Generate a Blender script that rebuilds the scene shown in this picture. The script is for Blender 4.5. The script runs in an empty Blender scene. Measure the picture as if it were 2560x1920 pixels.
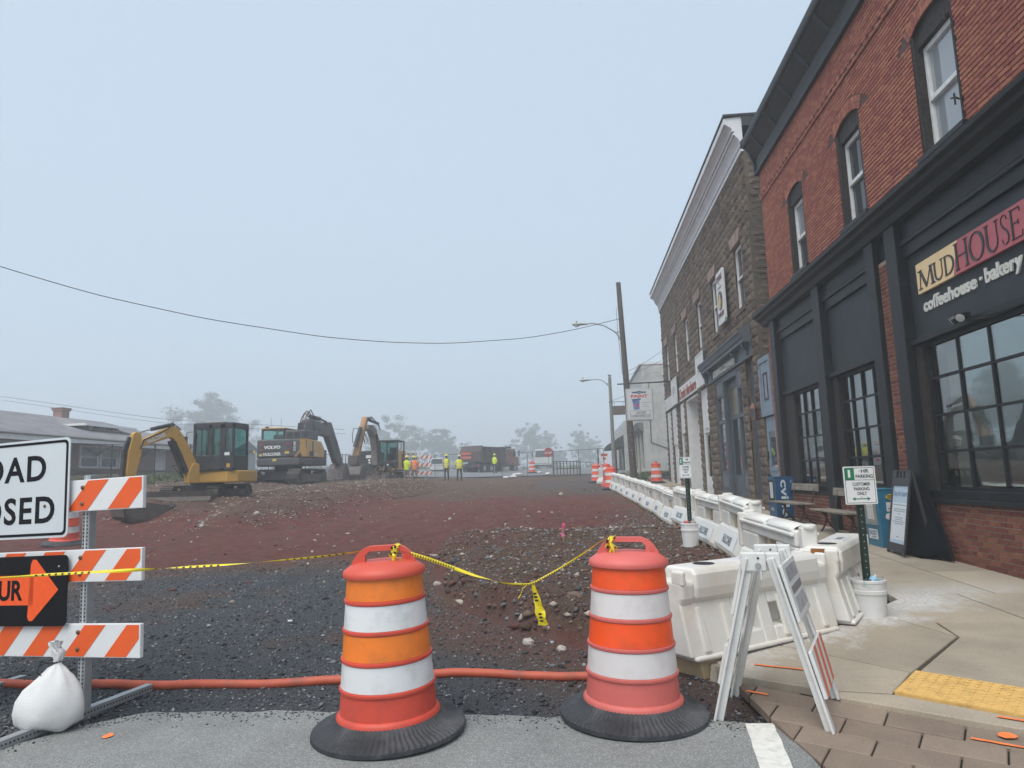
import bpy, math, random
import numpy as np
from mathutils import Vector, Matrix, Euler
random.seed(7); RNG = np.random.default_rng(11)
S = bpy.context.scene
COL = S.collection
R = math.radians

# ------------------------------------------------------------------ camera
cam = bpy.data.cameras.new('camera'); cam_o = bpy.data.objects.new('camera', cam); COL.objects.link(cam_o)
cam.sensor_fit = 'HORIZONTAL'; cam.sensor_width = 36.0; cam.lens = 36.0*1700/2560
cam.clip_start = .05; cam.clip_end = 3000
cam_o.matrix_world = Matrix(((.995455, .039786, .086527, 0), (.091131, -.134085, -.986771, 0), (-.027658, .990171, -.137101, 0), (0, 0, 0, 1)))
_m = cam_o.matrix_world.to_3x3(); _q = _m.to_quaternion(); cam_o.matrix_world = Matrix.Translation((0, 0, 1.5)) @ _q.to_matrix().to_4x4()
S.camera = cam_o

# ------------------------------------------------------------------ sky, sun, exposure
W = bpy.data.worlds.new('World'); S.world = W; W.use_nodes = True
SUN_EL, SUN_AZ = R(58), R(205)      # azimuth clockwise from +Y
nt = W.node_tree; nt.nodes.clear()
out = nt.nodes.new('ShaderNodeOutputWorld'); bg = nt.nodes.new('ShaderNodeBackground')
sky = nt.nodes.new('ShaderNodeTexSky'); sky.sky_type = 'NISHITA'; sky.sun_disc = False
sky.sun_elevation = SUN_EL; sky.sun_rotation = SUN_AZ; sky.dust_density = 6.0; sky.air_density = 1.0; sky.altitude = 200
mx = nt.nodes.new('ShaderNodeMix'); mx.data_type = 'RGBA'; mx.inputs[0].default_value = .86
mx.inputs[7].default_value = (3.12, 3.86, 4.58, 1)     # even veil of fog over the clear-air sky
nt.links.new(sky.outputs[0], mx.inputs[6]); nt.links.new(mx.outputs[2], bg.inputs[0])
bg.inputs[1].default_value = .10; nt.links.new(bg.outputs[0], out.inputs[0])
sun = bpy.data.lights.new('sun', 'SUN'); sun.energy = 1.5; sun.angle = R(50); sun.color = (1, .96, .9)
sun_o = bpy.data.objects.new('sun', sun); COL.objects.link(sun_o)
_d = Vector((math.sin(SUN_AZ)*math.cos(SUN_EL), math.cos(SUN_AZ)*math.cos(SUN_EL), math.sin(SUN_EL)))
sun_o.rotation_euler = _d.to_track_quat('Z', 'Y').to_euler(); sun_o.location = (0, -20, 60)
S.view_settings.view_transform = 'Standard'; S.view_settings.look = 'None'; S.view_settings.gamma = 1
S.view_settings.use_curve_mapping = False; S.view_settings.exposure = 1.0
S.render.engine = 'CYCLES'; S.cycles.volume_bounces = 8; S.cycles.max_bounces = 10; S.cycles.use_denoising = True
S.cycles.transparent_max_bounces = 24

# ------------------------------------------------------------------ materials
def nd(n, t, **k):
    x = n.nodes.new(t)
    for a, b in k.items(): setattr(x, a, b)
    return x
MATS = {}
def pm(name, col, rough=.6, metal=0., var=.12, ns=5., bump=0., bs=60., dirt=None, da=.5, dsc=3., spec=.5, rnd=0., attr=None, stretch=None, sheen=0., trans=0.):
    """procedural material: base colour with uneven tone, optional dirt blotches, fine relief"""
    if name in MATS: return MATS[name]
    m = bpy.data.materials.new(name); m.use_nodes = True; n = m.node_tree; L = n.links
    p = n.nodes['Principled BSDF']; p.inputs['Roughness'].default_value = rough; p.inputs['Metallic'].default_value = metal
    p.inputs['Specular IOR Level'].default_value = spec
    tc = nd(n, 'ShaderNodeTexCoord'); co = tc.outputs['Object']
    if stretch:
        mp = nd(n, 'ShaderNodeMapping'); mp.inputs['Scale'].default_value = stretch; L.new(co, mp.inputs[0]); co = mp.outputs[0]
    no = nd(n, 'ShaderNodeTexNoise'); no.inputs['Scale'].default_value = ns; no.inputs['Detail'].default_value = 6; L.new(co, no.inputs['Vector'])
    hs = nd(n, 'ShaderNodeMix', data_type='RGBA'); hs.inputs[6].default_value = tuple(c*(1-var) for c in col)+(1,); hs.inputs[7].default_value = tuple(min(1, c*(1+var)) for c in col)+(1,)
    mr = nd(n, 'ShaderNodeMapRange'); mr.inputs[1].default_value = .3; mr.inputs[2].default_value = .7; L.new(no.outputs[0], mr.inputs[0]); L.new(mr.outputs[0], hs.inputs[0])
    c = hs.outputs[2]
    if rnd:
        oi = nd(n, 'ShaderNodeObjectInfo'); at = nd(n, 'ShaderNodeAttribute', attribute_name='rv')
        ad = nd(n, 'ShaderNodeMath', operation='ADD'); L.new(oi.outputs['Random'], ad.inputs[0]); L.new(at.outputs['Fac'], ad.inputs[1])
        fr = nd(n, 'ShaderNodeMath', operation='FRACT'); L.new(ad.outputs[0], fr.inputs[0])
        v = nd(n, 'ShaderNodeMapRange'); v.inputs[3].default_value = 1-rnd; v.inputs[4].default_value = 1+rnd; L.new(fr.outputs[0], v.inputs[0])
        hv = nd(n, 'ShaderNodeHueSaturation'); L.new(c, hv.inputs['Color']); L.new(v.outputs[0], hv.inputs['Value'])
        s2 = nd(n, 'ShaderNodeMath', operation='MULTIPLY_ADD'); s2.inputs[1].default_value = .024; s2.inputs[2].default_value = .488; L.new(fr.outputs[0], s2.inputs[0]); L.new(s2.outputs[0], hv.inputs['Hue'])
        c = hv.outputs[0]
    if dirt:
        n2 = nd(n, 'ShaderNodeTexNoise'); n2.inputs['Scale'].default_value = dsc; n2.inputs['Detail'].default_value = 8; n2.inputs['Roughness'].default_value = .65; L.new(tc.outputs['Object'], n2.inputs['Vector'])
        m2 = nd(n, 'ShaderNodeMapRange'); m2.inputs[1].default_value = .48; m2.inputs[2].default_value = .72; m2.inputs[4].default_value = da; L.new(n2.outputs[0], m2.inputs[0])
        dm = nd(n, 'ShaderNodeMix', data_type='RGBA'); dm.inputs[7].default_value = tuple(dirt)+(1,); L.new(m2.outputs[0], dm.inputs[0]); L.new(c, dm.inputs[6]); c = dm.outputs[2]
    L.new(c, p.inputs['Base Color'])
    if bump:
        b = nd(n, 'ShaderNodeBump'); b.inputs['Strength'].default_value = bump; b.inputs['Distance'].default_value = .02
        n3 = nd(n, 'ShaderNodeTexNoise'); n3.inputs['Scale'].default_value = bs; n3.inputs['Detail'].default_value = 5; L.new(co, n3.inputs['Vector'])
        L.new(n3.outputs[0], b.inputs['Height']); L.new(b.outputs[0], p.inputs['Normal'])
    if trans:
        p.inputs['Subsurface Weight'].default_value = trans; p.inputs['Subsurface Radius'].default_value = (.06, .05, .04)
    MATS[name] = m
    return m

def glassmat(name, tint=(.9, .95, .95), refl=.08, dark=None, mxr=.6):
    """window pane: clear with a mirror layer that grows towards grazing angles"""
    if name in MATS: return MATS[name]
    m = bpy.data.materials.new(name); m.use_nodes = True; n = m.node_tree; L = n.links; n.nodes.clear()
    o = nd(n, 'ShaderNodeOutputMaterial'); t = nd(n, 'ShaderNodeBsdfTransparent'); t.inputs[0].default_value = tint+(1,)
    if dark:
        t = nd(n, 'ShaderNodeBsdfDiffuse'); t.inputs[0].default_value = dark+(1,)
    g = nd(n, 'ShaderNodeBsdfGlossy'); g.inputs['Roughness'].default_value = .015
    tc = nd(n, 'ShaderNodeTexCoord'); no = nd(n, 'ShaderNodeTexNoise'); no.inputs['Scale'].default_value = 1.2; L.new(tc.outputs['Object'], no.inputs['Vector'])
    b = nd(n, 'ShaderNodeBump'); b.inputs['Strength'].default_value = .08; b.inputs['Distance'].default_value = .05; L.new(no.outputs[0], b.inputs['Height']); L.new(b.outputs[0], g.inputs['Normal'])
    lw = nd(n, 'ShaderNodeLayerWeight'); lw.inputs[0].default_value = .5
    pw = nd(n, 'ShaderNodeMath', operation='POWER'); pw.inputs[1].default_value = 2.2; L.new(lw.outputs['Facing'], pw.inputs[0])
    ma = nd(n, 'ShaderNodeMath', operation='MULTIPLY_ADD'); ma.inputs[1].default_value = mxr-refl; ma.inputs[2].default_value = refl; L.new(pw.outputs[0], ma.inputs[0])
    x = nd(n, 'ShaderNodeMixShader'); L.new(ma.outputs[0], x.inputs[0]); L.new(t.outputs[0], x.inputs[1]); L.new(g.outputs[0], x.inputs[2]); L.new(x.outputs[0], o.inputs[0])
    MATS[name] = m
    return m

# ------------------------------------------------------------------ mesh builder
class MB:
    def __init__(s, o=(0, 0, 0)): s.v = []; s.f = []; s.m = []; s.o = Vector(o); s.T = None; s.rv = []; s.r = None
    def add(s, vs, fs, mi=0):
        b = len(s.v)
        for p in vs:
            p = Vector(p)
            if s.T: p = s.T @ p
            s.v.append(p - s.o)
        for f in fs: s.f.append([b+i for i in f]); s.m.append(mi); s.rv.append(s.r or 0.)
        return s
    def box(s, x0, x1, y0, y1, z0, z1, mi=0):
        return s.add([(x0, y0, z0), (x1, y0, z0), (x1, y1, z0), (x0, y1, z0), (x0, y0, z1), (x1, y0, z1), (x1, y1, z1), (x0, y1, z1)],
                     [(0, 3, 2, 1), (4, 5, 6, 7), (0, 1, 5, 4), (1, 2, 6, 5), (2, 3, 7, 6), (3, 0, 4, 7)], mi)
    def cbox(s, c, d, mi=0, rz=0., rx=0., ry=0.):
        M = Matrix.Translation(c) @ Euler((rx, ry, rz)).to_matrix().to_4x4()
        k = [M @ Vector((x*d[0]/2, y*d[1]/2, z*d[2]/2)) for z in (-1, 1) for x, y in ((-1, -1), (1, -1), (1, 1), (-1, 1))]
        return s.add(k, [(0, 3, 2, 1), (4, 5, 6, 7), (0, 1, 5, 4), (1, 2, 6, 5), (2, 3, 7, 6), (3, 0, 4, 7)], mi)
    def beam(s, p, q, w, h, mi=0, up=(0, 0, 1)):
        p = Vector(p); q = Vector(q); d = (q-p).normalized(); u = Vector(up)
        if abs(d.dot(u)) > .98: u = Vector((0, 1, 0))
        a = d.cross(u).normalized()*w/2; b = a.cross(d).normalized()*h/2
        k = [p-a-b, p+a-b, p+a+b, p-a+b, q-a-b, q+a-b, q+a+b, q-a+b]
        return s.add(k, [(0, 1, 2, 3), (7, 6, 5, 4), (4, 5, 1, 0), (5, 6, 2, 1), (6, 7, 3, 2), (7, 4, 0, 3)], mi)
    def tube(s, pts, r, n=8, mi=0, cap=True, flat=1.):
        pts = [Vector(p) for p in pts]; N = len(pts); rs = r if isinstance(r, (list, tuple)) else [r]*N
        vs = []; pa = None
        for i, p in enumerate(pts):
            d = (pts[min(i+1, N-1)]-pts[max(i-1, 0)]).normalized()
            if pa is None:
                u = Vector((0, 0, 1)) if abs(d.z) < .9 else Vector((1, 0, 0)); a = d.cross(u).normalized()
            else:
                a = (pa-d*pa.dot(d)).normalized()
            pa = a; b = d.cross(a).normalized()
            for k in range(n):
                t = 2*math.pi*k/n; vs.append(p+a*math.cos(t)*rs[i]+b*math.sin(t)*rs[i]*flat)
        fs = [(i*n+k, i*n+(k+1) % n, (i+1)*n+(k+1) % n, (i+1)*n+k) for i in range(N-1) for k in range(n)]
        if cap: fs += [tuple(range(n-1, -1, -1)), tuple((N-1)*n+k for k in range(n))]
        return s.add(vs, fs, mi)
    def lathe(s, prof, n=24, c=(0, 0, 0), mi=0, mis=None, cap=True):
        vs = [(c[0]+r*math.cos(2*math.pi*k/n), c[1]+r*math.sin(2*math.pi*k/n), c[2]+z) for r, z in prof for k in range(n)]
        for i in range(len(prof)-1):
            s_ = [(i*n+k, i*n+(k+1) % n, (i+1)*n+(k+1) % n, (i+1)*n+k) for k in range(n)]
            if i == 0:
                base = len(s.v); s.add(vs, s_, mis[0] if mis else mi)
            else:
                for f in s_: s.f.append([base+j for j in f]); s.m.append(mis[i] if mis else mi); s.rv.append(0.)
        if cap:
            s.f.append([base+k for k in range(n-1, -1, -1)]); s.m.append(mis[0] if mis else mi); s.rv.append(0.)
            s.f.append([base+(len(prof)-1)*n+k for k in range(n)]); s.m.append(mis[-1] if mis else mi); s.rv.append(0.)
        return s
    def prism(s, poly, vec, mi=0):
        n = len(poly); vec = Vector(vec); a = [Vector(p) for p in poly]; nrm = Vector((0, 0, 0))
        for i in range(n): nrm += a[i].cross(a[(i+1) % n])
        if nrm.dot(vec) > 0: a.reverse()
        return s.add(a+[p+vec for p in a], [tuple(range(n)), tuple(range(2*n-1, n-1, -1))]+[(i, n+i, n+(i+1) % n, (i+1) % n) for i in range(n)], mi)
    def ball(s, c, r, nu=12, nv=8, mi=0):
        r = r if isinstance(r, (tuple, list)) else (r, r, r); vs = []; fs = []
        for j in range(nv+1):
            t = math.pi*j/nv
            for k in range(nu):
                a = 2*math.pi*k/nu; vs.append((c[0]+r[0]*math.sin(t)*math.cos(a), c[1]+r[1]*math.sin(t)*math.sin(a), c[2]+r[2]*math.cos(t)))
        for j in range(nv):
            for k in range(nu): fs.append((j*nu+k, (j+1)*nu+k, (j+1)*nu+(k+1) % nu, j*nu+(k+1) % nu))
        return s.add(vs, fs, mi)
    def cyl(s, p, q, r, n=16, mi=0, r2=None): return s.tube([p, q], [r, r if r2 is None else r2], n, mi)
    def ob(s, name, mats, parent=None, smooth=False, bevel=0, seg=2, rv=False, sub=0):
        me = bpy.data.meshes.new(name); me.from_pydata([tuple(p) for p in s.v], [], s.f)
        mats = mats if isinstance(mats, (list, tuple)) else [mats]
        for m in mats: me.materials.append(m)
        if len(mats) > 1: me.polygons.foreach_set('material_index', s.m)
        if rv:
            at = me.attributes.new('rv', 'FLOAT', 'FACE'); at.data.foreach_set('value', s.rv)
        o = bpy.data.objects.new(name, me); COL.objects.link(o)
        if parent: o.parent = parent
        if smooth:
            me.polygons.foreach_set('use_smooth', [True]*len(me.polygons))
            try: me.set_sharp_from_angle(angle=R(smooth if smooth is not True else 45))
            except Exception: pass
        if bevel:
            b = o.modifiers.new('edge', 'BEVEL'); b.width = bevel; b.segments = seg; b.limit_method = 'ANGLE'; b.angle_limit = R(40)
        if sub:
            b = o.modifiers.new('smooth', 'SUBSURF'); b.levels = sub; b.render_levels = sub
        return o

def thing(name, label, cat, loc=(0, 0, 0), rz=0., group=None, rx=0., ry=0.):
    o = bpy.data.objects.new(name, None); COL.objects.link(o); o.location = loc; o.rotation_euler = (rx, ry, rz); o.empty_display_size = .2
    return tag(o, label, cat, group)
def tag(o, label=None, cat=None, group=None, kind=None):
    if label: o['label'] = label
    if cat: o['category'] = cat
    if group: o['group'] = group
    if kind: o['kind'] = kind
    return o
def dup(root, loc, rz=0., label=None, rx=0., ry=0.):
    r = root.copy(); COL.objects.link(r); r.location = loc; r.rotation_euler = (rx, ry, rz)
    if label: r['label'] = label
    for ch in [o for o in root.children]:
        c = ch.copy(); COL.objects.link(c); c.parent = r
        for g in [o for o in ch.children]:
            d = g.copy(); COL.objects.link(d); d.parent = c
    return r

XP, YP, ZP = Vector((1, 0, 0)), Vector((0, 1, 0)), Vector((0, 0, 1))
def text(s, org, ux, uy, w, h, mat, parent, name='lettering', depth=.003, bold=0., shear=0., o=(0, 0, 0), keep=False, sp=1.0):
    """lettering fitted into a w x h box whose lower left corner is org"""
    cu = bpy.data.curves.new('t', 'FONT'); cu.body = s; cu.offset = bold; cu.shear = shear; cu.extrude = .001; cu.resolution_u = 4; cu.space_character = sp; cu.space_line = .95; cu.align_x = 'CENTER'
    t = bpy.data.objects.new('t', cu); COL.objects.link(t); dg = bpy.context.evaluated_depsgraph_get(); dg.update()
    me = bpy.data.meshes.new_from_object(t.evaluated_get(dg)); bpy.data.objects.remove(t); bpy.data.curves.remove(cu)
    n = len(me.vertices); co = np.empty(n*3); me.vertices.foreach_get('co', co); co = co.reshape(-1, 3)
    lo = co.min(0); hi = co.max(0); d = hi-lo
    sx = w/d[0]; sy = h/d[1]
    if keep: sx = sy = min(sx, sy)
    ux = Vector(ux).normalized(); uy = Vector(uy).normalized(); uz = ux.cross(uy); org = Vector(org)-Vector(o)
    X = (co[:, 0]-lo[0])*sx; Y = (co[:, 1]-lo[1])*sy; Z = np.where(co[:, 2] > lo[2]+d[2]/2, depth, 0.)
    if keep: X += (w-d[0]*sx)/2; Y += (h-d[1]*sy)/2
    q = np.array(org)+X[:, None]*np.array(ux)+Y[:, None]*np.array(uy)+Z[:, None]*np.array(uz)
    me.vertices.foreach_set('co', q.ravel()); me.update(); me.materials.clear(); me.materials.append(mat)
    ob = bpy.data.objects.new(name, me); COL.objects.link(ob)
    if parent: ob.parent = parent
    return ob

# ------------------------------------------------------------------ ground shape
def road(y): return np.interp(y, [4, 17, 40, 52, 80], [0, .33, 1.12, 1.6, 2.45])
def sw(y): return np.interp(y, [3.2, 5, 8.4, 13.7, 17, 37, 60], [.0, .1, .21, .36, .42, 1.1, 1.9])
def sst(x): x = np.clip(x, 0, 1); return x*x*(3-2*x)
def vnoise(x, y, seed=0):
    xi = np.floor(x).astype(np.int64); yi = np.floor(y).astype(np.int64); fx = x-xi; fy = y-yi
    fx = fx*fx*(3-2*fx); fy = fy*fy*(3-2*fy)
    def h(a, b):
        k = (a*374761393+b*668265263+seed*144269504) & 0xffffffff
        k = ((k ^ (k >> 13))*1274126177) & 0xffffffff
        return ((k ^ (k >> 16)) & 0xffff)/65535.
    return (h(xi, yi)*(1-fx)+h(xi+1, yi)*fx)*(1-fy)+(h(xi, yi+1)*(1-fx)+h(xi+1, yi+1)*fx)*fy
def fbm(x, y, f, o=4, seed=0):
    s = 0; a = 1; t = 0
    for i in range(o): s = s+a*(vnoise(x*f, y*f, seed+i)-.5); t += a; a *= .5; f *= 2.03
    return s/t*2
def bank(x, y):
    w = fbm(x, y, .5, 3, 5)*.7
    return .62*sst((-7.3-x+w)/1.9)*sst((y-np.interp(x, [-13, -11, -9.5], [18.6, 18.0, 14.5])+w)/np.interp(x, [-12, -10], [3.2, 5]))*(1-.85*sst((y-37)/7))
def bed(x, y):
    e = np.interp(y, [5.4, 6.1, 7.5, 9, 11.5, 14], [.3, .0, -1.15, -1.75, -2.5, -2.6]); w = fbm(x, y, 1.4, 3, 9)*.22
    return sst((x-e+w)/.24)*sst((y-5.75+w)/.45)*(1-sst((y-13.5+w*3)/3.5))*sst((2.9-x)/.4)*(1-sst(((x-.8)*.632-(y-5.5)*.774+1.0)/.5)*sst((9.2-y)/1.))
def inwalk(x, y):
    d = (x-.8)*.632-(y-5.5)*.774
    return sst((d-.16)/.12)*sst((9.5-y)/.6)*sst((x-.9)/.2)*sst((y-5.3)/.2)
def G(x, y):
    x = np.asarray(x, float); y = np.asarray(y, float)
    z = road(y)-.03-.03*sst((4.9-y)/.2)
    b = bank(x, y); d = bed(x, y)
    z = z+b+.4*sst((-13-x)/7)*sst((y-12)/10)+.4*sst((-20-x)/8)*sst((y-12)/10)+.27*d*(1-.35*sst((y-8)/4))
    out = np.maximum(sst((x-2.95)/.25), inwalk(x, y)); z = z-.10*out-.15*inwalk(x, y)
    for xc, am in ((-6.1, .045), (-4.35, .05), (-3.0, .04), (-1.2, .045), (.35, .035)):   # wheel and track ruts
        w_ = x-(xc+.9*np.sin(y*.16+xc)+.15*np.sin(y*.5)); k_ = np.exp(-(w_/.20)**2)-.45*np.exp(-((np.abs(w_)-.38)/.16)**2)
        z = z-am*k_*sst((y-7.5)/2)*(1-sst((y-36)/6))*(.55+.45*np.sin(y*1.1+xc))+.010*np.exp(-(w_/.22)**4)*np.sin(y*20)*sst((y-7.5)/2)*(1-sst((y-24)/4))
    far = 1-sst((y-50)/20)
    z = z+far*(fbm(x, y, .35, 3, 1)*.05*sst((y-9)/6)+fbm(x, y, 2.2, 4, 2)*(.014+.05*d+.10*np.clip(b/.6, 0, 1)+.02*sst((y-9)/4)))*(1-out)
    return z
def g(x, y): return float(G(x, y))

def islands(me):
    n = len(me.vertices); par = list(range(n))
    def f(a):
        while par[a] != a: par[a] = par[par[a]]; a = par[a]
        return a
    for e in me.edges: a, b = f(e.vertices[0]), f(e.vertices[1]); par[a] = b
    return [f(i) for i in range(n)]
def split_loose(o, name):
    """give every separate piece of a part its own object"""
    me = o.data; r = islands(me); ids = sorted(set(r)); 
    if not 2 <= len(ids) <= 14: return
    for k, i in enumerate(ids):
        vs = [j for j in range(len(r)) if r[j] == i]; mp = {j: q for q, j in enumerate(vs)}
        nm = bpy.data.meshes.new(name); nm.from_pydata([tuple(me.vertices[j].co) for j in vs], [], [[mp[j] for j in p.vertices] for p in me.polygons if p.vertices[0] in mp])
        for m_ in me.materials: nm.materials.append(m_)
        sm = any(p.use_smooth for p in me.polygons)
        if sm: nm.polygons.foreach_set('use_smooth', [True]*len(nm.polygons))
        c = bpy.data.objects.new(name, nm); COL.objects.link(c); c.parent = o.parent
        for md in o.modifiers:
            if md.type == 'BEVEL': b = c.modifiers.new('edge', 'BEVEL'); b.width = md.width; b.segments = md.segments; b.limit_method = 'ANGLE'; b.angle_limit = md.angle_limit
    bpy.data.objects.remove(o)
# ------------------------------------------------------------------ terrain sheet of the dug-up street
def grid_lines(spec):
    o = []
    for a, b, st in spec: o += list(np.arange(a, b-1e-6, st))
    return np.array(o+[spec[-1][1]])
def growing(a, b, st, k=1.12):
    o = [a]; d = st
    while abs(o[-1]-a) < abs(b-a): o.append(o[-1]+math.copysign(d, b-a)); d *= k
    return o[1:]
xs = np.array(sorted(growing(-13, -420, .3)+list(np.arange(-13, -5, .11))+list(np.arange(-5, 3.6, .055))+list(np.arange(3.6, 6, .25))+growing(6, 420, .4)))
ys = np.array(sorted(growing(2, -30, .5)+list(np.arange(2, 4.3, .3))+list(np.arange(4.3, 13, .055))+list(np.arange(13, 50, .14))+growing(50, 700, .3)))
XX, YY = np.meshgrid(xs, ys); ZZ = G(XX, YY)
nx, ny = len(xs), len(ys)
me = bpy.data.meshes.new('ground'); me.vertices.add(nx*ny)
me.vertices.foreach_set('co', np.stack([XX, YY, ZZ], -1).ravel())
i = np.arange(nx*ny).reshape(ny, nx); q = np.stack([i[:-1, :-1], i[:-1, 1:], i[1:, 1:], i[1:, :-1]], -1).reshape(-1, 4)
me.loops.add(q.size); me.loops.foreach_set('vertex_index', q.ravel()); me.polygons.add(len(q)); me.polygons.foreach_set('loop_start', np.arange(len(q))*4); me.polygons.foreach_set('loop_total', np.full(len(q), 4)); me.polygons.foreach_set('use_smooth', np.ones(len(q), bool)); me.update(calc_edges=True)
# which earth lies where: dark stone, red clay, brown soil, pale wood chip and rubble
n1 = fbm(XX, YY, .6, 4, 21); n2 = fbm(XX, YY, 2.5, 3, 22); n4 = fbm(XX, YY, .25, 3, 23)
bd = bed(XX, YY); bk = np.clip(bank(XX, YY)/.62, 0, 1)
lim = np.interp(XX, [-9, -7.5, -5, -4, -2.5, -1.2, 0, 3], [8.6, 10.8, 11.9, 12.3, 11.2, 7.6, 6.1, 5.6])
stone = sst((lim-YY+n1*1.6+n2*.5)/.9)*(1-bd)
stone = np.maximum(stone, sst((XX+2.2+n1*4)/2.5)*sst((YY-27+n1*5)/5)*.55)
stone = np.maximum(stone, sst((YY-50)/2))
red = sst((YY-lim+1.2+n1*1.8)/1.2)*sst((31-YY+n1*5)/4)*(1-sst((bd-.15)/.4))*(1-.75*sst((bk-.35)/.4))
red = red*sst((2.0-XX+n1*1.5+n2)/1.0)
red = np.clip(red*(.92+n2*.45), 0, 1)
red = np.maximum(red, .45*bd*sst((n1-.1)/.25)*sst((YY-6)/.8))
smear = np.clip(sst((n1+n4*.6-.12)/.22)*.5+sst((n2-.25)/.3)*.25, 0, .7)*(1-bd)*sst((YY-5.35)/.4)*sst((XX+6.5)/2)*sst((lim-YY+.5)/1)
smear = np.maximum(smear, .55*sst((YY-lim+2.4+n1*2)/2.2)*sst((lim-YY+.6)/.8)*(1-bd))
chip = np.clip(bk*sst((n2+n1*.6+.2)/.5), 0, 1)
ca = me.color_attributes.new('earth', 'FLOAT_COLOR', 'POINT')
ca.data.foreach_set('color', np.stack([stone*(1-smear), np.clip(red+smear*0, 0, 1), chip, smear], -1).ravel())
m = bpy.data.materials.new('earth'); m.use_nodes = True; n = m.node_tree; L = n.links; p = n.nodes['Principled BSDF']
p.inputs['Roughness'].default_value = .95; p.inputs['Specular IOR Level'].default_value = .15
tc = nd(n, 'ShaderNodeTexCoord'); at = nd(n, 'ShaderNodeAttribute', attribute_name='earth'); se = nd(n, 'ShaderNodeSeparateColor'); L.new(at.outputs['Color'], se.inputs[0])
def noi(sc, det=6, ro=.6):
    x = nd(n, 'ShaderNodeTexNoise'); x.inputs['Scale'].default_value = sc; x.inputs['Detail'].default_value = det; x.inputs['Roughness'].default_value = ro; L.new(tc.outputs['Object'], x.inputs['Vector']); return x.outputs[0]
def ramp(src, a, b, c0, c1):
    mr = nd(n, 'ShaderNodeMapRange'); mr.inputs[1].default_value = a; mr.inputs[2].default_value = b; L.new(src, mr.inputs[0])
    x = nd(n, 'ShaderNodeMix', data_type='RGBA'); x.inputs[6].default_value = c0+(1,); x.inputs[7].default_value = c1+(1,); L.new(mr.outputs[0], x.inputs[0]); return x.outputs[2]
def mix(f, a, b):
    x = nd(n, 'ShaderNodeMix', data_type='RGBA'); L.new(f, x.inputs[0]); L.new(a, x.inputs[6]); L.new(b, x.inputs[7]); return x.outputs[2]
fine = noi(26, 8, .75); mid = noi(4); vf = noi(110, 4, .7)
brown = ramp(fine, .35, .68, (.062, .040, .030), (.190, .130, .098))
redc = ramp(mid, .35, .65, (.122, .041, .034), (.185, .074, .062))
redc = mix(ramp(fine, .50, .72, (0, 0, 0), (.55, .55, .55)), redc, ramp(vf, .4, .7, (.115, .058, .05), (.21, .13, .11)))
dark = ramp(vf, .38, .68, (.030, .032, .037), (.185, .195, .21))
chipc = ramp(vf, .42, .62, (.07, .052, .042), (.33, .27, .21))
smc = ramp(fine, .3, .7, (.10, .058, .045), (.21, .13, .10))
c = mix(se.outputs[1], brown, redc); c = mix(se.outputs[0], c, dark)
cf = nd(n, 'ShaderNodeMath', operation='MULTIPLY'); L.new(se.outputs[2], cf.inputs[0]); mr = nd(n, 'ShaderNodeMapRange'); mr.inputs[1].default_value = .42; mr.inputs[2].default_value = .62; L.new(fine, mr.inputs[0]); L.new(mr.outputs[0], cf.inputs[1])
c = mix(cf.outputs[0], c, chipc); c = mix(at.outputs['Alpha'], c, smc)
L.new(c, p.inputs['Base Color'])
b = nd(n, 'ShaderNodeBump'); b.inputs['Strength'].default_value = .9; b.inputs['Distance'].default_value = .03; ad = nd(n, 'ShaderNodeMath', operation='ADD'); L.new(fine, ad.inputs[0]); L.new(vf, ad.inputs[1]); L.new(ad.outputs[0], b.inputs['Height']); L.new(b.outputs[0], p.inputs['Normal'])
me.materials.append(m)
ground = bpy.data.objects.new('ground', me); COL.objects.link(ground); ground['kind'] = 'structure'

# ------------------------------------------------------------------ loose stones (too many to count): joined
def stones(name, pts, rad, mats, mi, flat=.7):
    N = len(pts); base = np.array([(1, 0, 0), (-1, 0, 0), (0, 1, 0), (0, -1, 0), (0, 0, 1), (0, 0, -1)], float)
    v = base[None]*(1+RNG.uniform(-.35, .35, (N, 6, 1))); v[:, :, 2] *= flat*RNG.uniform(.5, 1.1, (N, 1))
    a = RNG.uniform(0, 6.28, N); ca_, sa_ = np.cos(a), np.sin(a); st = RNG.uniform(.55, 1.3, N)
    x = v[:, :, 0]*st[:, None]; y = v[:, :, 1]/st[:, None]
    tl = RNG.uniform(-.5, .5, N); zz = v[:, :, 2]+x*tl[:, None]
    V = np.stack([x*ca_[:, None]-y*sa_[:, None], x*sa_[:, None]+y*ca_[:, None], zz], -1)*rad[:, None, None]+pts[:, None, :]
    F = np.array([(0, 2, 4), (2, 1, 4), (1, 3, 4), (3, 0, 4), (2, 0, 5), (1, 2, 5), (3, 1, 5), (0, 3, 5)])
    f = (F[None]+np.arange(N)[:, None, None]*6).reshape(-1, 3)
    me = bpy.data.meshes.new(name); me.vertices.add(N*6); me.vertices.foreach_set('co', V.ravel()); me.loops.add(f.size); me.loops.foreach_set('vertex_index', f.ravel().astype(np.int32))
    me.polygons.add(len(f)); me.polygons.foreach_set('loop_start', np.arange(len(f))*3); me.polygons.foreach_set('loop_total', np.full(len(f), 3)); me.update(calc_edges=True)
    for q in mats: me.materials.append(q)
    me.polygons.foreach_set('material_index', np.repeat(mi, 8).astype(np.int32))
    at = me.attributes.new('rv', 'FLOAT', 'FACE'); at.data.foreach_set('value', np.repeat(RNG.random(N), 8).astype(np.float32))
    o = bpy.data.objects.new(name, me); COL.objects.link(o); o['kind'] = 'stuff'; return o
ms_d = pm('stone_dark', (.040, .043, .048), .85, rnd=.65, spec=.3); ms_g = pm('stone_grey', (.115, .12, .128), .85, rnd=.5); ms_p = pm('stone_pale', (.34, .30, .25), .9, rnd=.45)
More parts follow.
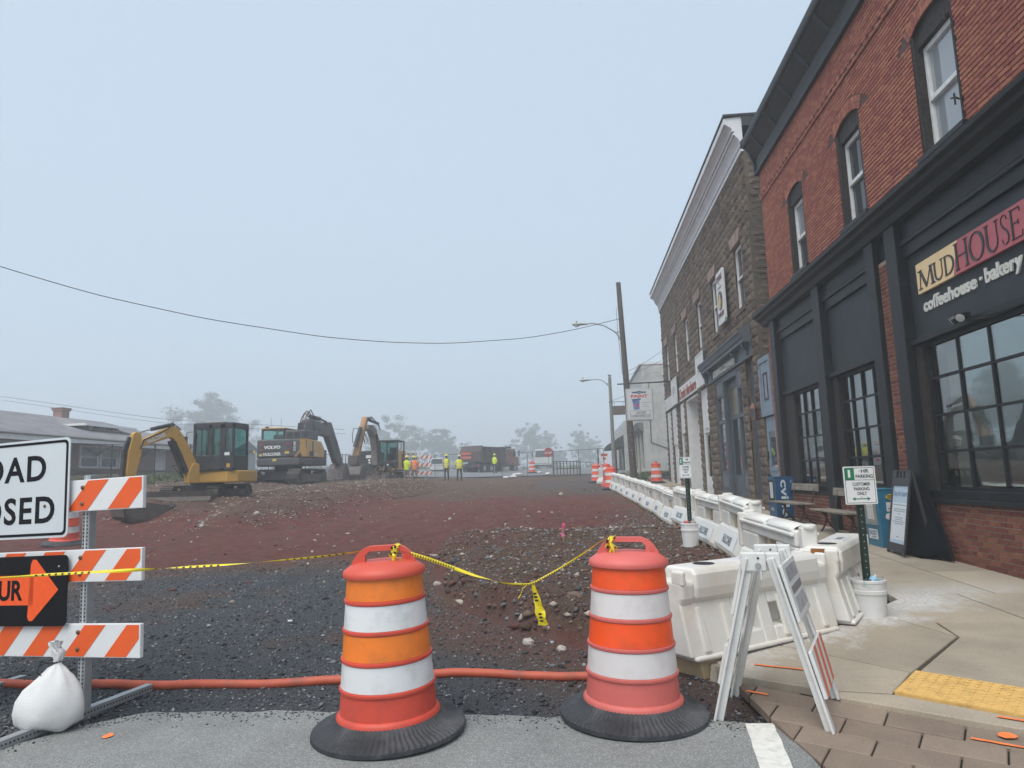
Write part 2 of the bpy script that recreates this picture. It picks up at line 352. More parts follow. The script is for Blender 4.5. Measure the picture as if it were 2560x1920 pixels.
ms_b = pm('stone_brown', (.12, .078, .058), .95, rnd=.5); ms_r = pm('clay_lump', (.11, .048, .042), .95, rnd=.4)
ms_l = pm('stone_light', (.24, .25, .26), .8, rnd=.4)
def asphalt_edge(x): return np.interp(x, [-9, -3.46, -3.23, -2.94, -1.97, -.75, -.16, .97, 1.2], [3.1, 3.98, 4.34, 4.60, 4.64, 4.57, 4.54, 4.46, 4.42])
# dark gravel close by
N = 46000
x = RNG.uniform(-9, 2.4, N); y = 4.3+RNG.random(N)**1.5*7.5
lm = np.interp(x, [-9, -7.5, -5, -4, -2.5, -1.2, 0, 3], [8.6, 10.8, 11.9, 12.3, 11.2, 7.6, 6.1, 5.6])
k = (y > asphalt_edge(x)+.02+fbm(x, y, 3, 2, 33)*.05) & (y < lm+fbm(x, y, .6, 4, 21)*1.6) & (np.abs(x) < y*.9+1) & (bed(x, y) < .3) & ~((x > .95) & (y < 5.1) & (y > 4.4) & (x > 1.0+(y-4.4)*.5))
x, y = x[k], y[k]; rad = RNG.uniform(.004, .014, len(x))*(1+(RNG.random(len(x)) < .06)*1.0)
stones('gravel', np.stack([x, y, G(x, y)+rad*.25], -1), rad, [ms_d, ms_g, ms_l], RNG.choice([0, 0, 0, 1, 1, 1, 2], len(x)))
# rubble in the brown bed and along the barriers
N = 22000
x = RNG.uniform(-4, 2.6, N); y = 5.6+RNG.random(N)**1.3*14
k = (bed(x, y) > .15) | ((x > .6) & (y > 9)) | ((y > 11) & (RNG.random(N) < .12))
x, y = x[k], y[k]; rad = RNG.gamma(2., .0065, len(x))+.004; rad = np.minimum(rad, .06)*(1+.8*((bed(x, y) > .1)&(bed(x, y) < .85)))
stones('soil_clods', np.stack([x, y, G(x, y)+rad*.15], -1), rad, [ms_b, ms_r, ms_p, ms_g], RNG.choice([0, 0, 0, 0, 1, 1, 2, 3, 3], len(x)))
# wood chip and pale rubble on the bank, and scattered across the clay
N = 62000
x = RNG.uniform(-24, -6.2, N); y = 13+RNG.random(N)*27
k = (bank(x, y) > .12) & (RNG.random(N) < .25+.75*sst((fbm(x, y, 2.5, 3, 22)+fbm(x, y, .6, 4, 21)*.6+.15)/.4)) & (x > -y*.95)
x, y = x[k], y[k]; rad = RNG.gamma(2.0, .009, len(x))+.010; rad = np.minimum(rad, .075)
stones('wood_chips', np.stack([x, y, G(x, y)+rad*.1], -1), rad, [ms_p, ms_b, ms_r], RNG.choice([0, 0, 0, 1, 2], len(x)), .45)
N = 5200
x = RNG.uniform(-14, 2.2, N); y = 8+RNG.random(N)*38
k = (bank(x, y) < .3) & (y > lm.mean()-2+fbm(x, y, .4, 2, 41)*4); k &= (fbm(x, y, .5, 3, 44) > -.12)
x, y = x[k], y[k]; rad = RNG.gamma(2., .009, len(x))+.006
stones('clay_pebbles', np.stack([x, y, G(x, y)+rad*.1], -1), rad, [ms_p, ms_b, ms_r, ms_g], RNG.choice([0, 1, 1, 2, 2, 3], len(x)))
# crumbs on the cut asphalt edge
N = 700
x = RNG.uniform(-4, 1.0, N); y = asphalt_edge(x)-np.abs(RNG.normal(0, .10, N))-.01; rad = RNG.uniform(.003, .009, N)
stones('asphalt_crumbs', np.stack([x, y, np.full(N, .0)+rad*.3], -1), rad, [ms_d, ms_g], RNG.choice([0, 0, 1], N))

# ------------------------------------------------------------------ asphalt in the foreground
def asphalt_mat(name, base, paint=False):
    m = bpy.data.materials.new(name); m.use_nodes = True; n = m.node_tree; L = n.links; p = n.nodes['Principled BSDF']; p.inputs['Roughness'].default_value = .88; p.inputs['Specular IOR Level'].default_value = .25
    tc = nd(n, 'ShaderNodeTexCoord')
    def noi(sc, det=5, ro=.6):
        x = nd(n, 'ShaderNodeTexNoise'); x.inputs['Scale'].default_value = sc; x.inputs['Detail'].default_value = det; x.inputs['Roughness'].default_value = ro; L.new(tc.outputs['Object'], x.inputs['Vector']); return x.outputs[0]
    vo = nd(n, 'ShaderNodeTexVoronoi'); vo.inputs['Scale'].default_value = 210; L.new(tc.outputs['Object'], vo.inputs['Vector'])
    bw = nd(n, 'ShaderNodeSeparateColor'); L.new(vo.outputs['Color'], bw.inputs[0])
    mr = nd(n, 'ShaderNodeMapRange'); mr.inputs[1].default_value = .55; mr.inputs[2].default_value = 1.; mr.inputs[3].default_value = .86; mr.inputs[4].default_value = 1.75; L.new(bw.outputs[0], mr.inputs[0])
    big = nd(n, 'ShaderNodeMapRange'); big.inputs[1].default_value = .3; big.inputs[2].default_value = .7; big.inputs[3].default_value = .82; big.inputs[4].default_value = 1.15; L.new(noi(1.3, 6, .65), big.inputs[0])
    mu = nd(n, 'ShaderNodeMath', operation='MULTIPLY'); L.new(mr.outputs[0], mu.inputs[0]); L.new(big.outputs[0], mu.inputs[1])
    vm = nd(n, 'ShaderNodeMix', data_type='RGBA', blend_type='MULTIPLY'); vm.inputs[0].default_value = 1; vm.inputs[6].default_value = base+(1,); L.new(mu.outputs[0], vm.inputs[7]); L.new(vm.outputs[2], p.inputs['Base Color'])
    b = nd(n, 'ShaderNodeBump'); b.inputs['Strength'].default_value = .7; b.inputs['Distance'].default_value = .006; L.new(vo.outputs['Distance'], b.inputs['Height']); L.new(b.outputs[0], p.inputs['Normal'])
    return m
MASP = asphalt_mat('asphalt', (.245, .25, .245)); MASPF = pm('far_asphalt', (.17, .175, .18), .9, ns=1.5, var=.12)
ex = np.arange(-9, 1.21, .035); ey = asphalt_edge(ex)+fbm(ex, ex*0+1, 4, 3, 51)*.035+fbm(ex, ex*0+4, 22, 2, 52)*.014
mb = MB(); top = [(a, b, 0.) for a, b in zip(ex, ey)]
yb = [(a, 2.0, 0.) for a in ex]; nE = len(ex)
mb.add(top+yb, [(i, i+1, nE+i+1, nE+i)[::-1] for i in range(nE-1)])
mb.add(top+[(a, b+.015, -.06) for a, b, _ in top], [(i, i+1, nE+i+1, nE+i) for i in range(nE-1)])
for x0, x1, y0, y1 in ((-60, -9, -30, 3.1), (-9, 1.205, -30, 2.0), (1.205, 60, -30, .4)): mb.add([(x0, y0, 0), (x1, y0, 0), (x1, y1, 0), (x0, y1, 0)], [(0, 1, 2, 3)])
o = mb.ob('asphalt_road', MASP); o['kind'] = 'structure'
mwl = pm('road_paint', (.70, .69, .64), .75, var=.08, ns=20, dirt=(.25, .25, .24), da=.45, dsc=14)
mb = MB(); pts = [(-.0, 4.45), (.16, 4.455)]
L1 = [(.965+(4.46-t)*-.128+random.uniform(-.004, .004), t, .004) for t in np.linspace(4.43, -3, 60)]; R1 = [(p[0]+.165+random.uniform(-.004, .004), p[1], .004) for p in L1]
mb.add(L1+R1, [(i, i+1, 60+i+1, 60+i) for i in range(59)]); o = mb.ob('road_marking', mwl); o['kind'] = 'structure'
# far street surface behind the fence
mb = MB(); fx = [-70, -40, -20, -8, 0, 8, 20, 60]; fy = [52.5, 56, 60, 66, 72, 80, 95]
mb.add([(a, b, g(a, 60)*0+float(road(b))+.05+(.4*float(sst((-13-a)/7))+.4*float(sst((-20-a)/8)))) for b in fy for a in fx], [(j*8+i, j*8+i+1, (j+1)*8+i+1, (j+1)*8+i) for j in range(6) for i in range(7)]); o = mb.ob('far_road', MASPF); o['kind'] = 'structure'

# ------------------------------------------------------------------ sidewalk: separate concrete slabs over a dark bed
def slab_mat(name, col, stain=True):
    m = bpy.data.materials.new(name); m.use_nodes = True; n = m.node_tree; L = n.links; p = n.nodes['Principled BSDF']; p.inputs['Roughness'].default_value = .9; p.inputs['Specular IOR Level'].default_value = .2
    tc = nd(n, 'ShaderNodeTexCoord'); ge = nd(n, 'ShaderNodeNewGeometry'); oi = nd(n, 'ShaderNodeObjectInfo')
    def noi(sc, det=6, ro=.6, v=None):
        x = nd(n, 'ShaderNodeTexNoise'); x.inputs['Scale'].default_value = sc; x.inputs['Detail'].default_value = det; x.inputs['Roughness'].default_value = ro; L.new(v or ge.outputs['Position'], x.inputs['Vector']); return x.outputs[0]
    def mrg(s, a, b, c, d):
        x = nd(n, 'ShaderNodeMapRange'); x.inputs[1].default_value = a; x.inputs[2].default_value = b; x.inputs[3].default_value = c; x.inputs[4].default_value = d; L.new(s, x.inputs[0]); return x.outputs[0]
    def mul(a, b):
        x = nd(n, 'ShaderNodeMath', operation='MULTIPLY'); L.new(a, x.inputs[0]); L.new(b, x.inputs[1]); return x.outputs[0]
    v = mul(mul(mrg(noi(1.6), .3, .7, .8, 1.15), mrg(noi(90, 3), .3, .7, .86, 1.12)), mrg(oi.outputs['Random'], 0, 1, .88, 1.1))
    vm = nd(n, 'ShaderNodeMix', data_type='RGBA', blend_type='MULTIPLY'); vm.inputs[0].default_value = 1; vm.inputs[6].default_value = col+(1,); L.new(v, vm.inputs[7]); c = vm.outputs[2]
    sp = mrg(noi(7, 8, .7), .62, .75, 0, .45); dm = nd(n, 'ShaderNodeMix', data_type='RGBA'); dm.inputs[7].default_value = (col[0]*.42, col[1]*.4, col[2]*.38, 1); L.new(sp, dm.inputs[0]); L.new(c, dm.inputs[6]); c = dm.outputs[2]
    if stain:   # white lime spilt along the cut kerb
        dp = nd(n, 'ShaderNodeVectorMath', operation='DOT_PRODUCT'); dp.inputs[1].default_value = (.624, -.781, 0); L.new(ge.outputs['Position'], dp.inputs[0])
        sh = nd(n, 'ShaderNodeMath', operation='ADD'); sh.inputs[1].default_value = 3.83; L.new(dp.outputs['Value'], sh.inputs[0])
        ng = mrg(noi(3.2, 8, .72), .3, .7, -.32, .32); s2 = nd(n, 'ShaderNodeMath', operation='ADD'); L.new(sh.outputs[0], s2.inputs[0]); L.new(ng, s2.inputs[1])
        f1 = mrg(s2.outputs[0], .18, .62, .95, 0); f2 = mul(f1, mrg(noi(28, 6, .7), .35, .6, .35, 1))
        sx = nd(n, 'ShaderNodeSeparateXYZ'); L.new(ge.outputs['Position'], sx.inputs[0]); f3 = mul(f2, mul(mrg(sx.outputs[1], 7.4, 8.4, 1, 0), mrg(sx.outputs[0], 1.0, 1.5, .45, 1)))
        wm = nd(n, 'ShaderNodeMix', data_type='RGBA'); wm.inputs[7].default_value = (.62, .62, .62, 1); L.new(f3, wm.inputs[0]); L.new(c, wm.inputs[6]); c = wm.outputs[2]
    L.new(c, p.inputs['Base Color']); b = nd(n, 'ShaderNodeBump'); b.inputs['Strength'].default_value = .35; b.inputs['Distance'].default_value = .004; L.new(noi(140, 4), b.inputs['Height']); L.new(b.outputs[0], p.inputs['Normal'])
    return m
MSL = slab_mat('concrete_slab', (.35, .30, .235)); MPV = slab_mat('stamped_paver', (.245, .19, .15), False); MBED = pm('joint_bed', (.030, .026, .022), .95)
def swz(p): return float(sw(p[1]))
walk = thing('sidewalk', None, None, (0, 0, 0)); walk['kind'] = 'structure'
def inset(poly, d):
    n = len(poly); A = sum(poly[i][0]*poly[(i+1) % n][1]-poly[(i+1) % n][0]*poly[i][1] for i in range(n))/2; s = 1 if A > 0 else -1; out = []
    for i in range(n):
        a, b, c = Vector(poly[i-1]), Vector(poly[i]), Vector(poly[(i+1) % n]); u = (b-a).normalized(); v = (c-b).normalized()
        n1 = Vector((-u.y, u.x))*s; n2 = Vector((-v.y, v.x))*s; m_ = n1+n2; k = d/max(.35, (1+n1.dot(n2)))
        out.append(tuple(b+m_*k))
    return out
def slab(poly, name='slab', mat=MSL, par=walk, gap=.012, th=.16, zf=swz, lift=0., jit=.003):
    q = inset(poly, gap); j = random.uniform(-jit, jit)+lift; t = inset(q, .006); n = len(q)
    A = sum(poly[i][0]*poly[(i+1) % n][1]-poly[(i+1) % n][0]*poly[i][1] for i in range(n))
    if A < 0: q.reverse(); t.reverse()
    z = [zf(p)+j for p in q]; mb = MB()
    mb.add([(p[0], p[1], z[i]) for i, p in enumerate(t)]+[(p[0], p[1], z[i]-.005) for i, p in enumerate(q)]+[(p[0], p[1], z[i]-th) for i, p in enumerate(q)],
           [tuple(range(n))]+[(n+i, n+(i+1) % n, (i+1) % n, i) for i in range(n)]+[(2*n+i, 2*n+(i+1) % n, n+(i+1) % n, n+i) for i in range(n)])
    return mb.ob(name, mat, par)
for P in ([(.97, 5.42), (1.05, 5.06), (1.53, 4.80), (1.955, 4.725), (2.255, 5.125), (1.55, 5.84), (1.29, 5.68), (1.08, 5.56)],
          [(1.55, 5.84), (2.255, 5.125), (2.27, 5.135), (3.03, 6.02), (2.84, 6.66), (2.60, 6.84), (2.32, 6.5), (1.81, 6.04)],
          [(2.84, 6.66), (3.03, 6.02), (3.1, 6.5), (3.9, 6.5), (3.9, 7.68), (3.22, 7.68), (3.2, 7.46), (2.60, 6.84)],
          [(2.29, 5.14), (3.55, 4.28), (4.15, 4.95), (4.15, 6.48), (3.1, 6.5), (3.03, 6.02)], [(4.15, 4.95), (3.55, 4.28), (4.2, 3.85), (5.05, 3.3), (5.05, 6.48), (4.15, 6.48)],
          [(1.955, 4.725), (1.53, 4.80), (1.60, 4.66), (2.22, 4.30), (3.4, 3.62), (3.49, 3.70), (1.97, 4.72)]): slab(P)
edge = lambda y: float(np.interp(y, [6.5, 7.68, 9, 12, 17, 37, 60], [2.9, 3.22, 3.35, 3.68, 3.77, 3.8, 3.8]))
yj = [6.5, 7.68, 9.0, 10.3]+[10.3+1.45*i for i in range(1, 33)]
for a, b in zip(yj, yj[1:]):
    if a > 6.6: slab([(edge(a), a), (4.28, a), (4.28, b), (edge(b), b)])
    slab([(4.28 if a > 6.6 else 3.9, a), (5.06, a), (5.06, b), (4.28 if a > 6.6 else 3.9, b)])
mb = MB(); pl = [(1.02, 5.42), (1.09, 5.1), (1.6, 4.75), (3.4, 3.7), (5.02, 3.3), (5.02, 57), (3.85, 57), (3.72, 12), (3.26, 8), (3.16, 7.5), (2.3, 6.58), (1.3, 5.72)]
mb.add([(x_, y_, swz((x_, y_))-.05) for x_, y_ in pl]+[(x_, y_, -.3) for x_, y_ in pl], [(i, (i+1) % 12, 12+(i+1) % 12, 12+i)[::-1] for i in range(12)])
mb.add([(x_, y_, swz((x_, y_))-.05) for x_, y_ in pl], [])
for ya, yb_ in zip([3.3]+yj[:-1], yj):
    xa = 1.9 if ya < 5 else edge(ya)+.05; xb = edge(yb_)+.05
    mb.add([(xa, ya, swz((0, ya))-.05), (5.02, ya, swz((0, ya))-.05), (5.02, yb_, swz((0, yb_))-.05), (xb, yb_, swz((0, yb_))-.05)], [(0, 1, 2, 3)])
mb.add([(1.03, 5.4, .05), (1.09, 5.1, .045), (1.6, 4.75, .03), (3.4, 3.7, -.03), (3.4, 6.5, .08), (2.3, 6.5, .08)], [(0, 1, 2, 3, 4, 5)])
mb.ob('joint_bed', MBED, walk)
# broken kerb lump where the corner was dug away
MCB = pm('broken_concrete', (.30, .27, .22), .95, var=.25, ns=9, bump=.8, bs=22, dirt=(.1, .07, .05), da=.7, dsc=6)
mb = MB(); fr = [(.80, 5.49), (.93, 5.25), (1.02, 5.07)]; up = []
for i in range(14):
    t = i/13; x_ = np.interp(t, [0, .3, .6, 1], [1.14, .93, .90, 1.03]); y_ = np.interp(t, [0, .3, .6, 1], [5.66, 5.5, 5.3, 5.05]); up.append((x_+random.uniform(-.02, .02), y_+random.uniform(-.02, .02)))
n_ = len(up); ins = [(a+.12, b-.02) for a, b in up]
mb.add([(a, b, -.06) for a, b in up]+[(a+.02+random.uniform(-.015, .015), b+.02, .035+random.uniform(-.015, .02)) for a, b in up]+[(a+.035, b+.04, swz((a, b))-.008) for a, b in up]+[(a, b, swz((a, b))-.012) for a, b in ins], [(k*n_+i, k*n_+i+1, (k+1)*n_+i+1, (k+1)*n_+i) for k in range(3) for i in range(n_-1)])
tag(mb.ob('kerb', MCB), kind='structure')
# stamped pavers of the crossing, running bond
apron = thing('paver_apron', None, None, (0, 0, 0)); apron['kind'] = 'structure'
u = Vector((.862, -.507)); v = Vector((.507, .862)); O_ = Vector((1.0, 5.04))
def clip(poly, pt, nr):
    out = []
    for i in range(len(poly)):
        a, b = Vector(poly[i]), Vector(poly[(i+1) % len(poly)]); da, db = (a-pt).dot(nr), (b-pt).dot(nr)
        if da >= 0: out.append(tuple(a))
        if da*db < 0: out.append(tuple(a+(b-a)*(da/(da-db))))
    return out
pz = lambda p: float(np.interp(p[1], [3.6, 4.3, 5], [.004, .022, .075]))*(1 if p[1] > 3.2 else 1)
cuts = [(Vector((1.03, 5.05)), Vector((.94, -.34))*1.), (Vector((1.02, 5.06)), -Vector((.45, .89))), (Vector((1.55, 4.74)), -Vector((.52, .855)))]
cuts[0] = (Vector((1.2, 3.82)), Vector((.99, .14))); 
k = 0
for r_ in range(-9, 3):
    for c_ in range(-6, 14):
        w_, h_ = .39, .235; a = c_*w_+(r_ % 2)*w_*.5; b = r_*h_
        P = [tuple(O_+u*(a+dx)+v*(b+dy)) for dx, dy in ((0, 0), (w_, 0), (w_, h_), (0, h_))]
        for pt, nr in cuts:
            if len(P) >= 3: P = clip(P, pt, nr)
        if len(P) >= 3 and abs(sum(P[i][0]*P[(i+1) % len(P)][1]-P[(i+1) % len(P)][0]*P[i][1] for i in range(len(P)))) > .02 and P[0][0] < 4.6 and P[0][1] > 2.4:
            slab(P, 'paver', MPV, apron, .005, .05, pz, 0, .002)
mb = MB(); yl_ = [5.03, 4.8, 4.6, 4.3, 3.9, 3.6, 3.2, 2.4, 1.0]
for ya, yb_ in zip(yl_, yl_[1:]):
    xl = lambda y: np.interp(y, [1, 3.85, 5.05], [1.32, 1.205, 1.04]); xr = lambda y: np.interp(y, [3.2, 3.7, 4.75, 5.05], [5, 3.38, 1.56, 1.06])
    mb.add([(xl(ya), ya, pz((0, ya))-.022), (xl(yb_), yb_, pz((0, yb_))-.022), (xr(yb_), yb_, pz((0, yb_))-.022), (xr(ya), ya, pz((0, ya))-.022)], [(0, 1, 2, 3)])
mb.ob('joint_bed', MBED, apron)
# tactile paving: yellow sheet with domes
my = pm('tactile_yellow', (.68, .42, .13), .7, var=.08, ns=12, dirt=(.16, .1, .04), da=.55, dsc=11)
tac = thing('tactile_paving', None, None, (0, 0, 0)); tac['kind'] = 'structure'
A_, B_ = Vector((2.28, 5.13)), Vector((1.96, 4.73)); du = Vector((.83, -.558)); Lt = 1.5; dv = (B_-A_)
tz = lambda p: swz(p)+.012
mb = MB(); Q = [A_, B_, B_+du*Lt, A_+du*Lt]; mb.add([(p.x, p.y, tz(p)) for p in Q]+[(p.x, p.y, tz(p)-.05) for p in Q], [(0, 1, 2, 3), (0, 4, 5, 1), (1, 5, 6, 2), (2, 6, 7, 3), (3, 7, 4, 0)]); mb.ob('tactile_sheet', my, tac)
dome = MB(); dome.lathe([(.0125, 0), (.011, .003), (.007, .005), (.001, .0056)], 8); dm_ = None; nD = 0
for j in range(9):
    for i in range(26):
        p = A_+dv*((j+.5)/9)+du*((i+.5)*.0577)
        if dm_ is None: dm_ = dome.ob('dome', my, tac, smooth=True); o = dm_
        else: o = bpy.data.objects.new('dome', dm_.data); COL.objects.link(o); o.parent = tac
        o.location = (p.x, p.y, tz(p)); nD += 1
# survey paint on the concrete
mo = pm('survey_orange', (.95, .22, .06), .7, var=.2, ns=25)
mk = thing('paint_mark', None, None, (0, 0, 0)); mk['kind'] = 'structure'
def mark(poly, zf, nm='orange_mark'):
    mb = MB(); mb.add([(a, b, zf((a, b))+.006) for a, b in poly], [tuple(range(len(poly)))]); return mb.ob(nm, mo, mk)
def stroke(a, b, w, zf):
    a, b = Vector(a), Vector(b); d = (b-a).normalized(); s = Vector((-d.y, d.x))*w/2; K = 8
    mark([tuple(a+(b-a)*i/K+s*random.uniform(.7, 1.1)) for i in range(K+1)]+[tuple(a+(b-a)*i/K-s*random.uniform(.7, 1.1)) for i in range(K, -1, -1)], zf)
stroke((1.24, 5.30), (1.55, 5.18), .03, swz); stroke((1.07, 4.84), (1.19, 4.78), .03, pz); stroke((2.36, 4.36), (2.62, 4.22), .03, swz); stroke((2.10, 4.16), (2.4, 3.98), .03, pz)
mark([(2.30+.055*math.cos(t)*random.uniform(.8, 1.1), 4.18+.045*math.sin(t)*random.uniform(.8, 1.1)) for t in np.linspace(0, 6.28, 16)[:-1]], lambda p: pz(p)+.006)
mark([(-2.92+.035*math.cos(t)*random.uniform(.6, 1.2), 4.18+.05*math.sin(t)*random.uniform(.6, 1.2)) for t in np.linspace(0, 6.28, 14)[:-1]], lambda p: 0.0)
# ------------------------------------------------------------------ brick shop building on the right
FX = 5.0
M_ch = pm('charcoal_paint', (.010, .012, .0145), .5, spec=.3, var=.14, ns=3, bump=.12, bs=30, dirt=(.035, .035, .037), da=.35, dsc=6)
M_ch2 = pm('charcoal_panel', (.030, .036, .042), .6, spec=.3, var=.1, ns=2, dirt=(.06, .066, .072), da=.3, dsc=2.5)
M_br = pm('brick_red', (.355, .128, .088), .88, var=.12, ns=14, bump=.4, bs=60, rnd=.20, spec=.25, dirt=(.21, .08, .058), da=.4, dsc=4)
M_bd = pm('brick_dark', (.20, .068, .046), .8, var=.2, ns=14, bump=.5, bs=60, rnd=.28, spec=.3, dirt=(.11, .055, .04), da=.5, dsc=7)
M_mo = pm('mortar_dark', (.085, .045, .036), .95, var=.2, ns=20); M_mp = pm('mortar_pale', (.34, .25, .19), .95, var=.2, ns=20)
M_wt = pm('white_sash', (.72, .72, .70), .5, var=.08, ns=9, dirt=(.4, .4, .38), da=.3, dsc=8)
M_old = pm('weathered_jamb', (.020, .016, .015), .8, var=.3, ns=9, bump=.4, bs=25, dirt=(.08, .06, .052), da=.4, dsc=14)
M_gd = glassmat('glass_upper', refl=.05, dark=(.055, .06, .065), mxr=.34); M_gl = glassmat('glass_blind', refl=.10, dark=(.30, .32, .34), mxr=.6); M_gs = glassmat('shop_glass', refl=.09, mxr=.62)
bb = thing('brick_building', 'red brick two storey shop with charcoal painted front and arched upstairs windows', 'building', (FX, 11, .3)); OB = (FX, 11, .3)
YA, YB = 3.0, 17.0
def cells(x0, x1, Y0, Y1, Z0, Z1, ops, mb, mi=0):
    ys_ = sorted({Y0, Y1, *[o[0] for o in ops], *[o[1] for o in ops]}); zs_ = sorted({Z0, Z1, *[o[2] for o in ops], *[o[3] for o in ops]})
    ys_ = [y for y in ys_ if Y0 <= y <= Y1]; zs_ = [z for z in zs_ if Z0 <= z <= Z1]
    for a, b in zip(ys_, ys_[1:]):
        st = None
        for c, d in zip(zs_, zs_[1:]):
            inside = any(o[0] < (a+b)/2 < o[1] and o[2] < (c+d)/2 < o[3] for o in ops)
            if not inside and st is None: st = c
            if inside and st is not None: mb.box(x0, x1, a, b, st, c, mi); st = None
        if st is not None: mb.box(x0, x1, a, b, st, zs_[-1], mi)
WIN = [(5.55, 6.55), (8.42, 9.42), (11.26, 12.24), (14.14, 15.12)]
ZS, ZT, RISE = 5.74, 7.52, .13
ops = [(a, b, ZS-.06, ZT+RISE) for a, b in WIN]
mb = MB(OB); cells(FX+.010, FX+.35, YA, YB, 5.40, 9.1, ops, mb)
mb.box(FX+.35, FX+6, YA, YA+.2, 0, 9.6); mb.box(FX+.02, FX+6, YB-.25, YB, 0.1, 9.6); mb.box(FX+.02, FX+6, YA, YB, 9.5, 9.6); mb.box(FX+5.8, FX+6, YA, YB, 0, 9.5)
mb.ob('wall', M_mo, bb)
# bricks one by one; the 300 that show largest are parts, the rest one joined part
BR = []
RR = (.49*.49+RISE*RISE)/(2*RISE)
def lay(Y0, Y1, Z0, Z1, ops, mi, seed, proud=.0, bl=.215, bh=.0677, mode=0, arches=()):
    rr = random.Random(seed); nr = int(round((Z1-Z0)/bh))
    for r_ in range(nr):
        z0 = Z0+r_*bh; z1 = z0+bh-.010; y = Y0-(bl*.5 if r_ % 2 else 0)-rr.uniform(0, .02)
        head = (r_ % 6 == 5) and mode == 0
        L_ = .112 if head else bl
        zm = (z0+z1)/2; ops_ = list(ops)+[(c-q, c+q, z0-1, z1+1) for c, zc, Ro in arches for q in [math.sqrt(max(0, Ro*Ro-(zm-zc)**2))] if q > .02 and zm > ZT-.02]
        while y < Y1:
            a, b = max(y, Y0), min(y+L_-.009, Y1); y += L_
            segs = [(a, b)]
            for o in ops_:
                arch = o[3]
                if z1 > o[2] and z0 < arch:
                    ns = []
                    for p, q in segs:
                        if q <= o[0] or p >= o[1]: ns.append((p, q))
                        else:
                            if p < o[0]: ns.append((p, o[0]-.004))
                            if q > o[1]: ns.append((o[1]+.004, q))
                    segs = ns
            for p, q in segs:
                if q-p > .025: BR.append((FX-proud-rr.uniform(-.001, .004), p, q, z0, z1, mi))
lay(YA, YB, 5.45, 8.36, [(a-.02, b+.02, ZS-.07, ZT+.02+.0) for a, b in WIN], 0, 1, arches=[((a+b)/2, ZT+RISE-RR, RR+.245) for a, b in WIN[1:]])
lay(YA, 7.2, 7.5, 7.9, [], 0, 12) if False else None
lay(YA, YB, 8.46, 9.08, [], 0, 2, 0, .215, .0677)
def lay_arch():
    for a, b in WIN:
        c = (a+b)/2; hw = (b-a)/2; Rr = (hw*hw+RISE*RISE)/(2*RISE); zc = ZT+RISE-Rr; th = math.asin(hw/Rr)
        for ring in range(2):
            r0 = Rr+.012+ring*.112; nb = 17
            for k in range(nb):
                t0 = -th-.06+(2*th+.12)*k/nb; t1 = -th-.06+(2*th+.12)*(k+1)/nb-.012; P = [(c+r*math.sin(t), zc+r*math.cos(t)) for r, t in ((r0, t0), (r0, t1), (r0+.102, t1), (r0+.102, t0))]
                BRP.append((FX-random.uniform(0, .004), P))
BRP = []; lay_arch()
# dentil course: every second header stands proud
y = YA
while y < YB-.1: BR.append((FX-.055, y, y+.10, 8.37, 8.45, 0)); BR.append((FX+.004, y+.112, y+.212, 8.37, 8.45, 0)); y += .224
lay(YA, YB, 8.295, 8.363, [], 0, 4, .03, .215, .0677)
# brick pier and knee walls of the shop front
PIERS = [(10.72, 11.08)]
for a, b in PIERS: lay(a, b, .22, 4.72, [], 1, 5, .0)
KNEE = [(YA, 10.30), (11.45, 13.58), (14.02, 16.62)]
for a, b in KNEE: lay(a, b, .02, 1.02, [], 1, 6, .0)
lay(16.66+.34, 17.36, .3, 5.2, [], 0, 8, .0, .20)
mb = MB(OB)
for a, b in PIERS: mb.box(FX+.008, FX+.3, a-.04, b+.04, 0, 4.74)
for a, b in KNEE: mb.box(FX+.008, FX+.3, a, b, 0, 1.02)
mb.ob('mortar', M_mp, bb)
mb = MB(OB); mb.box(FX+.010, FX+.3, 17.0, 17.37, .1, 5.2); mb.ob('mortar', M_mo, bb)
CAMV = Vector((0, 0, 1.5))
def size_px(x, p, q, z0, z1): c = Vector((x, (p+q)/2, (z0+z1)/2)); d = (c-CAMV).length; return (q-p)*(z1-z0)/d**2*abs(c.x-0)/d
def inview(y, z): return y > 7.4+max(0, z-1.5)*-.03 and y/1 > 0 and (z-1.5)/y < .82
vis = sorted([b for b in BR if inview(b[1], b[3])], key=lambda b: -size_px(*b[:5])); single = set(id(b) for b in vis[:300])
bm_ = MB(); bm_.add([(-.0, 0, 0), (-.0, 1, 0), (-.0, 1, 1), (-.0, 0, 1), (-1.15, .03, .06), (-1.15, .97, .06), (-1.15, .97, .94), (-1.15, .03, .94)], [(7, 6, 5, 4), (0, 4, 5, 1), (1, 5, 6, 2), (2, 6, 7, 3), (3, 7, 4, 0)])
proto = {}; rest = [MB(OB), MB(OB)]
for b in BR:
    x_, p, q_, z0, z1, mi = b
    if id(b) in single:
        if mi not in proto: proto[mi] = bm_.ob('brick', (M_br, M_bd)[mi], bb); o = proto[mi]
        else: o = bpy.data.objects.new('brick', proto[mi].data); COL.objects.link(o); o.parent = bb
        o.location = (x_+.015-OB[0], p-OB[1], z0-OB[2]); o.scale = (.015, q_-p, z1-z0); o.rotation_euler = (random.uniform(-.004, .004), 0, random.uniform(-.01, .01))
    else:
        r = rest[mi]; r.r = random.random(); c = .006
        r.add([(x_+.015, p, z0), (x_+.015, q_, z0), (x_+.015, q_, z1), (x_+.015, p, z1), (x_-.002, p+c, z0+c), (x_-.002, q_-c, z0+c), (x_-.002, q_-c, z1-c), (x_-.002, p+c, z1-c)], [(7, 6, 5, 4), (0, 4, 5, 1), (1, 5, 6, 2), (2, 6, 7, 3), (3, 7, 4, 0)])
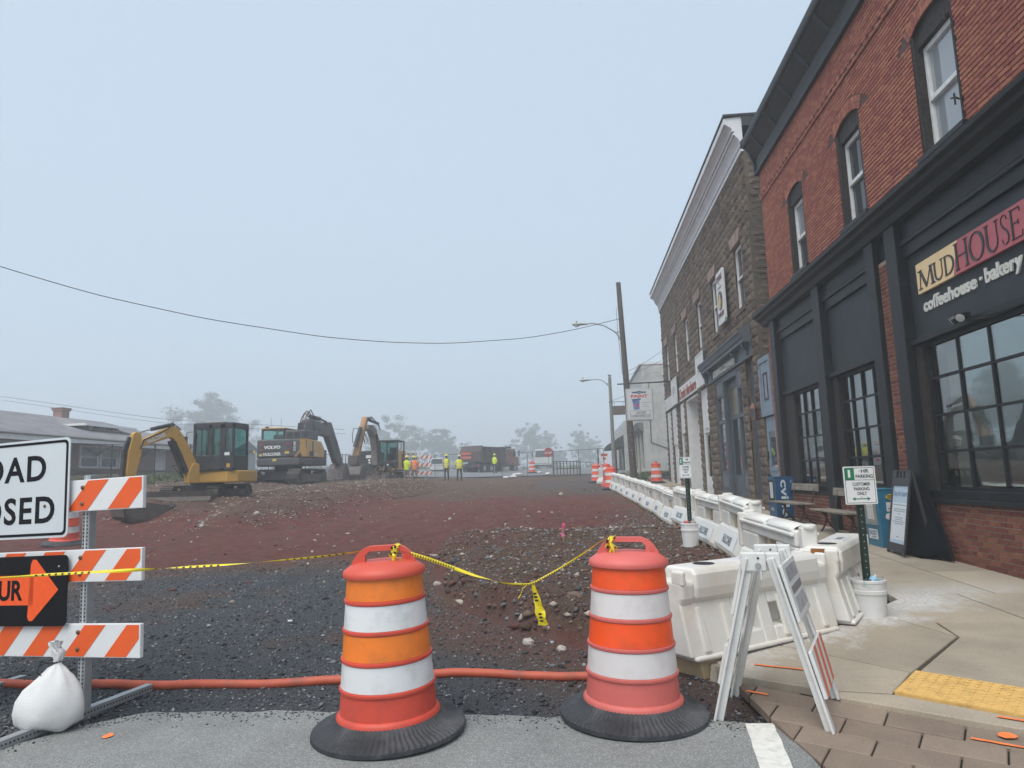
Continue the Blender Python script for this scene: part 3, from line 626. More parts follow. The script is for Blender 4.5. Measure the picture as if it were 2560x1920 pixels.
for x_, P in BRP:
    r = rest[0]; r.r = random.random(); r.add([(x_+.015, a, b) for a, b in P]+[(x_-.002, a, b) for a, b in P], [(7, 6, 5, 4), (0, 4, 5, 1), (1, 5, 6, 2), (2, 6, 7, 3), (3, 7, 4, 0)])
for r, m_ in zip(rest, (M_br, M_bd)): o = r.ob('bricks', m_, bb, rv=True); o['kind'] = 'stuff'
# upstairs windows
for i, (a, b) in enumerate(WIN):
    c = (a+b)/2; hw = (b-a)/2; Rr = (hw*hw+RISE*RISE)/(2*RISE); zc = ZT+RISE-Rr
    arc = [(y_, zc+math.sqrt(Rr*Rr-(y_-c)**2)) for y_ in np.linspace(a, b, 9)]
    w = MB(OB)   # reveal and arched head board
    w.box(FX+.01, FX+.24, a-.02, a+.05, ZS, ZT); w.box(FX+.01, FX+.24, b-.05, b+.02, ZS, ZT)
    w.prism([(FX+.06, a, 7.33)]+[(FX+.06, y_, z_+.015) for y_, z_ in arc]+[(FX+.06, b, 7.33)], (.2, 0, 0))
    fr_ = w.ob('window', M_old, bb)
    if i == 0: pass
    s = MB(OB); s.box(FX-.06, FX+.12, a-.06, b+.06, ZS-.07, ZS); s.ob('sill', M_ch, fr_)
    f = MB(OB); xa, xb = FX+.13, FX+.20
    f.box(xa, xb, a+.05, a+.11, ZS, 7.33); f.box(xa, xb, b-.11, b-.05, ZS, 7.33); f.box(xa, xb, a+.11, b-.11, 7.25, 7.33); f.box(xa, xb, a+.11, b-.11, ZS, ZS+.07); f.box(xa-.015, xb, a+.11, b-.11, 6.50, 6.57)
    f.ob('sash', M_wt, fr_, bevel=.006)
    for z0, z1 in ((ZS+.07, 6.50), (6.57, 7.25)):
        pn = MB(OB); pn.box(xb-.025, xb-.015, a+.11, b-.11, z0, z1); pn.ob('pane', M_gl if (i == 1 or (i == 3 and z0 > 6.5)) else M_gd, fr_)
    if i == 1:
        hk = MB(OB)
        for zz in (7.2, 6.05): hk.tube([(FX-.01, a+.02, zz), (FX-.07, a+.02, zz+.03), (FX-.07, a+.09, zz+.05)], .012, 6); hk.tube([(FX-.07, a+.02, zz-.07), (FX-.07, a+.02, zz+.08)], .012, 6)
        hk.ob('shutter_hook', M_old, bb)
# roof cornice: frieze, soffit with brackets, gutter
mb = MB(OB); mb.box(FX-.06, FX+.3, YA, YB+.04, 9.04, 9.42); mb.box(FX-.09, FX-.06, YA, YB+.05, 9.02, 9.09); mb.ob('frieze', M_ch, bb, bevel=.008)
mb = MB(OB); mb.prism([(FX-.05, YA, 9.42), (FX-.33, YA, 9.78), (FX-.33, YA, 9.84), (FX+.3, YA, 9.84), (FX+.3, YA, 9.42)], (0, YB+.03-YA, 0)); mb.ob('soffit', M_old, bb)
mb = MB(OB); pr = [(-.31, 9.75), (-.35, 9.76), (-.37, 9.80), (-.38, 9.88), (-.37, 9.95), (-.31, 9.95)]; mb.prism([(FX+a, YA, z) for a, z in pr], (0, YB+.08-YA, 0)); mb.ob('gutter', M_ch, bb)
mb = MB(OB); mb.prism([(FX-.35, YA, 9.95), (FX, YA, 10.5), (FX+6.1, YA, 10.6), (FX+6.1, YA, 9.6), (FX+.31, YA, 9.6), (FX+.31, YA, 9.95)], (0, YB+.02-YA, 0)); mb.ob('roof', M_ch, bb)
for k in range(12):
    y_ = 16.35-k*1.12
    mb = MB(OB); mb.beam((FX-.055, y_, 9.42), (FX-.31, y_, 9.745), .09, .06); mb.ob('bracket', M_ch2, bb, bevel=.008)
mb = MB(OB); mb.prism([(FX+a, YB+.045, z) for a, z in ((-.06, 9.02), (-.10, 9.06), (-.10, 9.3), (-.22, 9.66), (-.30, 9.80), (-.39, 9.80), (-.39, 9.97), (-.2, 10.2), (.0, 10.58), (.2, 10.58), (.2, 9.02))], (0, .10, 0)); mb.ob('corner_bracket', M_ch, bb, bevel=.01)
# shop front cornice, frieze and pilasters
mb = MB(OB); pr = [(.0, 5.12), (-.10, 5.14), (-.14, 5.24), (-.24, 5.28), (-.26, 5.33), (-.33, 5.36), (-.34, 5.42), (.0, 5.47)]; mb.prism([(FX+a, YA, z) for a, z in pr], (0, YB+.5-YA, 0)); mb.ob('shop_cornice', M_ch, bb)
mb = MB(OB); mb.box(FX+.04, FX+.3, YA, YB+.4, 4.60, 5.14); mb.ob('frieze', M_ch, bb)
for a, b in ((16.65, 17.0), (13.6, 14.0), (11.10, 11.42), (10.34, 10.68)):
    mb = MB(OB); mb.box(FX-.07, FX+.16, a, b, .12, 5.13); mb.ob('pilaster', M_ch, bb, bevel=.008)
BAY = [(14.0, 16.65, 4), (11.42, 13.6, 4), (YA, 10.34, 0)]
for a, b, nc in BAY:
    mb = MB(OB)
    for z0, z1, d in ((4.78, 4.83, .05), (4.85, 4.88, .03), (4.60, 4.78, .01)): mb.box(FX+.04-d, FX+.09, a, b, z0, z1)
    mb.ob('moulding', M_ch, bb)
    mb = MB(OB); mb.box(FX+.09, FX+.2, a, b, 3.34, 4.62); mb.ob('panel', M_ch2, bb)
    mb = MB(OB); mb.box(FX+.00, FX+.2, a, b, 3.26, 3.34); mb.box(FX+.03, FX+.2, a, b, 1.03, 1.17); mb.box(FX-.05, FX+.2, a-.02 if a > 5 else a, b+.02, 1.0, 1.06); mb.ob('sill', M_ch, bb, bevel=.006)
mull = lambda mb, y0, y1, z0, z1, x0=FX+.11, x1=FX+.17: mb.box(x0, x1, y0, y1, z0, z1)
def glazing(a, b, ys_, zs_, x=FX+.14):
    f = MB(OB); mull(f, a, a+.06, 1.17, 3.26); mull(f, b-.06, b, 1.17, 3.26); mull(f, a+.06, b-.06, 3.20, 3.26); mull(f, a+.06, b-.06, 1.17, 1.22)
    for y_ in ys_: mull(f, y_-.018, y_+.018, 1.22, 3.20)
    for z_ in zs_: f.box(FX+.115, FX+.165, a+.06, b-.06, z_-.018, z_+.018)
    w = f.ob('window', M_ch, bb)
    yy = [a+.06]+list(ys_)+[b-.06]; zz = [1.22]+list(zs_)+[3.20]
    for p, q in zip(yy, yy[1:]):
        for c, d in zip(zz, zz[1:]):
            pn = MB(OB); pn.box(x-.003, x+.003, min(p, q)+.018, max(p, q)-.018, c+.018, d-.018); o = pn.ob('pane', M_gs, w); 
            o.rotation_euler = (0, random.uniform(-.004, .004), random.uniform(-.003, .003))
zr = (1.70, 2.21, 2.74)
glazing(14.03, 16.0, (14.53, 15.02, 15.5), zr); glazing(11.45, 13.36, (11.94, 12.42, 12.90), zr)
glazing(YA, 10.16, (9.37, 8.67, 7.96, 7.25, 6.54, 5.83, 5.12, 4.41, 3.7), zr)
# dark jambs beside the sashes
mb = MB(OB)
for a, b in ((16.0, 16.65), (13.36, 13.6), (10.16, 10.34)): mb.box(FX+.06, FX+.2, a, b, 1.06, 3.34)
mb.ob('jamb', M_old, bb)
# the room behind the glass
M_in = pm('shop_wall', (.30, .27, .22), .8, var=.1); M_fl = pm('shop_floor', (.10, .075, .055), .6); M_wood = pm('dark_table', (.05, .035, .025), .5)
mb = MB(OB); mb.box(FX+4.4, FX+4.5, YA, YB-.25, .3, 4.6, 0); mb.box(FX+.3, FX+4.4, 13.85, 13.95, .3, 4.6, 0); mb.box(FX+.3, FX+4.4, YA, YB-.25, 4.5, 4.6, 0); mb.box(FX+.21, FX+4.4, YA, YB-.25, .3, .36, 1)
mb.box(FX+.35, FX+.6, 9.75, 10.1, .36, 4.5, 0); mb.ob('room', [M_in, M_fl], bb)
# sign board of two colours, letters with serifs
M_yel = pm('sign_cream', (.86, .62, .33), .5, var=.04); M_ros = pm('sign_rose', (.46, .105, .12), .5, var=.05); M_let = pm('sign_black', (.012, .006, .008), .35); M_slab = pm('letter_white', (.66, .64, .58), .5, var=.05)
sx0 = FX+.035; mb = MB(OB)
def yz(a, z): return (sx0, a, z)
mb.prism([yz(10.03, 3.955), yz(9.11, 3.955), yz(8.95, 4.39), yz(10.03, 4.39)], (.045, 0, 0)); sgn = mb.ob('sign_board', M_yel, bb)
mb = MB(OB); mb.prism([yz(9.107, 3.955), yz(7.62, 3.955), yz(7.62, 4.39), yz(8.947, 4.39)], (.045, 0, 0)); mb.ob('rose_field', M_ros, sgn)
GL = {'M': [((.06, 0), (.14, 1), .035), ((.14, 1), (.5, .02), .13), ((.5, .02), (.86, 1), .035), ((.86, 1), (.94, 0), .12)],
      'U': [((.16, 1), (.16, .35), .13), ((.84, 1), (.84, .35), .045)], 'D': [((.16, 0), (.16, 1), .12)], 'H': [((.16, 0), (.16, 1), .12), ((.84, 0), (.84, 1), .12), ((.16, .5), (.84, .5), .045)],
      'O': [], 'S': [], 'E': [((.18, 0), (.18, 1), .13), ((.18, .975), (.86, .975), .05), ((.18, .025), (.92, .025), .05), ((.18, .52), (.7, .52), .045)]}
def glyph(ch, ya, yb, z0, z1):
    w = abs(yb-ya); h = z1-z0; mb = MB(OB); X = sx0-.002; P = lambda a, b: (X, ya+(yb-ya)*a, z0+h*b); sw_ = lambda t: t*w
    def st(a, b, t):
        A = Vector(P(*a)); B = Vector(P(*b)); d = (B-A).normalized(); s = Vector((0, -d.z, d.y))*sw_(t)/2
        if (A-B).length < 1e-5: return
        q = [A-s, A+s, B+s, B-s]; mb.prism([tuple(k) for k in q], (-.008, 0, 0))
    def band(pts, ts):
        n = len(pts); Q = [Vector(P(*p)) for p in pts]; l = []; r = []
        for i in range(n):
            d = (Q[min(i+1, n-1)]-Q[max(i-1, 0)]).normalized(); s = Vector((0, -d.z, d.y))*sw_(ts[i])/2; l.append(Q[i]+s); r.append(Q[i]-s)
        for i in range(n-1): mb.prism([tuple(k) for k in (l[i], l[i+1], r[i+1], r[i])], (-.008, 0, 0))
    for a, b, t in GL[ch]: st(a, b, t)
    ser = {'M': [(.06, 0), (.94, 0), (.1, 1), (.9, 1)], 'U': [(.16, 1), (.84, 1)], 'D': [], 'H': [(.16, 0), (.16, 1), (.84, 0), (.84, 1)]}.get(ch, [])
    for a, b in ser: st((a-.14, b+(.012 if b == 0 else -.012)), (a+.14, b+(.012 if b == 0 else -.012)), .035)
    T = np.linspace(0, 1, 15)
    if ch == 'U': band([(.5-.34*math.cos(math.pi*t), .35-.34*math.sin(math.pi*t)) for t in T], [.13*(1-t)+.045*t for t in T])
    if ch == 'D': band([(.16, .985)]+[(.3+.58*math.sin(math.pi*t), .5+.485*math.cos(math.pi*t)) for t in T]+[(.16, .015)], [.045]+[.045+.09*math.sin(math.pi*t) for t in T]+[.045]); st((.04, .985), (.3, .985), .035); st((.04, .015), (.3, .015), .035)
    if ch == 'O': band([(.5+.42*math.sin(2*math.pi*t), .5+.5*math.cos(2*math.pi*t)) for t in np.linspace(0, 1, 29)], [.04+.09*abs(math.sin(2*math.pi*t+.25)) for t in np.linspace(0, 1, 29)])
    if ch == 'S': band([(.78, .80), (.74, .93), (.5, 1.0), (.26, .92), (.2, .76), (.3, .62), (.52, .51), (.74, .39), (.82, .24), (.74, .07), (.5, 0), (.24, .06), (.17, .22)], [.03, .04, .05, .06, .09, .11, .13, .11, .09, .06, .05, .04, .03])
    if ch == 'E':
        st((.86, .975), (.88, .82), .03); st((.92, .025), (.95, .2), .03); st((.7, .44), (.7, .6), .025); st((.05, .985), (.2, .985), .035); st((.05, .015), (.2, .015), .035)
    return mb.ob('letter', M_let, sgn)
yy = 9.90; 
yy = 9.965
for ch, w, z0, z1 in (('M', .40, 4.01, 4.27), ('U', .27, 4.01, 4.27), ('D', .27, 4.01, 4.27), ('H', .33, 4.0, 4.35), ('O', .34, 4.0, 4.345), ('U', .30, 3.995, 4.34), ('S', .19, 4.0, 4.35), ('E', .22, 4.0, 4.35)):
    yy_ = {0: 0}.get(0); glyph(ch, yy, yy-w*.97, z0, z1); yy -= w*.985
text('coffeehouse', (FX+.088, 10.0, 3.68), (0, -1, 0), (0, 0, 1), 1.29, .19, M_slab, bb, depth=.02, bold=.035, o=OB)
text('bakery', (FX+.088, 8.53, 3.63), (0, -1, 0), (0, 0, 1), .70, .245, M_slab, bb, depth=.02, bold=.035, o=OB)
mb = MB(OB); mb.cyl((FX+.088, 8.62, 3.775), (FX+.068, 8.62, 3.775), .024, 14); mb.ob('bullet_dot', M_slab, bb)
# floodlight over the big window
fl = thing('floodlight', 'small black twin floodlight under the shop sign above the big window', 'light', (FX-.02, 8.86, 3.36))
mbk = pm('black_metal', (.012, .012, .013), .4, var=.2); mlens = pm('lamp_lens', (.5, .5, .48), .2)
mb = MB(); mb.cbox((.0, 0, .0), (.06, .12, .09)); mb.tube([(-.02, 0, 0), (-.08, 0, -.03)], .02, 8); mb.ob('mount', mbk, fl)
for s in (-1, 1):
    mb = MB(); mb.T = Matrix.Translation((-.10, s*.085, -.02)) @ Euler((s*.5, .9, 0)).to_matrix().to_4x4(); mb.lathe([(.025, .07), (.045, .05), (.06, 0), (.062, -.03), (.055, -.032)], 14, mis=[0, 0, 0, 0]); o = mb.ob('lamp_head', mbk, fl, smooth=True)
    mb = MB(); mb.T = Matrix.Translation((-.10, s*.085, -.02)) @ Euler((s*.5, .9, 0)).to_matrix().to_4x4(); mb.lathe([(.054, -.034), (.05, -.038), (.001, -.042)], 14); mb.ob('lens', mlens, o)
# cable draped along the window head
c_ = MB(); c_.tube([(FX-.03, 8.75, 3.30), (FX-.05, 8.3, 3.22), (FX-.04, 7.7, 3.24), (FX-.03, 7.1, 3.3)], .006, 5); tag(c_.ob('cable', mbk), 'thin black cable drooping across the top panes of the big window', 'cable')
# things on show behind the panes
mpl = pm('pillow_white', (.66, .64, .58), .9, var=.05); mdot = pm('pillow_dot', (.10, .06, .045), .9); mtan = pm('clay_tan', (.42, .24, .12), .7); mmint = pm('mint_glaze', (.50, .66, .62), .4)
def pillow(y_, h, mat, lab, dots=None):
    t = thing('pillow', lab, 'pillow', (FX+.42, y_, 1.17)); mb = MB()
    N = 9; vs = []
    for j in range(N):
        for i in range(N):
            a, b = i/(N-1)*2-1, j/(N-1)*2-1; k = (1-a**4)*(1-b**4); vs.append((.09*k**.5, a*h/2*(1-.10*(1-b*b)*0-.06*abs(b)), (b*.5+.5)*h*(1-.05*(1-abs(a)))))
    fs = [(j*N+i, j*N+i+1, (j+1)*N+i+1, (j+1)*N+i) for j in range(N-1) for i in range(N-1)]
    mb.add([(-x, y, z) for x, y, z in vs], fs); mb.add([(x, y, z) for x, y, z in vs], [f[::-1] for f in fs]); cover = mb.ob('cover', mat, t, smooth=True)
    if dots:
        mb = MB()
        for j in range(5):
            for i in range(4):
                a = (i+.5+(j % 2)*.5)/4*1.7-.85; b = (j+.5)/5*1.8-.9; k = (1-a**4)*(1-b**4)
                if abs(a) < .9: mb.ball((-.09*max(k, .01)**.5-.002, a*h/2, (b*.5+.5)*h), (.004, .022, .022), 8, 4)
        mb.ob('dot_print', dots, cover)
    t.rotation_euler = (0, .12, 0); return t
pillow(11.92, .46, mpl, 'white cushion with brown dots standing in the shop window behind the box', mdot)
pillow(15.0, .42, mpl, 'white cushion with dark leaf pattern in the left shop window', mdot)
t = thing('vase', 'tall pale mint vase behind the left shop window', 'vase', (FX+.40, 14.45, 1.17)); mb = MB(); mb.lathe([(.09, 0), (.14, .15), (.15, .3), (.12, .42), (.05, .5), (.06, .55)], 20); mb.ob('body', mmint, t, smooth=True)
t = thing('bottle_gourd', 'tan gourd shaped jar in the left shop window', 'jar', (FX+.40, 15.55, 1.17)); mb = MB(); mb.lathe([(.1, 0), (.15, .1), (.13, .22), (.07, .28), (.09, .36), (.05, .44), (.01, .46)], 18); mb.ob('body', mtan, t, smooth=True)
t = thing('cafe_table', 'dark cafe table inside behind the big shop window', 'table', (FX+1.0, 8.6, .36)); mb = MB(); mb.box(-.4, .4, -.6, .6, .72, .76); mb.ob('tabletop', M_wood, t); mb = MB(); mb.box(-.05, .05, -.05, .05, .0, .72); mb.ob('leg', M_wood, t)
for k, (yy_, lb) in enumerate(((9.25, 'dark wooden chair left of the cafe table behind the glass'), (7.95, 'dark wooden chair right of the cafe table behind the glass'))):
    t = thing('cafe_chair', lb, 'chair', (FX+.9, yy_, .36), group='chairs inside the coffeehouse'); mb = MB(); mb.box(-.22, .22, -.2, .2, .43, .47); mb.ob('seat', M_wood, t); mb = MB(); mb.box(.18, .22, -.2, .2, .47, .92); mb.ob('backrest', M_wood, t)
    for dx in (-.19, .17):
        for dy in (-.17, .17): mb = MB(); mb.box(dx, dx+.035, dy, dy+.035, 0, .43); mb.ob('leg', M_wood, t)
# ------------------------------------------------------------------ stone building next door
sb = thing('stone_building', 'brown rock faced stone building with white roof cornice and two shop fronts', 'building', (5, 27.6, .8)); OS = (5, 27.6, .8)
M_st = pm('sandstone', (.155, .120, .092), .92, var=.22, ns=6, bump=.7, bs=26, rnd=.26, spec=.2, dirt=(.07, .06, .05), da=.55, dsc=5)
M_stm = pm('stone_joint', (.12, .10, .08), .95, var=.2, ns=12); M_lin = pm('lintel_stone', (.29, .21, .175), .9, var=.12, ns=5, rnd=.1)
M_cor = pm('cornice_white', (.66, .655, .66), .55, var=.06, ns=3, dirt=(.42, .42, .43), da=.4, dsc=2.5); M_slb = pm('slate_blue', (.082, .098, .114), .55, var=.1, ns=3, dirt=(.12, .135, .15), da=.3, dsc=5)
M_slp = pm('slate_purple', (.13, .13, .16), .6, var=.1, ns=3); M_dbl = pm('dusty_blue', (.20, .255, .315), .6, var=.1, ns=2.5, dirt=(.30, .34, .38), da=.4, dsc=6); M_mar = pm('maroon_bead', (.075, .022, .026), .6)
M_wp = pm('shop_white', (.68, .68, .67), .6, var=.06, ns=3, dirt=(.45, .44, .42), da=.35, dsc=4)
WB = [(y-.95, y) for y in (20.22, 23.65, 26.57, 29.55, 32.7, 35.62)]
BASE = .74
SHOP = [(18.98, 19.82, BASE, 4.66), (20.36, 24.15, BASE, 4.66), (25.5, 26.82, BASE, 4.66), (27.5, 30.4, BASE, 4.66), (30.9, 32.1, BASE, 4.66), (33.1, 34.8, BASE, 4.66), (35.1, 36.5, BASE, 4.66)]
opsB = [(a, b, 6.12, 8.06) for a, b in WB]+SHOP
mb = MB(OS); cells(5.02, 5.45, 18.32, 36.95, .1, 10.35, opsB, mb); mb.box(5.45, 11, 18.34, 18.6, .1, 11.2); mb.box(5.45, 11, 36.6, 36.9, .1, 11.2); mb.box(10.8, 11, 18.4, 36.9, .1, 11)
mb.ob('wall', M_stm, sb)
def stone_var(seed):
    rr = random.Random(seed); N, K = 5, 4; vs = []
    for j in range(K):
        for i in range(N):
            e = i in (0, N-1) or j in (0, K-1); x = 0 if e else -rr.uniform(.35, 1.0)
            vs.append((x, i/(N-1)+(0 if e else rr.uniform(-.06, .06)), j/(K-1)+(0 if e else rr.uniform(-.08, .08))))
    fs = [(j*N+i, (j+1)*N+i, (j+1)*N+i+1, j*N+i+1) for j in range(K-1) for i in range(N-1)]
    b = len(vs); vs += [(1, 0, 0), (1, 1, 0), (1, 1, 1), (1, 0, 1)]; r0 = list(range(N)); r1 = [(K-1)*N+i for i in range(N)]
    fs += [tuple(r0+[b+1, b]), tuple(r1[::-1]+[b+3, b+2]), tuple([j*N for j in range(K)][::-1]+[b, b+3]), tuple([j*N+N-1 for j in range(K)]+[b+2, b+1])]
    return vs, fs
SV = [stone_var(k) for k in range(7)]; STN = []
rr = random.Random(5); nr = 41; hz = (10.32-.15)/nr
for r_ in range(nr):
    z0 = .15+r_*hz; y = 18.33-rr.uniform(0, .25)
    while y < 36.95:
        L_ = rr.uniform(.3, .62); a, b = max(y, 18.33), min(y+L_-.014, 36.95); y += L_; seg = [(a, b)]
        for o in opsB:
            if z0+hz-.02 > o[2] and z0 < o[3]-.03:
                ns = []
                for p, q in seg:
                    if q <= o[0] or p >= o[1]: ns.append((p, q))
                    else:
                        if p < o[0]: ns.append((p, o[0]))
                        if q > o[1]: ns.append((o[1], q))
                seg = ns
        for p, q in seg:
            if q-p > .05: STN.append((5.0, p, q, z0, z0+hz-.014, 0))
for k in range(32):   # quoins seen on the flank in the gap
    z0 = 4.5+k*.185*1.0
    if z0 < 10.2: STN.append((None, 5.03, 5.55, z0, z0+.172, 0))
vis = sorted([b for b in STN if b[0]], key=lambda b: -size_px(*b[:5])); vis = [b for b in vis if b[3] > 1.2 or b[1] > 30 or True]; single = set(id(b) for b in vis[:300])
pv = {}; rest = MB(OS)
for b in STN:
    x_, p, q, z0, z1, _ = b; k = random.randrange(7); vs, fs = SV[k]; dep = random.uniform(.03, .06)
    if id(b) in single:
        if k not in pv: t_ = MB(); t_.add(vs, fs); pv[k] = t_.ob('stone', M_st, sb); o = pv[k]
        else: o = bpy.data.objects.new('stone', pv[k].data); COL.objects.link(o); o.parent = sb
        o.location = (x_-OS[0]+.0, p-OS[1], z0-OS[2]); o.scale = (dep, q-p, z1-z0)
    else:
        rest.r = random.random()
        if x_ is None: rest.add([(p+(q-p)*(1-v_[1]), 18.34+v_[0]*dep, z0+v_[2]*(z1-z0)) for v_ in vs], fs)
        else: rest.add([(x_+v_[0]*dep, p+(q-p)*v_[1], z0+v_[2]*(z1-z0)) for v_ in vs], fs)
o = rest.ob('stones', M_st, sb, rv=True); o['kind'] = 'stuff'
# upstairs windows with splayed lintels of three stones
for i, (a, b) in enumerate(WB):
    f = MB(OS); f.box(5.06, 5.16, a, a+.09, 6.18, 8.06); f.box(5.06, 5.16, b-.09, b, 6.18, 8.06); f.box(5.06, 5.16, a+.09, b-.09, 7.96, 8.06); f.box(5.06, 5.16, a+.09, b-.09, 6.18, 6.25); f.box(5.045, 5.14, a+.09, b-.09, 7.08, 7.13)
    w = f.ob('window', M_wt, sb)
    for z0, z1 in ((6.25, 7.08), (7.13, 7.96)):
        pn = MB(OS); pn.box(5.11, 5.12, a+.09, b-.09, z0, z1); pn.ob('pane', M_gd, w)
    s = MB(OS); s.box(4.94, 5.12, a-.08, b+.08, 6.04, 6.17); s.ob('sill', M_st, w)
    for k in range(3):
        c = (a+b)/2; w0, w1 = (b-a)/2+.02, (b-a)/2+.22; e = [-1, -.34, .34, 1]
        l = MB(OS); l.prism([(4.925-.012*(k == 1), c+e[k]*w0+.008, 8.08), (4.925-.012*(k == 1), c+e[k+1]*w0-.008, 8.08), (4.925-.012*(k == 1), c+e[k+1]*w1-.008, 8.42), (4.925-.012*(k == 1), c+e[k]*w1+.008, 8.42)], (.10, 0, 0)); l.ob('lintel_stone', M_lin, w)
# main cornice in steps
mb = MB(OS); pr = [(0, 10.28), (-.07, 10.28), (-.07, 10.38), (-.04, 10.39), (-.04, 10.43), (-.09, 10.45), (-.09, 10.50), (-.06, 10.52), (-.12, 10.64), (-.20, 10.74), (-.20, 10.76), (-.25, 10.76), (-.25, 10.82), (-.21, 10.83), (-.21, 10.87), (-.29, 10.87), (-.29, 10.91), (-.26, 10.93), (-.33, 11.0), (-.42, 11.06), (-.42, 11.08), (-.48, 11.08), (-.48, 11.26), (0, 11.3)]
mb.prism([(5+a, 18.26, z) for a, z in pr], (0, 36.95+.1-18.26, 0)); mb.ob('cornice', M_cor, sb)
mb = MB(OS); mb.box(4.50, 11, 18.2, 37.05, 11.3, 11.36); mb.box(5.0, 11, 18.22, 18.34, 11.0, 11.3); mb.ob('roof', M_ch2, sb)
# first shop front, slate blue, with its own cornice
mb = MB(OS); pr = [(0, 4.66), (-.03, 4.66), (-.03, 5.04), (-.22, 5.06), (-.22, 5.16), (-.26, 5.18), (-.30, 5.30), (-.33, 5.34), (-.33, 5.38), (0, 5.62)]; mb.prism([(4.985+a, 18.93, z) for a, z in pr], (0, 25.3-18.93, 0)); mb.ob('shop_cornice', M_slb, sb)
for y_ in (19.2, 20.55, 24.15, 25.05):
    mb = MB(OS); mb.prism([(4.955, y_, 4.72), (4.90, y_, 4.76), (4.90, y_, 4.86), (4.80, y_, 4.94), (4.78, y_, 5.05), (4.955, y_, 5.05)], (0, .12, 0)); mb.ob('bracket', M_slb, sb)
text('STEVENS & COMPANY', (4.952, 24.0, 4.73), (0, -1, 0), (0, 0, 1), 3.2, .22, M_slab, sb, depth=.02, bold=.03, o=OS)
mb = MB(OS)
for a, b in ((20.36, 20.5), (21.04, 21.16), (22.98, 23.1), (24.02, 24.15)): mb.box(5.03, 5.15, a, b, BASE, 4.66)
mb.box(5.03, 5.15, 20.5, 21.04, 4.56, 4.66); mb.box(5.03, 5.15, 23.1, 24.02, 4.56, 4.66); mb.box(5.03, 5.15, 21.16, 22.98, 4.46, 4.66)
for a, b in ((20.5, 21.04), (23.1, 24.02)): mb.box(5.05, 5.14, a, b, BASE, 1.55); mb.box(5.04, 5.14, a, b, 3.12, 3.24); mb.box(5.05, 5.14, a, b, 4.0, 4.56)
for a, b in ((20.36, 21.16), (22.98, 24.15)): mb.box(5.0, 5.17, a-.02, b+.02, BASE, BASE+.14)
fr_ = mb.ob('shop_front', M_slb, sb)
for a, b in ((20.5, 21.04), (23.1, 24.02)):
    for z0, z1 in ((1.55, 3.12), (3.24, 4.0)): pn = MB(OS); pn.box(5.09, 5.10, a, b, z0, z1); pn.ob('pane', M_gs, fr_)
    mb = MB(OS); mb.box(5.03, 5.06, a+.06, b-.06, 1.0, 1.4); mb.box(5.03, 5.06, a+.06, b-.06, 4.07, 4.5); mb.ob('raised_panel', M_slp, fr_)
# recessed doorway of the first shop: side walls, back door with glass
mb = MB(OS); mb.box(5.15, 6.0, 23.0, 23.08, BASE, 4.66); mb.box(5.15, 6.0, 21.06, 21.14, BASE, 4.66); mb.box(5.15, 6.0, 21.1, 23.05, 4.5, 4.66); mb.ob('recess', M_slb, sb)
mb = MB(OS); mb.box(5.2, 5.26, 21.16, 21.32, BASE, 4.46); mb.box(5.2, 5.26, 22.82, 22.98, BASE, 4.46); mb.box(5.2, 5.26, 21.32, 22.82, BASE, 1.4); mb.box(5.2, 5.26, 21.32, 22.82, 3.18, 3.32); mb.box(5.2, 5.26, 21.32, 22.82, 4.2, 4.46); d_ = mb.ob('door', M_slb, sb)
mb = MB(OS); mb.box(5.225, 5.235, 21.32, 22.82, 1.4, 3.18); mb.ob('pane', M_gs, d_); mb = MB(OS); mb.box(5.225, 5.235, 21.32, 22.82, 3.32, 4.2); mb.ob('pane', pm('transom_ochre', (.16, .13, .085), .3), d_)
mb = MB(OS); mb.tube([(5.2, 21.42, 1.7), (5.16, 21.42, 1.75), (5.16, 21.42, 2.2), (5.2, 21.42, 2.25)], .015, 6); mb.ob('handle', mbk, d_)
mb = MB(OS); mb.box(6.6, 6.7, 18.7, 36.5, .7, 4.6); mb.box(5.2, 6.6, 18.7, 36.5, .66, .74); mb.box(5.2, 6.7, 18.7, 36.5, 4.67, 4.75); mb.ob('room', M_in, sb)
mb = MB(OS); mb.box(5.12, 5.2, 18.98, 19.82, BASE, 4.66); mb.ob('side_door', pm('side_door_grey', (.060, .073, .088), .6, var=.08), sb)
# stone steps
M_stp = pm('step_stone', (.235, .185, .135), .92, var=.16, ns=5, bump=.4, bs=20, dirt=(.10, .08, .06), da=.5, dsc=4)
for a, b, x0, z0, z1 in ((20.2, 24.4, 4.5, .35, .74), (20.9, 24.0, 4.15, .35, .60), (18.95, 20.15, 4.55, .35, .74), (18.8, 20.0, 4.2, .35, .58), (25.2, 30.6, 4.62, .45, .74), (26.9, 30.5, 4.3, .45, .66)):
    mb = MB(OS); mb.box(x0, 5.0, a, b, z0, z1); mb.ob('step', M_stp, sb, bevel=.015)
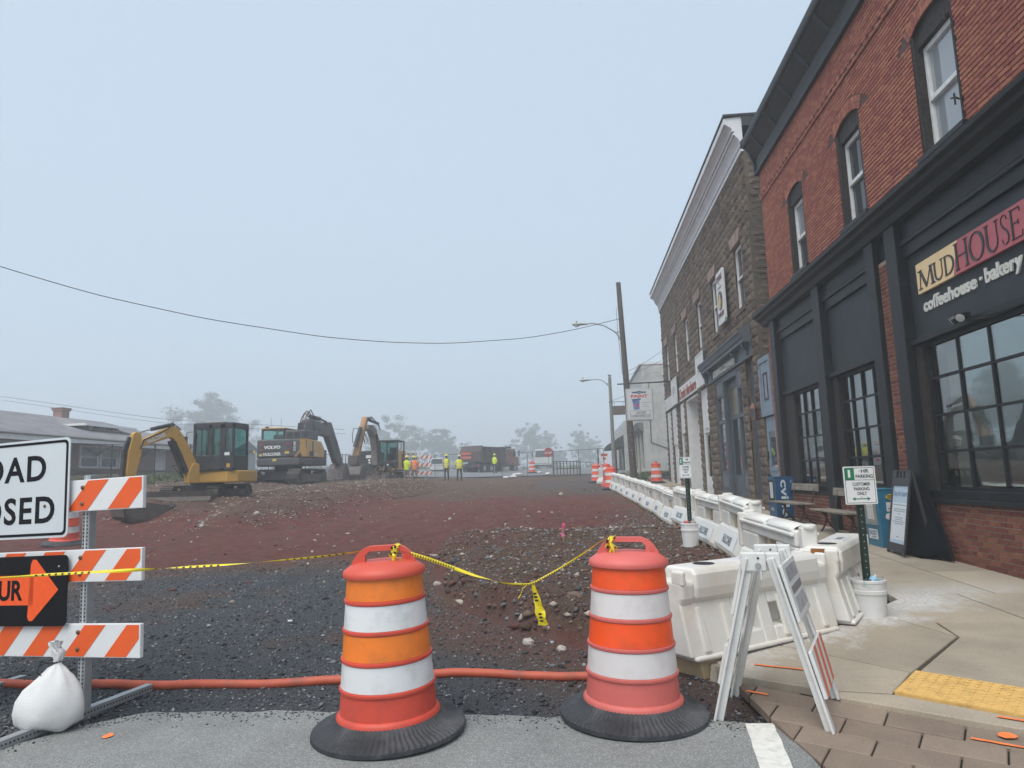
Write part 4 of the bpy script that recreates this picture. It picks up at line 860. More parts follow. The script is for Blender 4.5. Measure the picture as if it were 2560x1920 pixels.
# second shop front, white
mb = MB(OS)
for a, b in ((33.1, 34.8), (35.1, 36.5)): mb.box(5.02, 5.1, a, b, 2.9 if a < 34 else BASE, 4.7); mb.box(5.06, 5.1, a, b, BASE, 2.9)
mb.box(5.02, 5.1, 30.9, 31.02, BASE, 4.66); mb.box(5.02, 5.1, 31.98, 32.1, BASE, 4.66); mb.box(5.02, 5.1, 31.02, 31.98, 3.3, 4.66); mb.box(5.02, 5.1, 31.02, 31.98, BASE, 1.2)
mb.box(5.02, 5.1, 25.5, 25.62, BASE, 4.66); mb.box(5.02, 5.1, 26.62, 26.82, BASE, 4.66); mb.box(5.04, 5.1, 25.62, 26.62, 3.0, 4.66); mb.box(5.0, 5.1, 25.62, 26.62, BASE, 1.35)
mb.box(5.45, 6.4, 27.5, 27.58, BASE, 4.66); mb.box(5.02, 6.4, 30.32, 30.4, BASE, 4.66); mb.box(6.1, 6.18, 27.58, 30.32, BASE, 4.66); mb.box(5.02, 6.2, 27.5, 30.4, 4.6, 4.66)
f2 = mb.ob('shop_front', M_wp, sb)
for a, b, z0, z1 in ((31.02, 31.98, 1.2, 3.3), (25.62, 26.62, 1.35, 3.0)): pn = MB(OS); pn.box(5.07, 5.08, a, b, z0, z1); pn.ob('pane', M_gs, f2)
mb = MB(OS); mb.box(5.01, 5.04, 25.74, 26.5, 3.15, 4.3); mb.box(4.985, 5.0, 25.7, 26.55, .95, 1.25); mb.ob('raised_panel', M_wp, f2, bevel=.02)
mb = MB(OS); mb.box(6.02, 6.1, 27.8, 28.9, BASE, 2.95); d_ = mb.ob('door', M_wp, sb); mb = MB(OS); mb.box(6.0, 6.02, 27.95, 28.75, 1.3, 2.8); mb.ob('pane', M_gd, d_)
# sign boards of the second shop
M_red = pm('sign_red', (.30, .055, .04), .6, var=.2, ns=8); M_sgw = pm('sign_white', (.66, .66, .65), .5, var=.04, dirt=(.45, .45, .45), da=.3, dsc=5); M_gry = pm('sign_grey', (.22, .22, .23), .6)
hw_ = MB(OS); hw_.box(4.955, 5.0, 27.2, 32.0, 4.76, 5.40); b1 = hw_.ob('sign_board', M_sgw, sb)
text('Crozet Hardware', (4.953, 31.7, 4.83), (0, -1, 0), (0, 0, 1), 4.3, .46, M_red, b1, depth=.01, bold=.02, shear=.25, o=OS)
for a, b, z0, z1 in ((25.2, 26.75, 4.73, 5.98), (31.8, 33.5, 4.73, 5.98)):
    mb = MB(OS); mb.box(4.86, 4.99, a, b, z0, z1); mb.box(4.845, 4.86, a, a+.06, z0, z1); mb.box(4.845, 4.86, b-.06, b, z0, z1); mb.box(4.845, 4.86, a+.06, b-.06, z0, z0+.06); mb.box(4.845, 4.86, a+.06, b-.06, z1-.06, z1); o = mb.ob('sign_board', M_sgw, sb)
    mb = MB(OS); c = (a+b)/2
    for k in range(3): mb.tube([(4.858, c+.4*math.cos(t), z0+.45+.12*k+.16*math.sin(t)) for t in np.linspace(.3, 2.8, 8)], .012, 4)
    mb.ob('faded_emblem', M_gry, o)
    mb = MB(OS); mb.box(4.87, 5.0, a-.012, a, z0+.01, z1-.01); mb.ob('dark_edge', pm('sign_edge', (.03, .04, .035), .6), o)
mb = MB(OS); mb.box(4.95, 5.0, 34.3, 36.6, 4.77, 5.38); mb.ob('sign_board', M_sgw, sb)
# upright oval emblem sign on the wall
vs = thing('wall_sign', 'tall white upright sign with red lettering and a dark gold oval on the stone wall', 'sign', (4.80, 21.45, 6.13)); mb = MB()
mb.prism([(0, .49, 0), (0, -.40, 0), (0, -.49, .1), (0, -.49, 1.64), (0, -.40, 1.70), (0, .43, 1.70), (0, .49, 1.62)], (.07, 0, 0)); mb.ob('board', M_sgw, vs, bevel=.01)
mb = MB(); mb.box(.07, .2, -.3, -.24, .3, .36); mb.box(.07, .2, .24, .3, 1.3, 1.36); mb.ob('bracket', mbk, vs)
text('STEVENS', (-.004, .40, 1.36), (0, -1, 0), (0, 0, 1), .80, .20, pm('sign_maroon', (.10, .02, .025), .6), vs, bold=.03); text('&', (-.004, .06, 1.24), (0, -1, 0), (0, 0, 1), .08, .09, M_gry, vs); text('COMPANY', (-.004, .28, 1.12), (0, -1, 0), (0, 0, 1), .56, .085, M_gry, vs)
text('JEWELERS', (-.004, .42, .18), (0, -1, 0), (0, 0, 1), .82, .2, MATS['sign_maroon'], vs, bold=.03)
ell = lambda a, b, n=28: [(a*math.cos(2*math.pi*k/n), b*math.sin(2*math.pi*k/n)) for k in range(n)]
mb = MB(); mb.prism([(0, p, .74+q) for p, q in ell(.29, .30)], (-.02, 0, 0)); ovl = mb.ob('oval', mbk, vs)
mgo = pm('emblem_gold', (.55, .40, .16), .4); mb = MB(); mb.prism([(-.02, .02+p*.9, .68+q) for p, q in ell(.16, .2, 14)], (-.01, 0, 0)); mb.prism([(-.02, p, .86+q*.6) for p, q in ell(.07, .13, 12)], (-.012, 0, 0))
ring = ell(.265, .275, 36); 
for k in range(22): (a, b), (c, d) = ring[18+k-36], ring[19+k-36]; mb.prism([(-.02, a, .74+b), (-.02, c, .74+d), (-.02, c*.91, .74+d*.91), (-.02, a*.91, .74+b*.91)], (-.006, 0, 0))
mb.ob('emblem', mgo, ovl)
# copper lantern on the pier
ln = thing('wall_lantern', 'copper lantern on the stone pier beside the narrow dark door', 'lantern', (4.86, 18.72, 2.92)); mco = pm('copper', (.22, .115, .085), .6, metal=.2, var=.3, ns=20)
mb = MB(); mb.lathe([(.10, .26), (.11, .24), (.05, .36), (.02, .40), (.001, .42)], 4); mb.ob('cap', mco, ln)
mb = MB(); mb.lathe([(.05, -.08), (.08, -.05), (.10, .0)], 4)
for k in range(4): a = math.pi/2*k; mb.beam((.095*math.cos(a), .095*math.sin(a), 0), (.10*math.cos(a), .10*math.sin(a), .25), .015, .015)
mb.ob('frame', mco, ln); mb = MB(); mb.lathe([(.085, 0), (.09, .24)], 4); mb.ob('glass', M_gd, ln); mb = MB(); mb.tube([(.14, 0, .5), (.05, 0, .56), (0, 0, .5), (0, 0, .4)], .012, 6); mb.ob('arm', mbk, ln)
# potted plant behind the door glass
pl_ = thing('potted_plant', 'spiky green potted plant inside the glass door of the slate blue shop', 'plant', (5.5, 22.35, BASE+.4)); mgn = pm('leaf_green', (.10, .19, .04), .5, var=.3, ns=4, rnd=.2)
mb = MB(); mb.lathe([(.13, 0), (.17, .4), (.16, .4), (.15, .38)], 14); mb.ob('pot', pm('pot_grey', (.12, .13, .12), .7), pl_); mb = MB()
for k in range(26):
    a = random.uniform(0, 6.28); l = random.uniform(.35, .6); h = random.uniform(.15, .45); r_ = [(0, 0, .4+.2), (math.cos(a)*l*.5, math.sin(a)*l*.5, .6+h), (math.cos(a)*l, math.sin(a)*l, .55+h*.6)]; r_ = [(max(-.1, p[0]*.6), p[1], p[2]+.1) for p in r_]
    mb.tube(r_, [.02, .022, .003], 4, flat=.2)
mb.ob('leaves', mgn, pl_)
# white bracket items on the second shop, plain
# ------------------------------------------------------------------ blue infill with door between the two buildings
gd = thing('passage_door', 'pale blue door with a big panel above it filling the gap between the buildings', 'door', (5.0, 17.75, .45)); OG = (5, 17.75, .45)
mb = MB(OG); mb.box(5.0, 5.08, 17.40, 18.44, 2.90, 4.44); mb.box(4.97, 5.0, 17.40, 17.52, 2.9, 4.44); mb.box(4.97, 5.0, 18.32, 18.44, 2.9, 4.44); mb.box(4.97, 5.0, 17.52, 18.32, 2.9, 3.04); mb.box(4.97, 5.0, 17.52, 18.32, 4.3, 4.44); pn_ = mb.ob('upper_panel', M_dbl, gd, bevel=.006)
mb = MB(OG)
for (a, b, c, d) in ((17.74, 18.10, 3.32, 3.36), (17.74, 18.10, 3.98, 4.02), (17.74, 17.78, 3.36, 3.98), (18.06, 18.10, 3.36, 3.98)): mb.box(4.985, 5.0, a, b, c, d)
mb.ob('bead', M_mar, pn_)
mb = MB(OG); mb.box(5.04, 5.10, 17.40, 17.56, .45, 2.88); mb.box(5.04, 5.10, 18.16, 18.30, .45, 2.88); mb.box(5.04, 5.10, 17.56, 18.16, 2.5, 2.88); mb.box(5.04, 5.10, 17.56, 18.16, .45, 1.5); mb.box(5.02, 5.06, 17.52, 18.2, 1.5, 1.58); dr = mb.ob('door', M_dbl, gd)
mb = MB(OG); mb.box(5.06, 5.07, 17.56, 18.16, 1.58, 2.5); mb.ob('pane', M_gs, dr); mb = MB(OG)
for (a, b, c, d) in ((17.66, 18.04, 1.28, 1.31), (17.66, 17.69, .8, 1.28), (18.01, 18.04, .8, 1.28)): mb.box(5.028, 5.04, a, b, c, d)
mb.ob('bead', M_mar, dr); mb = MB(OG); mb.tube([(5.04, 18.2, 1.38), (4.97, 18.2, 1.38), (4.97, 18.2, 1.30)], .018, 6); mb.ball((4.99, 18.2, 1.42), .03); mb.ob('handle', mbk, dr)
mb = MB(OG); mb.box(5.0, 5.06, 18.24, 18.30, 1.8, 2.0); mb.ob('letter_box', mbk, gd); mb = MB(OG); mb.box(5.9, 6.0, 17.0, 18.4, .3, 4.4); mb.ob('back_wall', M_in, gd)
# ------------------------------------------------------------------ cream painted building and the awning shop further up
M_cw = pm('painted_brick', (.47, .47, .455), .85, var=.12, ns=2, bump=.5, bs=30, dirt=(.30, .29, .27), da=.5, dsc=1.3); M_crm = pm('cream_front', (.50, .46, .38), .8, var=.08); M_dkw = pm('dark_opening', (.035, .038, .042), .35, var=.1)
cb = thing('cream_building', 'white and cream painted low building with a sloping parapet beyond the stone building', 'building', (4.75, 46, 1.4)); OC = (4.75, 46, 1.4)
mb = MB(OC); mb.box(4.75, 11, 46, 46.3, .9, 8.85); mb.box(4.75, 5.0, 46.3, 58, 4.6, 8.8); mb.box(10.7, 11, 46, 58, .9, 8.5); mb.box(5, 11, 46.3, 58, 8.3, 8.5)
for a, b in ((46.3, 47.2), (49.0, 49.7), (51.6, 52.1), (54.4, 58)): mb.box(4.75, 5.0, a, b, .9, 4.6)
mb.ob('wall', M_cw, cb)
# courses of the painted bricks on the flank
mb = MB(OC)
for r_ in range(33):
    x_ = 4.76-(r_ % 2)*.14
    while x_ < 7.4:
        a = max(x_, 4.76); mb.box(a, min(x_+.42, 7.4), 45.985-random.uniform(0, .008), 46.0, 1.0+r_*.235, 1.0+r_*.235+.222); x_ += .435
o = mb.ob('bricks', M_cw, cb); o['kind'] = 'stuff'
mb = MB(OC); mb.box(4.62, 11.1, 45.95, 46.35, 8.85, 8.98); mb.prism([(4.62, 46.35, 8.85), (4.62, 58, 8.85), (4.62, 58, 8.95), (4.62, 46.35, 8.98)], (.4, 0, 0)); mb.ob('coping', M_cor, cb)
mb = MB(OC); mb.prism([(4.75, 46.6, 4.35), (4.45, 46.6, 4.6), (4.35, 46.6, 5.0), (4.75, 46.6, 5.0)], (0, 8, 0)); mb.ob('shop_cornice', pm('cornice_drab', (.16, .155, .16), .7), cb)
for a, b, z0 in ((47.2, 49.0, 1.9), (49.7, 51.6, 1.3), (52.1, 54.4, 1.9)):
    f = MB(OC); f.box(4.80, 4.95, a, b, 4.45, 4.6); f.box(4.80, 4.95, a, a+.1, z0, 4.45); f.box(4.80, 4.95, b-.1, b, z0, 4.45); f.box(4.78, 4.98, a, b, 1.0, z0); w = f.ob('window' if z0 > 1.5 else 'door', M_crm, cb); p_ = MB(OC); p_.box(4.88, 4.9, a+.1, b-.1, z0, 4.45); p_.ob('pane', M_gd, w)
mb = MB(OC); mb.tube([(5.15, 45.93, 5.4), (5.15, 45.93, 3.6), (6.4, 45.93, 3.1)], .025, 5); mb.ob('conduit', mbk, cb)
ab = thing('awning_shop', 'small pale shop with a dark green awning at the far end of the row', 'building', (4.4, 62, 1.9)); OA = (4.4, 62, 1.9)
mb = MB(OA); mb.box(4.4, 10, 60, 60.3, 1.2, 6.2); mb.box(4.4, 4.6, 60.3, 73, 4.3, 6.1); mb.box(4.4, 4.6, 63, 64, 1.2, 4.3); mb.box(4.4, 4.6, 68, 73, 1.2, 4.3); mb.box(4.6, 10, 60.3, 73, 5.9, 6.0); mb.box(9.8, 10, 60, 73, 1.2, 6); mb.ob('wall', M_cw, ab)
for a, b in ((60.3, 63), (64, 68)): f = MB(OA); f.box(4.45, 4.55, a, a+.1, 1.3, 4.3); f.box(4.45, 4.55, b-.1, b, 1.3, 4.3); f.box(4.45, 4.55, a, b, 1.3, 1.9); w = f.ob('window', M_crm, ab); p_ = MB(OA); p_.box(4.49, 4.5, a+.1, b-.1, 1.9, 4.3); p_.ob('pane', M_gd, w)
mb = MB(OA); mb.prism([(4.4, 60.4, 5.0), (2.95, 60.4, 4.15), (2.95, 60.4, 3.85), (4.4, 60.4, 3.95)], (0, 7, 0)); mb.ob('awning', pm('awning_green', (.025, .045, .042), .8), ab)
# ------------------------------------------------------------------ railway depot on the left, behind the chain link
dp = thing('depot', 'long low brick depot with grey hip roof behind the chain link fence', 'building', (-28, 38, 1.9)); OD = (-28, 38, 1.9)
M_dr = pm('depot_shingle', (.20, .19, .20), .9, var=.22, ns=1.2, bump=.3, bs=12, stretch=(1, 1, 2.5)); M_db = pm('depot_brick', (.26, .15, .13), .9, var=.14, ns=4, rnd=.2); M_dt = pm('depot_trim', (.70, .70, .69), .7, var=.06)
mb = MB(OD); mb.box(-40, -28.02, 18, 46.4, 1.5, 4.5); mb.ob('wall', M_db, dp)
mb = MB(OD); e0, e1, y0, y1, ze, zr_ = -26.6, -41.4, 15, 47.9, 4.32, 6.15; Rg = [(-34, 21, zr_), (-34, 42.6, zr_)]; Rg = [(-32.5, 21, zr_), (-32.5, 44.2, zr_)]
E_ = [(e0, y0, ze), (e0, y1, ze), (e1, y1, ze), (e1, y0, ze)]; mb.add(E_+Rg, [(0, 1, 5, 4), (1, 2, 5), (2, 3, 4, 5), (3, 0, 4)]); mb.add([(a, b, c-.12) for a, b, c in E_], [(0, 1, 2, 3)])
rf = mb.ob('roof', M_dr, dp)
# shingle courses stand a little proud
mb = MB(OD)
for k in range(26):
    t = k/26; x_ = e0+(-32.5-e0)*t; z_ = ze+(zr_-ze)*t; a = y0+6*t; b = y1+(44.2-y1)*t; mb.beam((x_-.02, a, z_+.012), (x_-.02, b, z_+.012), .24, .03, up=(.3, 0, 1))
o = mb.ob('shingle_courses', M_dr, dp); o['kind'] = 'stuff'
mb = MB(OD); mb.box(e0-.05, e0+.02, y0, y1, ze-.32, ze-.02); mb.box(e1, e0-.05, y1-.05, y1+.02, ze-.32, ze-.02); mb.ob('fascia', M_dt, dp); mb = MB(OD); mb.tube([(e0+.06, y0, ze+.02), (e0+.06, y1, ze-.04)], .06, 6); mb.ob('gutter', M_gry, dp)
mb = MB(OD); mb.box(-32.9, -32.3, 40.3, 40.95, 5.6, 6.55); mb.box(-32.96, -32.24, 40.24, 41.01, 6.55, 6.68); mb.box(-33.0, -32.2, 40.2, 41.05, 6.68, 6.75); mb.ob('chimney', M_db, dp)
mb = MB(OD); mb.box(-31.4, -29.1, 38.6, 41.3, 4.9, 5.45); mb.ob('dormer', M_dt, dp); mb = MB(OD); mb.add([(-28.6, 37.6, 5.42), (-28.6, 42.2, 5.42), (-32.2, 42.2, 5.5), (-32.2, 37.6, 5.5), (-31.9, 39.4, 6.05), (-31.9, 40.5, 6.05)], [(0, 1, 5, 4), (1, 2, 5), (3, 0, 4)]); mb.add([(-28.6, 37.6, 5.42), (-28.6, 42.2, 5.42), (-32.2, 42.2, 5.42), (-32.2, 37.6, 5.42)], [(3, 2, 1, 0)]); mb.ob('dormer_roof', M_dr, dp)
mb = MB(OD); mb.box(-28.62, -28.52, 37.55, 42.25, 5.28, 5.42); mb.box(-32.2, -28.62, 37.52, 37.6, 5.28, 5.42); mb.ob('dormer_fascia', M_dt, dp); mb = MB(OD); mb.box(-29.11, -29.06, 38.9, 39.85, 5.02, 5.34); mb.box(-29.11, -29.06, 40.05, 41.0, 5.02, 5.34); mb.ob('dormer_window', M_gd, dp)
for k, yw in enumerate((28.5, 31.6, 34.6, 37.2, 38.9, 40.6, 44)):
    dw = .65 if k not in (0, 6) else .45; zb = 2.75 if k not in (0, 6) else 2.0
    f = MB(OD); f.box(-28.02, -27.93, yw-dw-.14, yw-dw, zb, 4.05); f.box(-28.02, -27.93, yw+dw, yw+dw+.14, zb, 4.05); f.box(-28.02, -27.93, yw-dw, yw+dw, 3.93, 4.05); f.box(-28.02, -27.93, yw-dw, yw+dw, zb, zb+.1); f.box(-28.02, -27.95, yw-dw, yw+dw, 3.36, 3.42)
    w = f.ob('window' if zb > 2.5 else 'door', M_dt, dp); p_ = MB(OD)
    p_.box(-28.0, -27.985, yw-dw, yw+dw, zb+.1, 3.36); p_.box(-28.0, -27.985, yw-dw, yw+dw, 3.42, 3.93); p_.ob('pane', M_gd if zb > 2.5 else M_dt, w)
mb = MB(OD); mb.box(-28.03, -27.88, 18, 46.4, 2.55, 2.68); mb.ob('water_table', M_stm, dp)
for yw in (37.8, 42.2):
    mb = MB(OD); mb.beam((-27.99, yw, 3.5), (-26.9, yw, 4.2), .12, .12); mb.ob('eave_bracket', M_gry, dp)
mb = MB(OD); mb.lathe([(.12, 0), (.10, -.03), (.001, -.04)], 10, (-27.3, 37.6, 4.2)); lm_ = pm('warm_lamp', (1, .9, .7), .4); bs_ = lm_.node_tree.nodes['Principled BSDF']; bs_.inputs['Emission Color'].default_value = (1, .9, .75, 1); bs_.inputs['Emission Strength'].default_value = 1.6; mb.ob('eave_lamp', lm_, dp)
ou = thing('outbuilding', 'low white outbuilding behind the yellow excavator', 'building', (-31, 56, 2.0)); mb = MB(); mb.box(-3, 3, -2, 2, 0, 2.4); mb.ob('wall', M_cw, ou); mb = MB(); mb.prism([(-3.3, -2.4, 2.4), (-3.3, 2.4, 2.4), (-3.3, 0, 3.3)], (6.6, 0, 0)); mb.ob('roof', M_dr, ou); mb = MB(); mb.box(-.5, .5, -2.05, -2, .1, 1.9); mb.ob('door', M_dt, ou)
# ------------------------------------------------------------------ traffic drums
M_rub = pm('rubber', (.024, .026, .030), .6, var=.3, ns=6, bump=.3, bs=40, dirt=(.13, .13, .135), da=.6, dsc=3.5)
def sticky(n_, c, sc=(.10, .07, .05)): return pm(n_, c, .42, var=.07, ns=4, bump=.06, bs=120, dirt=sc, da=.28, dsc=9)
def drum_mats(k):
    if k == 0: return dict(lid=pm('drum_lid_red', (.62, .085, .05), .5, var=.06, ns=3), rim=pm('drum_body_red', (.60, .065, .035), .5, var=.08, ns=4, dirt=(.25, .05, .04), da=.4, dsc=7), o=sticky('reflective_orange', (.82, .20, .018)), w=pm('reflective_white', (.70, .71, .71), .45, var=.05, ns=3, bump=.05, bs=150, dirt=(.30, .29, .27), da=.5, dsc=6))
    if k == 1: return dict(lid=pm('drum_lid_pink', (.66, .135, .115), .55, var=.06, ns=3), rim=pm('drum_body_pink', (.58, .125, .105), .55, var=.10, ns=3.5, dirt=(.35, .08, .07), da=.4, dsc=6), o=sticky('reflective_vermilion', (.86, .085, .008)), w=pm('reflective_offwhite', (.66, .62, .61), .45, var=.06, ns=3, dirt=(.40, .32, .31), da=.45, dsc=6))
    return dict(lid=pm('drum_lid_far', (.74, .10, .06), .55), rim=pm('drum_body_far', (.74, .10, .06), .55), o=pm('reflective_red', (.86, .12, .05), .5), w=MATS['reflective_white'])
def make_drum(label, k, loc, rz=0, rx=0, ry=0, group='orange and white traffic drums', n=56, tape=False):
    D = drum_mats(k); t = thing('traffic_drum', label, 'traffic drum', loc, rz, group, rx, ry)
    mb = MB(); N = 160 if n > 40 else 40; pr = [(.455, .0), (.465, .012), (.462, .03), (.43, .046), (.36, .062), (.315, .10), (.300, .115), (.285, .10)]
    vs = []
    for i, (r, z) in enumerate(pr):
        for a in range(N):
            th = 2*math.pi*a/N; d = (.006 if a % 2 else 0) if 2 <= i <= 5 else 0; vs.append(((r)*math.cos(th), r*math.sin(th), z+d))
    mb.add(vs, [(i*N+a, i*N+(a+1) % N, (i+1)*N+(a+1) % N, (i+1)*N+a) for i in range(len(pr)-1) for a in range(N)]); mb.ob('rubber_base', M_rub, t, smooth=30)
    # stepped body: base flare, four bands between ridges, lid
    zs = [.10, .275, .445, .615, .785, .945]; rad = lambda z: .295-(z-.10)*.068/.845
    pr = [(.312, .075), (.314, .115), (.302, .13), (rad(.13), .135)]
    for i in range(1, 5):
        z = zs[i]; r = rad(z); pr += [(r, z-.012), (r+.010, z-.009), (r+.012, z), (r+.010, z+.009), (r, z+.012)]
    pr += [(rad(.93), .93), (rad(.93)+.006, .935), (rad(.94)+.004, .955), (.205, .985), (.16, 1.0), (.001, 1.005)]
    mb = MB(); mb.lathe(pr, n, cap=False); mb.ob('body', D['rim'], t, smooth=50)
    for i, c in enumerate(('w', 'o', 'w', 'o')):
        z0, z1 = zs[i+1]+.014, zs[i+2]-.014 if i < 3 else .928
        mb = MB(); mb.lathe([(rad(z0)+.0025, z0), (rad(z1)+.0025, z1)], n, cap=False); mb.ob('band', D[c], t, smooth=50)
    # carrying handle with a slot, moulded across the lid
    mb = MB(); ol = [(-.205, .975), (-.195, 1.01), (-.165, 1.055), (-.13, 1.085), (-.09, 1.10), (.09, 1.10), (.13, 1.085), (.165, 1.055), (.195, 1.01), (.205, .975)]
    il = [(-.115, .99), (-.115, 1.045), (-.09, 1.07), (.09, 1.07), (.115, 1.045), (.115, .99)]
    y0 = -.028
    for a, b, c, d in ((ol[0], ol[1], il[0], None), (ol[1], ol[2], il[1], il[0]), (ol[2], ol[3], il[1], None), (ol[3], ol[4], il[2], il[1]), (ol[4], ol[5], il[3], il[2]), (ol[5], ol[6], il[4], il[3]), (ol[6], ol[7], il[4], None), (ol[7], ol[8], il[5], il[4]), (ol[8], ol[9], il[5], None)):
        P = [a, b, c]+([d] if d else []); mb.prism([(p[0], y0, p[1]) for p in P], (0, .056, 0))
    h = mb.ob('handle', D['lid'], t, smooth=35)
    mb = MB(); mb.lathe([(.252, .925), (.256, .94), (.25, .962), (.205, .992), (.16, 1.006), (.001, 1.010)], n, cap=False); mb.lathe([(.05, 0), (.05, .0)], 4) if False else None; mb.ob('lid', D['lid'], t, smooth=50)
    mb = MB(); mb.cyl((.150, -.0285, 1.03), (.150, -.031, 1.03), .018, 14); mb.ob('bolt_hole', D['rim'], h)
    return t
d1 = make_drum('big drum with bright orange bands and scuffed white bands, standing nearest the detour sign', 0, (-1.185, 4.30, .005), rz=R(8), ry=R(-1.6), rx=R(.6))
d2 = make_drum('big drum with vermilion bands, pinkish lid and pink base beside the white water barrier', 1, (.31, 4.585, .0), rz=R(-4), ry=R(.8))
FD = make_drum('drum before its twin where the row of barriers meets the gate frame', 2, (1.25, 40.2, g(1.25, 40.2)+.02), group='orange and white traffic drums', n=24)
for lab, p in (('drum half hidden by its twin, behind it near the far notice sign', (1.95, 42.6)), ('drum by the end of the red and white barrier up the street', (1.72, 33.0)), ('drum alone on the far road, seen through the wire fence below the stop sign', (-3.7, 60)),
               ('drum on the sidewalk at the corner of the stone building', (4.15, 35.6)), ('drum half hidden behind the road closed sign and a barricade rail', (-12.0, 15.3))):
    z = g(*p)+.02 if p[0] < 4 else float(sw(p[1])); dup(FD, (p[0], p[1], z), random.uniform(0, 3), lab, ry=R(-5) if p[0] < -10 else 0)
for o in bpy.data.objects:
    if o.get('label', '').startswith('drum alone'): o.location.z = float(road(60))+.06
b_ = dup(FD, (-15.0, 26.4, g(-15, 26.4)+.42), .9, 'toppled pinkish drum lying on its side behind the yellow excavator', rx=R(86))
# ------------------------------------------------------------------ type III barricade with signs, tilted
M_gal = pm('galvanised', (.36, .38, .39), .5, metal=.35, var=.12, ns=8, dirt=(.22, .20, .18), da=.4, dsc=7); M_rw = pm('sheeting_white', (.72, .72, .72), .4, var=.04, ns=3, bump=.05, bs=200, dirt=(.5, .48, .46), da=.25, dsc=6); M_ro = pm('sheeting_orange', (.78, .105, .012), .4, var=.06, ns=4, bump=.05, bs=200); M_hole = pm('hole_dark', (.012, .012, .013), .9); M_bolt = pm('bolt_brass', (.16, .10, .06), .45, metal=.5, var=.3)
bx = Vector((.9815, -.191, 0)); tl = R(1.9)
BC = thing('barricade', 'three rail orange and white barricade carrying the road closed and detour signs', 'barricade', (-2.85, 4.38, 0)); BC.rotation_euler = (0, -tl, math.atan2(bx.y, bx.x))
# local frame: x along the rails to the right end at x=0, y away from the viewer
RZ = (1.48, 1.005, .515); Lr = 2.5
for i, zc in enumerate(RZ):
    mb = MB(); z0, z1 = zc-.108, zc+.108; mb.box(-Lr, 0, 0, .03, z0, z1); rl = mb.ob('rail', M_rw, BC, bevel=.004)
    mb = MB(); h = z1-z0-.014; za = z0+.007; zb = z1-.007; off = (.118, .125, .112)[i]; sl = .178
    for k in range(9):
        xr = -off-k*.352
        P = [(xr-.176, za), (xr, za), (xr+sl, zb), (xr+sl-.176, zb)]
        if k == 0: P = [(xr-.176, za), (xr, za), (-.012, za+(off-.012)/sl*h), (-.012, zb), (xr+sl-.176, zb)]
        P = [(max(a, -Lr+.01), b) for a, b in P]; mb.prism([(a, -.0025, b) for a, b in P], (0, .0025, 0))
    mb.ob('stripes', M_ro, rl)
    mb = MB()
    for dz in (-.055, .055): mb.T = None; mb.ball((-.515, -.004, zc+dz), (.0155, .009, .0155), 10, 6)
    mb.ob('bolt', M_bolt, rl)
for x in (-.515, -1.75):
    mb = MB(); mb.box(x-.03, x+.03, .03, .09, .06, 1.62); ps = mb.ob('post', M_gal, BC, bevel=.004)
    mb = MB(); mb.box(x-.002, x+.002, .0275, .03, .06, 1.62); mb.ob('seam', M_rw, ps); mb = MB()
    for k in range(58): mb.box(x-.020, x-.010, .028, .032, .1+k*.0254, .112+k*.0254); mb.box(x+.012, x+.020, .028, .032, .1+k*.0254, .112+k*.0254)
    mb.ob('holes', M_hole, ps)
    mb = MB(); mb.T = Matrix.Rotation(tl, 4, 'Y'); mb.box(x-.03, x+.03, -.72, .62, -.006, .05); ft = mb.ob('foot', M_gal, BC, bevel=.004); mb = MB(); mb.T = Matrix.Rotation(tl, 4, 'Y')
    for k in range(52): mb.box(x+.0295, x+.031, -.70+k*.0254, -.69+k*.0254, .017, .028)
    mb.ob('holes', M_hole, ft)
M_sgn = pm('sign_silver_white', (.60, .63, .65), .4, var=.03, ns=2, bump=.04, bs=250); M_blk = pm('sign_ink', (.004, .004, .006), .6, spec=.15); M_hor = pm('arrow_orange', (.90, .10, .008), .45, var=.05, ns=40)
def rrect(x0, x1, z0, z1, r, n=5):
    return [(cx+r*math.cos(a), cz+r*math.sin(a)) for cx, cz, s in ((x1-r, z1-r, 0), (x0+r, z1-r, 1), (x0+r, z0+r, 2), (x1-r, z0+r, 3)) for a in np.linspace(s*math.pi/2, (s+1)*math.pi/2, n)]
def frame_ring(mb, o, i, y, dy):
    n = len(o)
    for k in range(n): mb.prism([(o[k][0], y, o[k][1]), (o[(k+1) % n][0], y, o[(k+1) % n][1]), (i[(k+1) % n][0], y, i[(k+1) % n][1]), (i[k][0], y, i[k][1])], (0, dy, 0))
x1, x0, z0, z1 = -.605, -1.85, 1.205, 1.895
mb = MB(); mb.prism([(a, -.030, b) for a, b in rrect(x0, x1, z0, z1, .04)], (0, .006, 0)); rs = mb.ob('road_closed_sign', M_sgn, BC)
mb = MB(); frame_ring(mb, rrect(x0+.016, x1-.016, z0+.016, z1-.016, .034), rrect(x0+.034, x1-.034, z0+.034, z1-.034, .024), -.0325, .0025); mb.ob('border', M_blk, rs)
xc = -1.135
text('ROAD', (-1.577, -.030, 1.60), (1, 0, 0), (0, 0, 1), .76, .185, M_blk, rs, bold=.02, sp=1.12, depth=.002); text('CLOSED', (-1.757, -.030, 1.305), (1, 0, 0), (0, 0, 1), 1.03, .19, M_blk, rs, bold=.02, sp=1.12, depth=.002)
mb = MB(); mb.ball((x1-.21, -.032, 1.425), (.012, .008, .012), 10, 6); mb.ob('bolt', M_bolt, rs)
x1, x0, z0, z1 = -.592, -1.85, .615, 1.085
mb = MB(); mb.prism([(a, -.030, b) for a, b in rrect(x0, x1, z0, z1, .035)], (0, .006, 0)); ds = mb.ob('detour_sign', M_blk, BC)
